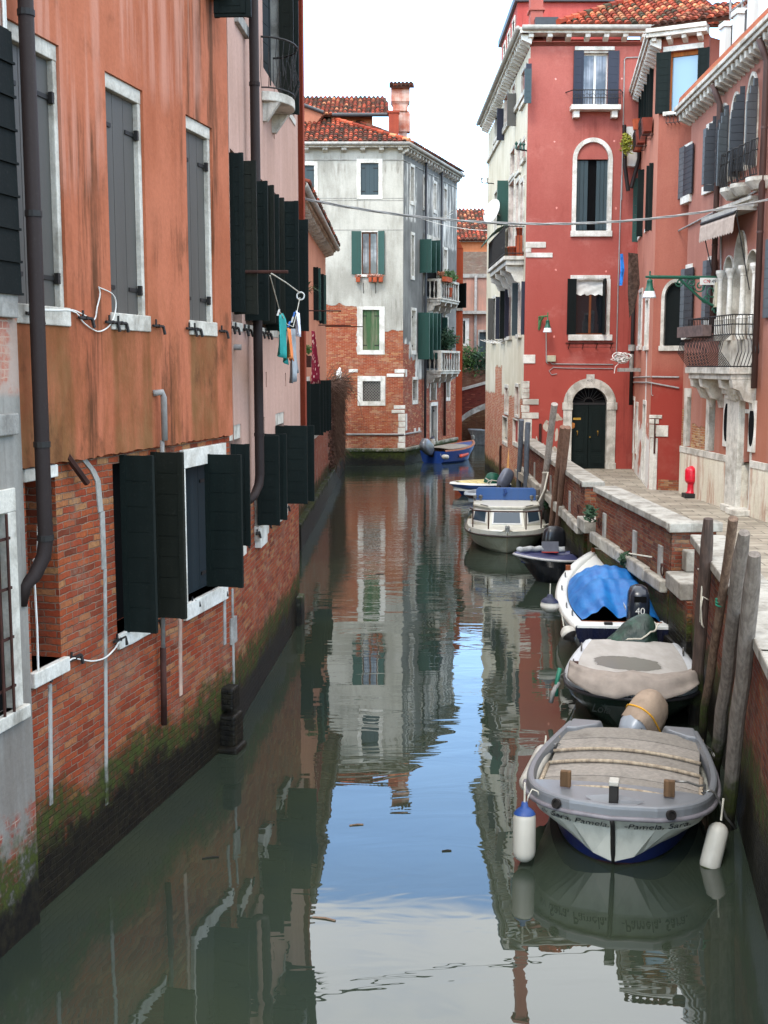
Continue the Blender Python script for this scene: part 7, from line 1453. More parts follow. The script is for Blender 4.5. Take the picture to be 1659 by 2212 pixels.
# ================================================================ BOATS
class Boat:
    def __init__(s,name,label,stern,bow,cat='boat',group='moored boats'):
        """stern, bow: plan points on the centre line"""
        s.s=V((stern[0],stern[1],0));s.b=V((bow[0],bow[1],0));s.f=(s.b-s.s);s.L=s.f.length;s.f.normalize();s.y=V((s.f.y,-s.f.x,0))
        s.r=thing(name,label,cat,(s.s+s.b)/2,group)
    def P(s,x,y,z): return s.s+s.f*x+s.y*y+V((0,0,z))
    def hull(s,sec,mats,strips,n=26,name='hull',transom=0,tend=1.):
        """sec(t) -> points (x,y,z) keel..gunwale on the starboard side"""
        m=MB();rows=[sec(tend*i/n) for i in range(n+1)];k=len(rows[0])
        for sg in (1,-1):
            o=len(m.v)
            for r in rows: m.v+=[s.P(x,y*sg,z) for x,y,z in r]
            for i in range(n):
                for j in range(k-1): m.f.append([o+i*k+j,o+(i+1)*k+j,o+(i+1)*k+j+1,o+i*k+j+1]);m.m.append(strips[j]);m.c.append(None)
        a=[s.P(x,y,z) for x,y,z in rows[0]]+[s.P(x,-y,z) for x,y,z in rows[0][::-1]];m.add(a,[tuple(range(len(a)))],transom)
        return m.build(name,mats,s.r,smooth=False)
    def surf(s,name,fn,mat,nx=16,ny=12,x0=0,x1=1,solid=0,smooth=True,parent=None):
        m=MB();m.grid([[s.P(*fn(x0+(x1-x0)*i/nx,-1+2*j/ny)) for j in range(ny+1)] for i in range(nx+1)]);return m.build(name,mat,parent or s.r,smooth=smooth,solid=solid)
    def tube(s,name,pts,r,mat,n=8,parent=None,smooth=True):
        m=MB();m.tube([s.P(*p) for p in pts],r,n);return m.build(name,mat,parent or s.r,smooth=smooth)
    def box(s,name,x,y,z,hx,hy,hz,mat,parent=None,bevel=.006,rot=0):
        f=s.f*math.cos(rot)+s.y*math.sin(rot);yy=s.y*math.cos(rot)-s.f*math.sin(rot);m=MB();m.box(s.P(x,y,z),f*hx,yy*hy,V((0,0,hz)));return m.build(name,mat,parent or s.r,bevel=bevel)
def boatpaint(name,h,rough=.3,k=.9,**a): return paintmat(name,h,rough,k,a.pop('dirt',.18),a.pop('dc','4a463e'),spec=.5)
def outboard(B,x,y,z,s,mat,tilt=0,cowl=None,name='outboard_motor',band=None,yaw=0):
    """engine hung on the transom; x points to the bow"""
    c=B.P(x,y,z);up=(V((0,0,1))*math.cos(tilt)-B.f*math.sin(tilt));bk=(-B.f*math.cos(tilt)-V((0,0,1))*math.sin(tilt));sd=B.y
    if yaw:
        from mathutils import Matrix
        Rm=Matrix.Rotation(yaw,3,'Z');up,bk,sd=Rm@up,Rm@bk,Rm@sd
    E=MB();prof=[(.0,.72),(.55,.88),(.85,1.),(1.,1.),(1.0,.96),(.85,1.12)]
    rings=[]
    for (h,w,d,o) in ((-.1,.5,.55,0),(.0,.8,.85,0),(.12,1.,1.,0),(.4,1.,1.,.02),(.55,.95,.92,.02),(.64,.75,.7,.02),(.68,.35,.35,.0)):
        rings.append([c+up*(h*s)+sd*(w*.17*s*math.copysign(abs(math.cos(a))**.6,math.cos(a)))+bk*((d*.25*math.copysign(abs(math.sin(a))**.6,math.sin(a))+o+.12)*s) for a in [k*.3927 for k in range(16)]])
    E.grid(rings,closed=True);E.add(rings[-1],[tuple(range(16))])
    o=E.build(name,mat,B.r,smooth=True)
    E=MB();E.box(c+bk*(.12*s)-up*(.45*s),sd*.05*s,bk*.09*s,up*.36*s);E.box(c+bk*(.14*s)-up*(.62*s),sd*.09*s,bk*.2*s,up*.012*s);E.box(c+bk*(.02*s)-up*(.2*s),sd*.09*s,bk*.06*s,up*.16*s);E.build('leg',M_iron,o)
    if band: E=MB();E.grid([[p+(p-(c+up*(h*s)+bk*.12*s))*.02 for p in rings[2 if h<.2 else 3]] for h in (.12,.4)],closed=True)
    return o,c,up,bk,sd
def fender(label,top,bot,r,cap=None,capend='top',mat=None):
    top,bot=V(top),V(bot);d=bot-top;L=d.length;ax=d/L;o=thing('fender',label,'fender',top,'boat fenders');m=MB()
    m.lathe(top,[(.0,0)]+[(r*math.sin(R(a)),min(r,L*.5)*(1-math.cos(R(a)))) for a in (25,50,70,90)]+[(r*math.sin(R(a)),L-min(r,L*.5)*(1-math.cos(R(a)))) for a in (90,70,50,25)]+[(0,L)],16,ax=ax);m.build('float',mat or M_fend,o,smooth=True)
    if cap:
        m=MB();k=0 if capend=='top' else L;sg=1 if capend=='top' else -1;m.lathe(top+ax*k,[(0,-.05*sg),(.25*r,-.05*sg),(.35*r,.0)]+[(1.04*r*math.sin(R(a)),sg*(min(r,L*.5)*(1-math.cos(R(a)))-.004)) for a in (30,50,68)],16,ax=ax);m.build('cap',cap,o,smooth=True)
    m=MB();m.tube([top-ax*.02,top-ax*.1+V((0,0,.15))],.01,5);m.build('lanyard',M_rope,o);return o
M_fend=paintmat('fender_white','aeaaa0',.5,.9,.3,dc='6a665c');M_fblue=simple('fender_blue','17386f',.5);M_fnavy=simple('fender_navy','1a2038',.5)
M_chain=simple('chain_metal','6a6864',.4,.5,.3,metal=.7)
def chain(label,pts,r=.018):
    o=thing('chain',label,'chain',pts[0],'mooring chains');m=MB();
    for i in range(len(pts)-1):
        a,e=V(pts[i]),V(pts[i+1]);n=max(1,int((e-a).length/.05))
        for k in range(n):
            p=a.lerp(e,(k+.5)/n);d=(e-a).normalized();q=d.orthogonal().normalized()
            if k%2: q=d.cross(q)
            m.tube([p+d*.035*math.cos(t)+q*.02*math.sin(t) for t in [j*1.047 for j in range(7)]],r*.4,4,caps=False)
    m.build('links',M_chain,o)
def clampf(x,a=0,b=1): return max(a,min(b,x))
def bz(P): return V((P.x,P.y,0))
def offs(lp,d,dz):
    n=len(lp);o=[]
    for i in range(n):
        a,b=lp[max(0,i-1)],lp[min(n-1,i+1)];tx,ty=b[0]-a[0],b[1]-a[1];l=math.hypot(tx,ty) or 1;nx,ny=ty/l,-tx/l
        x,y=lp[i][0]+nx*d,lp[i][1]+ny*d
        if y*lp[i][1]<0 or abs(lp[i][1])<1e-4: y=0
        o.append((x,y,lp[i][2]+dz))
    return o
# ---- 1. nearest boat
bow=Pz(1322,1768,.62);st=Pz(1366,1586,.5)
B=Boat('skiff','nearest boat, grey and white blunt bowed skiff with weathered plywood deck boards',bz(st)+V((0,.02,0)),bz(bow));LB=B.L;HB=.99
M_hw=boatpaint('hull_white','c8c7bc',.3,.9,dirt=.3);M_hb=boatpaint('hull_blue','101f52',.35);M_anti=boatpaint('antifouling_red','3a1512',.7);M_gg=boatpaint('gunwale_grey','83868a',.3,.62,dirt=.12);M_rub=simple('rub_rail','6a666a',.5,.4,.2)
def shp(t): 
    s_=(1-max(0,(t-.25)/.75)**5.5)**.5 if t<1 else 0
    return s_*(.78+.22*math.sin(min(1,t/.6)*math.pi/2))
def sheer(t): return .48+.14*t**2
def sec1(t):
    b=HB*shp(t)+.02;z=sheer(t);u=clampf((t-.35)/.65);rk=.38*u**3
    bc=b*(.86-.45*u**1.5);x=LB*t
    return [(x-rk*1.3,0.0 if t<1 else 0,-.25+.18*u**2),(x-rk,bc*.55,-.14+.1*u),(x-rk*.9,bc*.9,.02),(x-rk*.75,bc*.97+.01,.06+.2*(b/HB)*u*clampf(b*1.2)),(x-rk*.45,b*.9+.0,z*.72),(x-rk*.4,b*.91,z*.76),(x,b,z)]
B.hull(sec1,[M_anti,M_hb,M_hw],[0,0,1,2,2,2],n=36,transom=2)
gun=lambda t,sg,ins=0,dz=0:(LB*t-(ins if t>.93 else 0),sg*max(0,(HB*shp(t)+.02-ins)),sheer(t)+dz)
TS=[i/40 for i in range(41)]
loop=[gun(t,1) for t in TS]+[gun(t,-1) for t in TS[::-1]][1:]
B.tube('rub_rail',[(p[0],p[1]*1.01,p[2]) for p in loop],.026,M_rub)
# bulwark band and side deck
m=MB();lo=[gun(t,1) for t in TS]+[gun(t,-1) for t in TS[::-1]][1:];ctr=LB*.45
def inset(p,d,dz):
    v=V((p[0]-ctr,p[1]*1.0,0));l=v.length;k=max(0,1-d/l);return (ctr+v.x*k if p[0]>ctr else p[0],p[1]*k if abs(p[1])>.0 else 0,p[2]+dz)
rings=[[B.P(*p) for p in (offs(lo,d_,h_) if d_ else lo)] for d_,h_ in ((0,0),(.004,.09),(.012,.115),(.03,.125),(.075,.125),(.095,.06),(.1,.0))]
m.grid(rings);m.build('bulwark',M_gg,B.r)
def fdk(x,v):
    te=.25+.75*(max(0,1-(abs(v)*.9)**2))**(1/5.5);return (LB*(.74+(max(te,.76)-.74)*x)-.085*x,v*HB*.9*(1-.03*x),sheer(.9)+.05+.04*(1-v*v))
B.surf('foredeck',fdk,M_gg,nx=10,ny=40)
# deck boards: five panels with battens
M_ply=woodmat('worn_plywood','827c74','716b63',rough=.85)
M_ply2=woodmat('pale_worn_plywood','8d867d','77716a',rough=.85);M_bat=woodmat('batten_wood','a89a84','77695a')
px=[.06,.2,.34,.49,.64,.78]
for i in range(5):
    a,c=px[i],px[i+1];m=MB();ny=12
    def dz(v): return .15+.085*(1-v*v)
    rows=[];wd=lambda t:HB*shp(t)*.86-.02
    for xx in (a+.004,c-.004): rows.append([B.P(LB*xx,v*wd(.4 if xx<.7 else .55),sheer(xx)*.3+.36+dz(v)-.12) for v in [-1+2*j/ny for j in range(ny+1)]])
    m.grid(rows);m.build('deck_board',[M_ply,M_ply2][i%2],B.r,solid=.02)
for xx in (.785,.36,.50):
    w_=HB*.83;B.tube('batten',[(LB*xx,v*w_,sheer(xx)*.3+.395+.15+.085*(1-v*v)-.12) for v in [-1+j*.1 for j in range(21)]],.022,M_bat,6)
for sg in (-1,1):
    for a,c in ((.08,.2),(.5,.76)): B.tube('side_batten',[(LB*a,sg*HB*.84,.56),(LB*c,sg*HB*.84,.575)],.025,M_bat,6)
for sg in (-1,1):
    m=MB();m.box(B.P(LB*.815,sg*.52,.77),B.f*.03,B.y*.055,V((0,0,.085)));m.build('wooden_cleat',woodmat('worn_cleat','6a5038','46331f'),B.r,bevel=.008)
    m=MB();c=B.P(LB*.99-.03*1,sg*.0,0);
    t_=.955;p=gun(t_,sg);m.lathe(B.P(p[0]+.02,p[1]*.99,p[2]+.06),[(0,.0),(.05,.0),(.05,.035),(.032,.035),(.03,.01),(0,.01)],14,ax=(B.f*.75+B.y*sg*.55+V((0,0,.3))));m.build('hawse_port',M_iron,B.r)
    m=MB();x0=.02;m.hexa([B.P(LB*a,sg*y_,.42) for a,y_ in ((-.02,.3),(-.02,HB*.78),(.1,HB*.82),(.1,.62),(.03,.36))],[B.P(LB*a,sg*y_,.62) for a,y_ in ((-.02,.38),(-.02,HB*.74),(.1,HB*.78),(.09,.64),(.03,.42))]);m.build('quarter_block',M_gg,B.r,bevel=.02)
m=MB();m.box(B.P(LB*.945,0,.80),B.f*.05,B.y*.045,V((0,0,.11)));bo=m.build('bow_post',M_iron,B.r,bevel=.01);m=MB();m.box(B.P(LB*.945,0,.93),B.f*.07,B.y*.05,V((0,0,.025)));m.build('bow_post_cap',M_fend,B.r,bevel=.012)
m=MB();m.hexa([B.P(LB*.9,-.3,.71),B.P(LB*.99,0,.64),B.P(LB*.9,.3,.71)],[B.P(LB*.9,-.05,.75),B.P(LB*.95,0,.745),B.P(LB*.9,.05,.75)]);m.build('breasthook',M_gg,B.r)
st_=[sec1(1.)[i] for i in (0,1,2,3,4,6)];B.tube('stem_band',[(LB-.38*1.25+.03,0,-.05),(LB-.38*.9+.05,0,.08),(LB-.38*.62+.045,0,.3),(LB-.12,0,.5),(LB+.012,0,.6)],.024,M_iron,6)
M_scr=simple('script_paint','2a2e36',.6)
def hullpt(yv,z):
    # point on the hull front at side offset yv and height z
    best=None
    for i in range(101):
        t=.5+.5*i/100;S=sec1(t)
        a,c=S[4],S[6]
        k=clampf((z-a[2])/(c[2]-a[2]));x=a[0]+(c[0]-a[0])*k;y=a[1]+(c[1]-a[1])*k
        if best is None or abs(y-abs(yv))<best[0]: best=(abs(y-abs(yv)),x)
    return best[1]
def bend(sg):
    def f(p):
        rel=p-B.s;yv=rel.dot(B.y);z=p.z;x=hullpt(yv,z);q=B.P(x,yv,z)+B.f*.012+B.y*(.004 if yv>0 else -.004);return q
    return f
xr=-B.y if B.y.x<0 else B.y
for s_,cy,sz in (('Sara, Pamela.',-.33,.115),('-Pamela, Sara.',.42,.115)):
    sd=1 if (B.y.x>0)==(cy>0) else -1
    o=B.P(LB*.9,abs(cy)*sd,.475);text(s_,'lettering',M_scr,B.r,o,xr,(0,0,1),sz,shear=.25,depth=.0015,bend=bend(sd))
text('6V 1886','lettering',simple('faded_number','8a8a88',.6),B.r,B.P(LB*.9,-.62 if B.y.x>0 else .62,.47),xr,(0,0,1),.07,depth=.0015,bend=bend(-1))
oo,c,up,bk,sd=outboard(B,-.0,.06,.5,1.0,boatpaint('silver_cowl','8d939a',.3),tilt=R(50),yaw=R(-35))
M_tan=simple('tan_cloth','8c7b6b',.9,.1,.15,bump=.004);m=MB();rg=[]
for (h,w,o_) in ((.16,1.06,0),(.3,1.12,0),(.45,1.1,0),(.58,.98,0),(.67,.7,0),(.71,.3,0)): rg.append([c+up*(h)+sd*(w*.17*math.copysign(abs(math.cos(a))**.7,math.cos(a))*(1+.04*math.sin(a*5+h*9)))+bk*((w*.25*math.copysign(abs(math.sin(a))**.7,math.sin(a)))+.12+(.03 if h<.2 else 0)*math.sin(a*3)) for a in [k*.2618 for k in range(24)]])
m.grid(rg,closed=True);m.add(rg[-1],[tuple(range(24))]);m.build('cloth_hood',M_tan,oo,smooth=True)
m=MB();m.tube([p+(p-c).normalized()*.012 for p in rg[1]]+[rg[1][0]],.012,5);m.tube([rg[1][3]+up*0,rg[1][3]+sd*.1+up*.05,rg[1][3]+sd*.2+up*.04],.012,5);m.build('tie_rope',simple('orange_rope','c08a22',.8),oo)
text('HONDA','lettering',M_iron,oo,c+up*.05-B.f*.0+sd*0+bk*(.12)-V((0,0,0))+(sd*.172 if sd.x>0 else -sd*.172),-bk if (-bk).z>0 else bk,up,.09,shear=.1)
def bp(c_,x,y,Y): return PY(*K(c_,x,y),Y)
yb=bow.y
fender('tall white fender with a blue cap hanging at the left bow of the nearest skiff',bp('B4',152,585,yb+.35),bp('B4',150,925,yb+.3),.115,M_fblue)
fender('white fender with a mossy end leaning at the right bow of the nearest skiff',bp('B4',1365,680,yb+.45),bp('B4',1285,1000,yb+.3),.105,simple('moss_cap','3a4020',.9),'bot')
fender('pale long fender laid along the left side of the nearest skiff',bp('B4',275,235,st.y-.6),bp('B4',165,455,yb+1.2),.1)
chain('rusty chain on the left rail of the nearest skiff',[bp('B4',380,195,st.y-.55),bp('B4',340,200,st.y-.6),bp('B4',300,225,st.y-.65),bp('B4',295,255,st.y-.7)])
chain('rusty chain on the right rail of the nearest skiff',[bp('B4',1240,230,st.y-.5),bp('B4',1265,205,st.y-.6),bp('B4',1310,235,st.y-.6),bp('B4',1330,285,st.y-.65)])
rope('grey rope knotted on the right deck edge of the nearest skiff',[B.P(0,0,0)*0+bp('B4',*q_,yb+.55) for q_ in ((1080,425),(1160,430),(1230,455),(1270,450),(1265,490),(1285,520),(1250,500),(1300,480),(1330,500),(1375,580),(1400,650),(1460,720))],.014,M_chain)
rope('thin rope from the left bow of the nearest skiff to its fender',[bp('B4',*q_,yb+.4) for q_ in ((240,515),(235,490),(200,475),(175,520),(160,590))],.008)
# ---- 2. green boat with grey cover
bow=Pz(1367,1500,.62);st=Pz(1367,1398,.5)
B=Boat('covered_boat','dark green hulled boat under a grey wet canvas cover, bow towards the camera',bz(st)+V((0,.1,0)),bz(bow));LB=B.L;HB=.99
M_hg=boatpaint('hull_green','1c2c26',.2,.9,dirt=.15)
def sec2(t):
    b=HB*(shp(t)*.98+.005);z=.5+.12*t*t;u=clampf((t-.35)/.65);rk=.35*u**3;bc=b*(.88-.4*u**1.5);x=LB*t
    return [(x-rk*1.3,0,-.25+.18*u*u),(x-rk,bc*.6,-.1+.08*u),(x-rk*.85,bc,.12),(x-rk*.6,b*.93,z*.6),(x-rk*.55,b*.945,z*.64),(x-.05*u,b*.99,z*.86),(x,b,z)]
M_gw=boatpaint('gunwale_white','c4c6c8',.3,.9)
B.hull(sec2,[M_anti,M_hg,M_gw],[0,1,1,1,1,2],n=32,transom=1)
gun=lambda t,sg,ins=0,dz=0:(LB*t-(ins if t>.93 else 0),sg*max(0,(HB*(shp(t)*.98+.005)-ins)),.5+.12*t*t+dz)
loop=[gun(t,1) for t in TS]+[gun(t,-1) for t in TS[::-1]][1:];B.tube('rub_rail',[(p[0],p[1]*1.0,p[2]-.07) for p in loop],.03,simple('dark_rub_rail','2c2a2c',.5))
m=MB();ctr=LB*.45;rings=[[B.P(*p) for p in loop],[B.P(*p) for p in offs(loop,.03,.06)],[B.P(*p) for p in offs(loop,.1,.085)],[B.P(*p) for p in offs(loop,.22,.05)]];m.grid(rings);m.build('side_deck',M_gw,B.r,smooth=True)
Mc=Mt('grey_canvas',.85,.25);wet=Mc.noise(1.2,4,.6);cc_=B.P(LB*.52,.05,.7);dv=Mc.n('VectorMath',operation='DISTANCE');Mc.ln(Mc.pos(),dv.inputs[0]);dv.inputs[1].default_value=cc_
wd=Mc.mr(Mc.mt('ADD',dv.outputs['Value'],Mc.mt('MULTIPLY',wet,.5)),.74,.78,1,0);fo_=Mc.noise(1,5,.6,mapscale=(5,2,9));Mc.col(Mc.mix(wd,Mc.mix(Mc.mr(fo_,.35,.7),lin('a9a49e',.9),lin('9b968f',.9)),lin('7d7a72',.8)));Mc.rough(Mc.mr(wd,0,1,.85,.25));Mc.bump(Mc.noise(9,4),.003)
def cov2(x,v):
    t=x;w_=HB*shp(min(t,.96))*.80;sag=-.04*math.exp(-((t-.5)/.25)**2-(v/.5)**2)
    return (LB*t,v*w_,.60+.07*(1-v*v)*(.4+.6*t)+sag+.05*t*t)
B.surf('canvas_cover',cov2,Mc.m,nx=20,ny=20,x0=.04,x1=.86)
def dr2(x,v):  # bunched front edge gathered over the bow rim
    te=.25+.75*(max(0,1-(abs(v)*.88)**2))**(1/5.5);yy=v*HB*.88
    f=math.sin(x*15+math.sin(v*5)*2+v*3)*.6+math.sin(x*27+v*7)*.3+.25*math.sin(v*19)
    px_=LB*(te-.15+.165*x)+.02*f*x;dn=max(0,(x-.68)/.32)**1.3
    return (px_,yy*(1+.03*x),.755+.06*math.sin(min(1,x*1.3)*math.pi)+.05*max(0,1-abs(v)*4)-.19*dn*(1-.5*abs(v)**3)+.022*f*(.5+.5*x))
B.surf('bunched_cover_edge',dr2,simple('dirty_canvas','857b72',.9,.2,.12,scale=5,bump=.003),nx=16,ny=70,x0=0,x1=1,solid=.01)
M_ropeD=simple('dark_rope','3a3a38',.9)
oo,c,up,bk,sd=outboard(B,.02,.0,.35,.7,M_iron,tilt=R(0))
Mtp=Mt('green_tarp',.45,.4);wr1=Mtp.noise(5,5,.6);Mtp.col(Mtp.mix(Mtp.mr(wr1,.35,.7),lin('14261f'),lin('2f4a3e')));Mtp.bump(Mtp.noise(1,5,.6,mapscale=(9,9,3)),.03)
Yt=st.y+.1
def tp(x,y): return bp('B2',x,y,Yt)
apex=tp(1025,720);m=MB();base=[tp(x,y) for x,y in ((615,1075),(700,1120),(790,1138),(885,1130),(1000,1110),(1090,1090),(1145,1050),(1155,900))];rows=[]
ctrb=tp(930,1090);n=26
prof_=[(0,0.0),(.04,.22),(.15,.42),(.3,.6),(.5,.76),(.7,.88),(.88,.97),(1.,1.0)]
for (h,w_) in prof_:
    row=[]
    for k in range(n):
        a=6.2832*k/n;rx=.42*(1+.35*max(0,-math.cos(a))*h*h);ry=.34;cx_=apex.lerp(ctrb,h);f_=1+.09*math.sin(a*5+h*3)*h
        sx=1.25 if math.cos(a)<0 else .8
        row.append(V((cx_.x+rx*math.cos(a)*sx*w_*f_,cx_.y+ry*math.sin(a)*w_*f_,cx_.z+.05*math.sin(a*7+h*8)*h)))
    rows.append(row)
m.grid(rows,closed=True);m.build('tarp_wrap',Mtp.m,oo,smooth=True)
m=MB();m.tube([rows[4][k]+(rows[4][k]-apex.lerp(ctrb,.7)).normalized()*.02+V((0,0,.14*math.cos(6.2832*k/n))) for k in range(n)]+[rows[4][0]+V((0,0,.14))],.013,5);m.tube([tp(840,845),tp(790,950),tp(800,1010)],.013,5);m.build('tie_rope',M_rope,oo)
m=MB();m.box(tp(1110,1075)+V((0,-.12,0)),(.1,0,.07),(0,.02,0),(-.01,0,.02));m.build('red_handle',simple('red_plastic','c02418',.5),oo)
text('Lola','lettering',simple('dark_script','0c1210',.6),B.r,B.P(LB+.02,0,0)+(-xr)*.42+V((0,0,.34))-V((0,.0,0)),(xr+V((0,-.25,0))),(0,0,1),.16,shear=.3,depth=.002)
for sg in (-1,1):
    for t in (.25,.62): p=gun(t,sg,.12,.06);m=MB();cc=[(p[0]-.06,p[1],p[2]),(p[0]-.06,p[1],p[2]+.1),(p[0]-.03,p[1],p[2]+.13),(p[0]+.03,p[1],p[2]+.13),(p[0]+.06,p[1],p[2]+.1),(p[0]+.06,p[1],p[2])];m.tube([B.P(*q_) for q_ in cc],.012,6);m.build('deck_eye',M_chain,B.r)
p=gun(.55,-1 if B.y.x>0 else 1,.13,.1);B.box('cleat',*p,.05,.06,.015,M_rust)
cs=lambda *L:[bp('B2',x,y,Yt-1.0) for x,y in L]
chain('chain lying on the right stern quarter of the green boat',[bp('B2',x,y,Yt-.6) for x,y in ((1370,1110),(1400,1090),(1430,1130),(1390,1150),(1440,1140),(1475,1145))],.024)
chain('chain on the right bow of the green boat',[bp('B2',x,y,Yt-2.1) for x,y in ((1430,1330),(1480,1325),(1540,1330),(1560,1370),(1575,1440))],.024)
chain('chain on the left bow of the green boat',[bp('B2',x,y,Yt-2.0) for x,y in ((330,1325),(280,1300),(230,1300),(205,1370))],.02)
chain('chain on the left side of the green boat',[bp('B2',x,y,Yt-.6) for x,y in ((445,1140),(430,1100),(380,1095),(350,1105))],.02)
Yk=Yt-2.2
for (lb,a,e,r_,mt_) in (('thin grey tube hanging off the left bow of the green boat',(200,1370),(125,1565),.035,M_zinc),('green paddle blade hanging behind the grey tube',(212,1240),(180,1500),.03,simple('green_plastic','1f6a54',.5))):
    o=thing('hanging_tube',lb,'fender',bp('B2',*a,Yk),'hanging tubes');m=MB();m.tube([bp('B2',*a,Yk),bp('B2',(a[0]+e[0])/2-14,(a[1]+e[1])/2,Yk),bp('B2',*e,Yk)],r_,8);m.build('tube',mt_,o,smooth=True)
o=thing('yellow_tag','small yellow plastic tag hanging on the pole chain','tag',bp('B5',830,1335,15.2));m=MB();m.box(bp('B5',830,1335,15.2),(.03,0,0),(0,.01,0),(0,0,.07));m.build('tag',simple('yellow_plastic','d0b020',.4),o)
# ---- 3. white boat with the blue tarpaulin, stern to the camera
st=Pz(1347,1356,.6);bow=Pz(1283,1188,.95)
B=Boat('tarpaulin_boat','white fibreglass boat with a bright blue tarpaulin and a dark outboard, stern to the camera',bz(st),bz(bow));LB=B.L;HB=1.0
M_gel=boatpaint('gelcoat_white','dcdcd6',.25,.9,dirt=.08);M_hn=boatpaint('hull_navy','10142a',.2,.9)
def shp3(t): return (.8+.2*math.sin(min(1,t/.35)*math.pi/2))*(1-max(0,(t-.3)/.7)**2.3)**.9 if t<1 else 0
def sheer3(t): return .58+.34*t**2
def sec3(t):
    b=HB*shp3(t)+.01;z=sheer3(t);u=t*t;bc=b*(.8-.4*u);x=LB*t;rk=.5*u*t
    return [(x-rk*1.2,0,-.25+.2*u),(x-rk,bc*.6,-.1+.1*u),(x-rk*.8,bc,.1),(x-rk*.3,b*.93,z*.66),(x-rk*.25,b*.96,z*.7),(x,b,z)]
B.hull(sec3,[M_anti,M_hn,M_gel],[0,1,1,1,2],n=32,transom=1)
gun=lambda t,sg,ins=0,dz=0:(LB*t-ins*.8*(t>.9),sg*max(0,(HB*shp3(t)+.01-ins)),sheer3(t)+dz)
loop=[gun(t,1) for t in TS]+[gun(t,-1) for t in TS[::-1]][1:]
B.tube('rub_rail',[(p[0],p[1],p[2]-.03) for p in loop],.03,simple('grey_rub','8a847c',.5))
m=MB();ctr=LB*.35
def ins3(p,d,dz):
    v=V((p[0]-ctr,p[1],0));l=v.length;k=max(0,1-d/l);return (ctr+v.x*k if p[0]>ctr else p[0],p[1]*max(0,1-d/max(d,abs(p[1]))) if p[0]<=ctr else p[1]*k,p[2]+dz)
m.grid([[B.P(*p) for p in loop],[B.P(*p) for p in offs(loop,.02,.04)],[B.P(*p) for p in offs(loop,.17,.05)],[B.P(*p) for p in offs(loop,.2,.02)],[B.P(*p) for p in offs(loop,.24,-.06)]]);m.build('side_deck',M_gel,B.r,smooth=True)
B.surf('foredeck',lambda x,v:(LB*x,v*max(0,HB*shp3(x)-.12),sheer3(x)-.02+.04*(1-v*v)),M_gel,nx=10,ny=10,x0=.6,x1=.97)
B.box('stern_deck',.14,0,.6,.13,HB*.78,.04,M_gel,bevel=.02);B.box('thwart',.33,0,.6,.04,HB*.7,.03,M_wood)
Mbt=Mt('blue_tarpaulin',.5,.35);wv=Mbt.noise(4,5,.6);Mbt.col(Mbt.mix(Mbt.mr(wv,.3,.7),lin('0b60ac',.66),lin('167cc4',.66)));Mbt.bump(Mbt.noise(1,5,.6,mapscale=(8,3,8)),.012)
def tarp(x,v):
    t=.07+.6*x;w_=(HB*shp3(t)-.2)*(1.0 if x<.9 else 1-(x-.9)*2.0);hoop=.42*math.sin(clampf(x*1.05+.02)*math.pi)**.6
    if x>.93: hoop*=.7
    rib=.13*abs(math.cos(x*math.pi*3.5))
    tent=-.16*math.exp(-((v)/.3)**2)*clampf(1-x*2.2)+.1*math.exp(-((abs(v)-.42)/.16)**2)*clampf(1-x*2)
    z=sheer3(t)+.04+(hoop+rib+tent)*(1-abs(v)**2.4)+.012*math.sin(v*23+x*9)
    return (LB*t,v*w_,z)
B.surf('blue_tarpaulin',tarp,Mbt.m,nx=30,ny=34)
oo,c,up,bk,sd=outboard(B,.05,.22 if B.y.x>0 else -.22,.62,1.08,boatpaint('dark_cowl','1c222e',.25,.9,dirt=.08),tilt=R(0))
xr=B.y if B.y.x>0 else -B.y
text('40','lettering',M_whitep,oo,c+bk*(.12+.29)*1.08+up*.3+xr*.0,xr,(0,0,1),.16,depth=.002);text('YAMAHA','lettering',simple('silver_letter','a8acb4',.4),oo,c+bk*.16-xr*.222+up*.34,-B.f if (-B.f).y<0 else B.f,(0,0,1),.09,depth=.002)
m=MB();m.box(c+bk*(.37)*1.08+up*.54,xr*.1,bk*.012,up*.05);m.build('vent',M_dark,oo)
for sg in (-1,1):
    for t in (.12,.22,.45,.62): p=gun(t,sg,.1,.05);m=MB();m.tube([B.P(p[0]-.06,p[1],p[2]),B.P(p[0]-.05,p[1],p[2]+.08),B.P(p[0]+.05,p[1],p[2]+.08),B.P(p[0]+.06,p[1],p[2])],.012,6);m.build('deck_eye',M_chain,B.r)
    p=gun(.72,sg,.06,.06);B.box('wooden_chock',*p,.05,.05,.08,M_wood)
B.box('bow_fitting',LB*.965,0,sheer3(1)+.06,.06,.07,.05,M_wood)
B.box('fuel_hatch',.06,-.25 if B.y.x>0 else .25,.66,.05,.07,.02,M_iron)
ys=st.y
fender('round white buoy fender with a navy top at the left side of the tarpaulin boat',bp('B2',118,565,ys+1.6),bp('B2',110,715,ys+1.6),.17,M_fnavy)
fender('small white fender with a black end tilted at the left stern of the tarpaulin boat',bp('B2',255,850,ys-.05),bp('B2',325,960,ys-.2),.13,M_iron,'bot')
fender('small white fender with a black end under the right stern of the tarpaulin boat',bp('B2',1265,885,ys+.1),bp('B2',1290,960,ys+.0),.13,M_iron,'bot')
rope('taut grey bow rope of the tarpaulin boat up to the middle parapet',[B.P(LB*.97,0,sheer3(1)+.1),F2.W(F2.L-.9,Q+.35,.06)],.016)
rope('dark rope from the right rail of the tarpaulin boat up to an iron ring',[B.P(*gun(.4,1 if B.y.x>0 else -1,.1,.1)),bp('B2',1150,520,21.4),bp('B2',1195,340,21.6)],.02,M_iron)
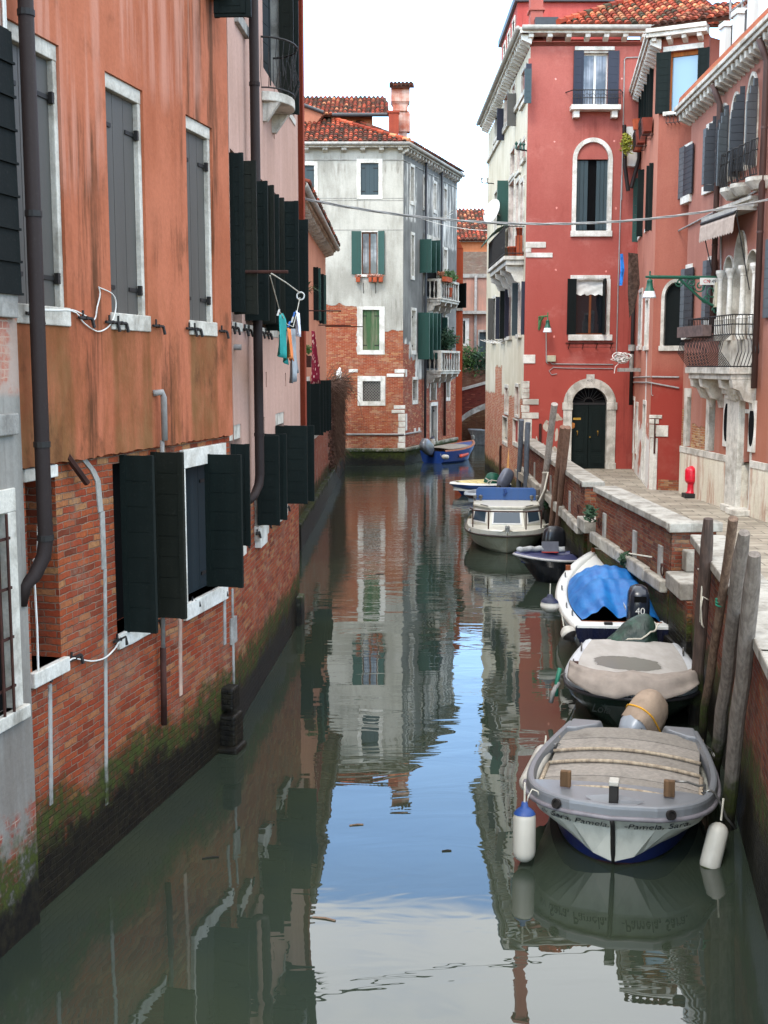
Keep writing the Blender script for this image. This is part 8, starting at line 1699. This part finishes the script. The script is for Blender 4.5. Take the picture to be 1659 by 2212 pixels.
# ---- 4. navy boat
bow=Pz(1110,1197,.65);st=Pz(1262,1186,.6)
B=Boat('navy_boat','dark navy motorboat lying across the canal behind the tarpaulin boat',(4.58,26.9,0),bz(bow));LB=B.L;HB=.66
def sec4(t):
    b=HB*shp3(t)*1.05+.012;z=.55+.1*t*t;u=t*t;bc=b*(.8-.55*u);x=LB*t;rk=.55*u*t
    return [(x-rk*1.3,0,-.25+.25*u),(x-rk,bc*.7,-.08+.1*u),(x-rk*.9,bc,.08),(x-rk*.4,b*.92,z*.7),(x,b,z)]
B.hull(sec4,[M_hn,boatpaint('hull_black','0d0f18',.2,.9),M_hn],[0,1,1,1],n=28,transom=1)
gun=lambda t,sg,ins=0,dz=0:(LB*t-ins*(t>.9),sg*max(0,(HB*shp3(t)*1.05+.012-ins)),.55+.1*t*t+dz)
loop=[gun(t,1) for t in TS]+[gun(t,-1) for t in TS[::-1]][1:];B.tube('rub_rail',loop,.03,simple('pale_rub','a09c98',.5))
m=MB();ctr=LB*.35;m.grid([[B.P(*p) for p in loop],[B.P(*p) for p in offs(loop,.03,.05)],[B.P(*p) for p in offs(loop,.16,.03)],[B.P(*p) for p in offs(loop,.18,-.2)]]);m.build('side_deck',boatpaint('deck_navy','252a55',.3,.9),B.r,smooth=True)
B.surf('spray_cover',lambda x,v:(LB*x,v*max(0,HB*shp3(x)*1.05-.13),.57+.1*x*x-.03+.03*math.sin(v*3+x*9)),boatpaint('cover_navy','2a2e58',.5,.8),nx=10,ny=10,x0=.05,x1=.93)
sgf=1 if B.P(0,1,0).y>B.P(0,-1,0).y else -1
B.tube('grey_canvas_roll',[(LB*t,sgf*(HB*shp3(t)*1.05-.12),.64+.1*t*t+.015*math.sin(t*30)) for t in [.1+.08*i for i in range(11)]],.07,simple('grey_canvas_roll','a4a4a2',.9,.1,.2),8)
oo,c,up,bk,sd=outboard(B,LB*.3,sgf*(HB*1.05+.12),.42,1.1,boatpaint('black_cowl','12141a',.3,.9),tilt=0)
m=MB();m.box(c+up*.3-V((0,.34,0)),V((.2,0,0)),V((0,.02,0)),V((0,0,.12)));m.build('label_band',simple('cowl_grey','6a6a70',.4),oo);m=MB();m.box(c+up*.17-V((0,.35,0)),V((.2,0,0)),V((0,.02,0)),V((0,0,.012)));m.build('red_line',simple('red_line','b03a30',.4),oo)
# ---- 5. cabin boat
bow=Pz(1096,1160,.52);st=Pz(1100,1093,.8)
B=Boat('cabin_boat','white cabin cruiser with three windows, bow rail and a blue windscreen board',V((3.62,34.4,0)),bz(bow));LB=B.L;HB=1.13
M_cream=boatpaint('cream_gelcoat','d2cdbc',.3,.9,dirt=.15);M_olive=boatpaint('shaded_weathered_hull','b2ad94',.35,.9,dirt=.3,dc='5a5638')  # M_olive: cream darkened for the shadow below the rub rail, plus dirt
def shp5(t): return (.9+.1*math.sin(min(1,t/.4)*math.pi/2))*(1-max(0,(t-.45)/.55)**3.2)**.55 if t<1 else 0
def sheer5(t): return .58+.07*t
def sec5(t):
    b=HB*shp5(t)+.012;z=sheer5(t);u=clampf((t-.3)/.7)**1.5;bc=b*(.86-.4*u);x=LB*t;rk=.55*u*t
    return [(x-rk*1.3,0,-.25+.22*u),(x-rk,bc*.7,-.08+.1*u),(x-rk*.9,bc,.08),(x-rk*.4,b*.93,z*.72),(x-.1*u,b,z*.8),(x-.06*u,b*.97,z)]
B.hull(sec5,[M_olive,M_olive,M_cream],[0,0,1,1,2],n=30,transom=1)
gun=lambda t,sg,ins=0,dz=0:(LB*t-ins*(t>.9),sg*max(0,(HB*shp5(t)+.012-ins)),sheer5(t)+dz)
loop=[gun(t,1) for t in TS]+[gun(t,-1) for t in TS[::-1]][1:];B.tube('rub_rail',[(p[0]-.06*(p[0]>LB*.9),p[1]*1.005,p[2]*.8) for p in loop],.026,simple('brown_rub','3a302a',.5))
B.surf('foredeck',lambda x,v:(LB*x-.04,v*HB*shp5(x)*.965,sheer5(x)+.05*(1-v*v)),M_cream,nx=14,ny=12,x0=.3,x1=.995)
# cabin front: three panes raked back
xf=LB*.78;xk=LB*.62;z0=.66;z1=1.12
def cab(x,y,z): return B.P(x,y,z)
fr=[(xk-.1,-.98),(xf-.1,-.52),(xf,-.47),(xf,.47),(xf-.1,.52),(xk-.1,.98)]
tp_=[(xk-.3,-.88),(xf-.4,-.48),(xf-.3,-.43),(xf-.3,.43),(xf-.4,.48),(xk-.3,.88)]
m=MB()
for i in range(5): m.quad(cab(*fr[i],z0),cab(*fr[i+1],z0),cab(*tp_[i+1],z1),cab(*tp_[i],z1))
m.quad(cab(.9,-.98,z0),cab(*fr[0],z0),cab(*tp_[0],z1),cab(.9,-.88,z1));m.quad(cab(.9,.98,z0),cab(*fr[5],z0),cab(*tp_[5],z1),cab(.9,.88,z1))
m.build('cabin',M_cream,B.r)
def pane(i,k0,k1,h0,h1,name='window'):
    def q_(a,h,off): 
        p=cab(*fr[i],z0).lerp(cab(*fr[i+1],z0),a);t_=cab(*tp_[i],z1).lerp(cab(*tp_[i+1],z1),a);r=p.lerp(t_,h);d=(cab(*fr[i+1],z0)-cab(*fr[i],z0)).cross(cab(*tp_[i],z1)-cab(*fr[i],z0)).normalized();d=d if d.y<0 else -d;return r+d*off
    f=MB();f.hexa([q_(k0,h0,.0),q_(k1,h0,.0),q_(k1,h1,.0),q_(k0,h1,.0)],[q_(k0,h0,.02),q_(k1,h0,.02),q_(k1,h1,.02),q_(k0,h1,.02)]);W=f.build(name,M_whitep,B.r);g=MB();e=.045
    g.hexa([q_(k0+e,h0+e*1.6,.0),q_(k1-e,h0+e*1.6,.0),q_(k1-e,h1-e*1.6,.0),q_(k0+e,h1-e*1.6,.0)],[q_(k0+e,h0+e*1.6,.026),q_(k1-e,h0+e*1.6,.026),q_(k1-e,h1-e*1.6,.026),q_(k0+e,h1-e*1.6,.026)]);g.build('pane',M_glassb,W)
M_glassb=glassmat('boat_glass','33414c',.05)
pane(2,.06,.94,.12,.84);pane(0,.1,.9,.12,.84);pane(4,.1,.9,.12,.84)
m=MB();rf=[(xf-.25,-.48),(xf-.25,.48),(xk-.25,.93),(.9,.93),(.9,-.93),(xk-.25,-.93)];m.hexa([cab(x,y,z1) for x,y in rf],[cab(x,y*.98,z1+.07) for x,y in rf]);m.build('cabin_roof',M_cream,B.r,bevel=.02)
m=MB();bb=[(-.86,z1+.07),(.86,z1+.07),(.85,z1+.36),(.78,z1+.42),(-.78,z1+.42),(-.85,z1+.36)];m.hexa([cab(1.55,y,z) for y,z in bb],[cab(1.42,y,z) for y,z in bb]);m.build('windscreen_board',boatpaint('board_blue','2a5590',.5,.8),B.r,bevel=.01)
m=MB();m.tube([cab(1.57,.05,z1+.38),cab(1.6,.0,z1+.3),cab(1.58,.06,z1+.2)],.04,6);m.build('strap',M_fblue,B.r)
hz=1.12;rl=[(LB*.5,-1.05),(LB*.68,-.98),(LB*.86,-.62),(LB*.93,-.3),(LB*.94,0),(LB*.93,.3),(LB*.86,.62),(LB*.68,.98),(LB*.5,1.05)]
rl=[(LB*.66,-1.0,hz-.02),(LB*.8,-.92,hz),(LB*.9,-.5,hz+.02),(LB*.92,0,hz+.03),(LB*.9,.5,hz+.02),(LB*.8,.92,hz),(LB*.66,1.0,hz-.02)]
m=MB();m.tube([B.P(*p) for p in rl],.02,6)
for p in (rl[1],rl[2],rl[4],rl[5]): m.tube([B.P(*p),B.P(p[0],p[1],sheer5(.8)+.02)],.018,6)
m.build('bow_rail',M_rust,B.r)
m=MB();m.lathe(B.P(LB*.97,0,.74)-B.y*.04,[(0,0),(.07,0),(.07,.02),(.03,.03),(.03,.05),(.07,.06),(.07,.08),(0,.08)],12,ax=B.y);m.box(B.P(LB*.97,0,.7),B.f*.05,B.y*.06,V((0,0,.09)));m.build('anchor_roller',M_chain,B.r)
for sg in (-1,1):
    for k in (0,.16): m=MB();m.lathe(B.P(1.75,sg*(.88-k),z1+.07),[(.03,0),(.03,.06),(.06,.08),(.06,.15),(.02,.17),(0,.17)],10);m.build('horn' if k else 'navigation_light',M_chain,B.r)
    m=MB();m.tube([B.P(xf-.35,sg*.5,z1+.06),B.P(xf-.3,sg*.72,z1+.11)],.012,5);m.build('wiper',M_iron,B.r)
    m=MB();p0=gun(.78,sg);m.box(B.P(p0[0],p0[1]*.995,.58),B.f*.18,B.y*.02,V((0,0,.025)));m.build('side_stripe',M_zinc,B.r)
rope('white mooring ropes from the cabin boat to the brown poles',[B.P(LB*.7,1.0 if B.y.x>0 else -1.0,.66),PY(*K('B1',1085,815),bow.y+2),PY(*K('B1',1105,900),bow.y+2.2),PY(*K('B1',1075,790),bow.y+2.1)],.025)
# ---- 6. red-brown boat
bow=Pz(1004,1069,.46);B=Boat('brown_boat','red brown wooden boat with a pale grey gunwale, half hidden behind the cabin boat',(4.75,42.0,0),bz(bow));LB=B.L;HB=.9
M_hr=boatpaint('hull_maroon','4a2024',.4,.9);M_gpale=boatpaint('gunwale_pale','9aa4ac',.4,.9)
def mk(hb,z0_,z1_,mats,strips,col_in=None,rub=None):
    def sec(t):
        b=hb*shp3(t)+.012;z=z0_+(z1_-z0_)*t*t;u=t*t;bc=b*(.8-.5*u);x=LB*t;rk=.5*u*t
        return [(x-rk*1.3,0,-.25+.25*u),(x-rk,bc*.7,-.08+.1*u),(x-rk*.9,bc,.08),(x-rk*.4,b*.93,z*.7),(x,b,z)]
    B.hull(sec,mats,strips,n=24,transom=1);g=lambda t,sg,ins=0,dz=0:(LB*t-ins*(t>.9),sg*max(0,(hb*shp3(t)+.012-ins)),z0_+(z1_-z0_)*t*t+dz)
    lp=[g(t,1) for t in TS]+[g(t,-1) for t in TS[::-1]][1:];global ctr;ctr=LB*.35
    m=MB();m.grid([[B.P(*p) for p in lp],[B.P(*p) for p in offs(lp,.02,.07)],[B.P(*p) for p in offs(lp,.14,.07)],[B.P(*p) for p in offs(lp,.16,-.25)]]);m.build('gunwale',rub,B.r,smooth=True);return g
g=mk(1.0,.42,.46,[M_hr,M_hr],[0,0,0,1],rub=M_gpale)
B.surf('floor_boards',lambda x,v:(LB*x,v*max(0,.85*shp3(x)-.14),.2),M_hr,nx=4,ny=4,x0=.02,x1=.9)
for t in (.86,.6): p=g(t,-1 if B.P(0,-1,0).y<B.P(0,1,0).y else 1,.07,.09);B.box('oar_block',*p,.06,.05,.05,M_iron)
oo,c,up,bk,sd=outboard(B,LB*.3,0,.75,1.0,simple('grey_cowl','5a5e6a',.4),tilt=R(30))
# ---- 7. blue and white boat with yellow boards
bow=Pz(971,1045,.46);B=Boat('blue_boat','blue and white boat with pale yellow deck boards moored behind the brown boat',(4.7,45.4,0),bz(bow));LB=B.L;HB=.95
M_hbl=boatpaint('hull_midblue','30559a',.35,.9)
g=mk(.9,.42,.46,[M_hbl,M_hbl,M_gel],[0,0,0,1],rub=M_gel)
M_yel=woodmat('yellow_boards','cdbd86','b0a070')
for i in range(5): a,c=.2+.13*i,.2+.13*(i+1)-.006;B.surf('deck_board',lambda x,v:(LB*x,v*max(0,.9*shp3(x)-.16),.5+.05*(1-v*v)),M_yel,nx=3,ny=8,x0=a,x1=c,solid=.02)
Yg_=44.6;oo=thing('covered_motor','outboard motor wrapped in a green bag tied with white cord on the blue boat','outboard motor',PY(*K('B1',500,460),Yg_));m=MB();rows=[]
for (h,x0,x1) in ((330,500,560),(345,470,585),(390,445,590),(440,430,590),(475,405,560),(497,395,470)):
    a,e=PY(*K('B1',x0,h),Yg_),PY(*K('B1',x1,h+ (8 if h<480 else -20)),Yg_);c=(a+e)/2;hw=(e-a).length/2;rows.append([V((c.x+hw*math.cos(t),c.y+min(hw,.5)*.8*math.sin(t)*(1+.1*math.sin(3*t)),c.z+(e.z-a.z)/2*math.cos(t))) for t in [k*.3927 for k in range(16)]])
m.grid(rows,closed=True);m.add(rows[0],[tuple(range(16))]);m.build('bag',simple('green_bag','0f4a3a',.5,.3,.3,bump=.01),oo,smooth=True)
m=MB();m.tube([PY(*K('B1',x,y),Yg_-.75) for x,y in ((455,385),(490,410),(515,405),(580,415))],.025,5);m.tube([PY(*K('B1',x,y),Yg_-.75) for x,y in ((495,405),(470,430),(490,445),(515,410))],.025,5);m.build('cord',M_rope,oo)
# ---- 8. far blue boat with silver motor
Ys=Pz(*K('M2',1090,1560)).y
bow=PY(*K('M2',1440,1395),Ys+3);st=PY(*K('M2',1100,1480),Ys)
B=Boat('far_blue_boat','far blue boat with a brown deck and silver outboard by the white corner house',(st.x,st.y,0),(bow.x,bow.y,0));LB=B.L;HB=.9
M_hb2=boatpaint('hull_bright_blue','1a3c80',.35,.9)
g=mk(1.0,.62,.95,[M_hr,M_hb2,M_hb2],[0,1,1,2],rub=woodmat('gunwale_wood','8a5a44','6a4232'))
B.surf('deck_boards',lambda x,v:(LB*x,v*max(0,1.0*shp3(x)-.12),.72+.25*x*x+.05*(1-v*v)),M_ply,nx=6,ny=8,x0=.1,x1=.62,solid=.02);B.surf('bow_cover',lambda x,v:(LB*x,v*max(0,1.0*shp3(x)-.1),.68+.28*x*x),M_fblue,nx=6,ny=8,x0=.63,x1=.95,solid=.02)
oo,c,up,bk,sd=outboard(B,-.1,0,.75,1.3,simple('silver_cowl2','6a6d72',.3,.5,.15,metal=.3),tilt=R(50))
fender('white fender lying along the near side of the far blue boat',PY(*K('M2',1178,1508),Ys-.9),PY(*K('M2',1235,1512),Ys-.7),.12)
fender('orange fender on the near side of the far blue boat',PY(*K('M2',1325,1505),Ys+.3),PY(*K('M2',1392,1482),Ys+1.2),.1,mat=simple('fender_orange','b8402a',.5))
fender('white fender standing by the water door behind the silver outboard',PY(*K('M2',1098,1345),Ys+2),PY(*K('M2',1103,1420),Ys+2),.14,M_fnavy)
# ---- 9. boats under the bridge
Yb_=73.;a=PY(*K('M2',1430,1405),Yb_);B=Boat('far_grey_boat','far grey boat lying in the shade under the brick bridge',(a.x+5,75.5,0),(a.x-.3,73.,0));LB=B.L
g=mk(1.0,.8,1.0,[M_zinc,M_zinc],[0,0,0,1],rub=M_gpale)
B.surf('canvas_cover',lambda x,v:(LB*x,v*max(0,1.0*shp3(x)),1.0+.9*(1-v*v)*(x<.7)+.1),simple('pale_canvas','9a9a98',.9,.1,.15),nx=8,ny=8,x0=.0,x1=.72)
fender('white fender hanging at the bow of the far grey boat',PY(*K('M2',1433,1325),Yb_-.3),PY(*K('M2',1434,1372),Yb_-.3),.12)

# ---- bits floating on the water
for i,(x,y,l,a,lb) in enumerate(((455,1853,.09,.4,'short brown twig floating in the dark water near the left wall'),(700,1985,.12,-.5,'thin pale twig floating on the reflected white cloud at the left'),(965,1838,.05,.2,'small leaf speck floating on the reflected blue sky'),(770,1782,.08,.3,'pale straw floating on the reflected blue sky'),(820,1240,.1,.1,'small piece of flotsam in mid canal'))):
    c=Pz(x,y,.004);o=thing('floating_twig',lb,'flotsam',c);m=MB();d=V((math.cos(a),math.sin(a)*.6,0));m.tube([c-d*l,c+V((.01,.01,.004)),c+d*l],.009,5);m.build('twig',M_twig if i%2 else M_pbrown,o)
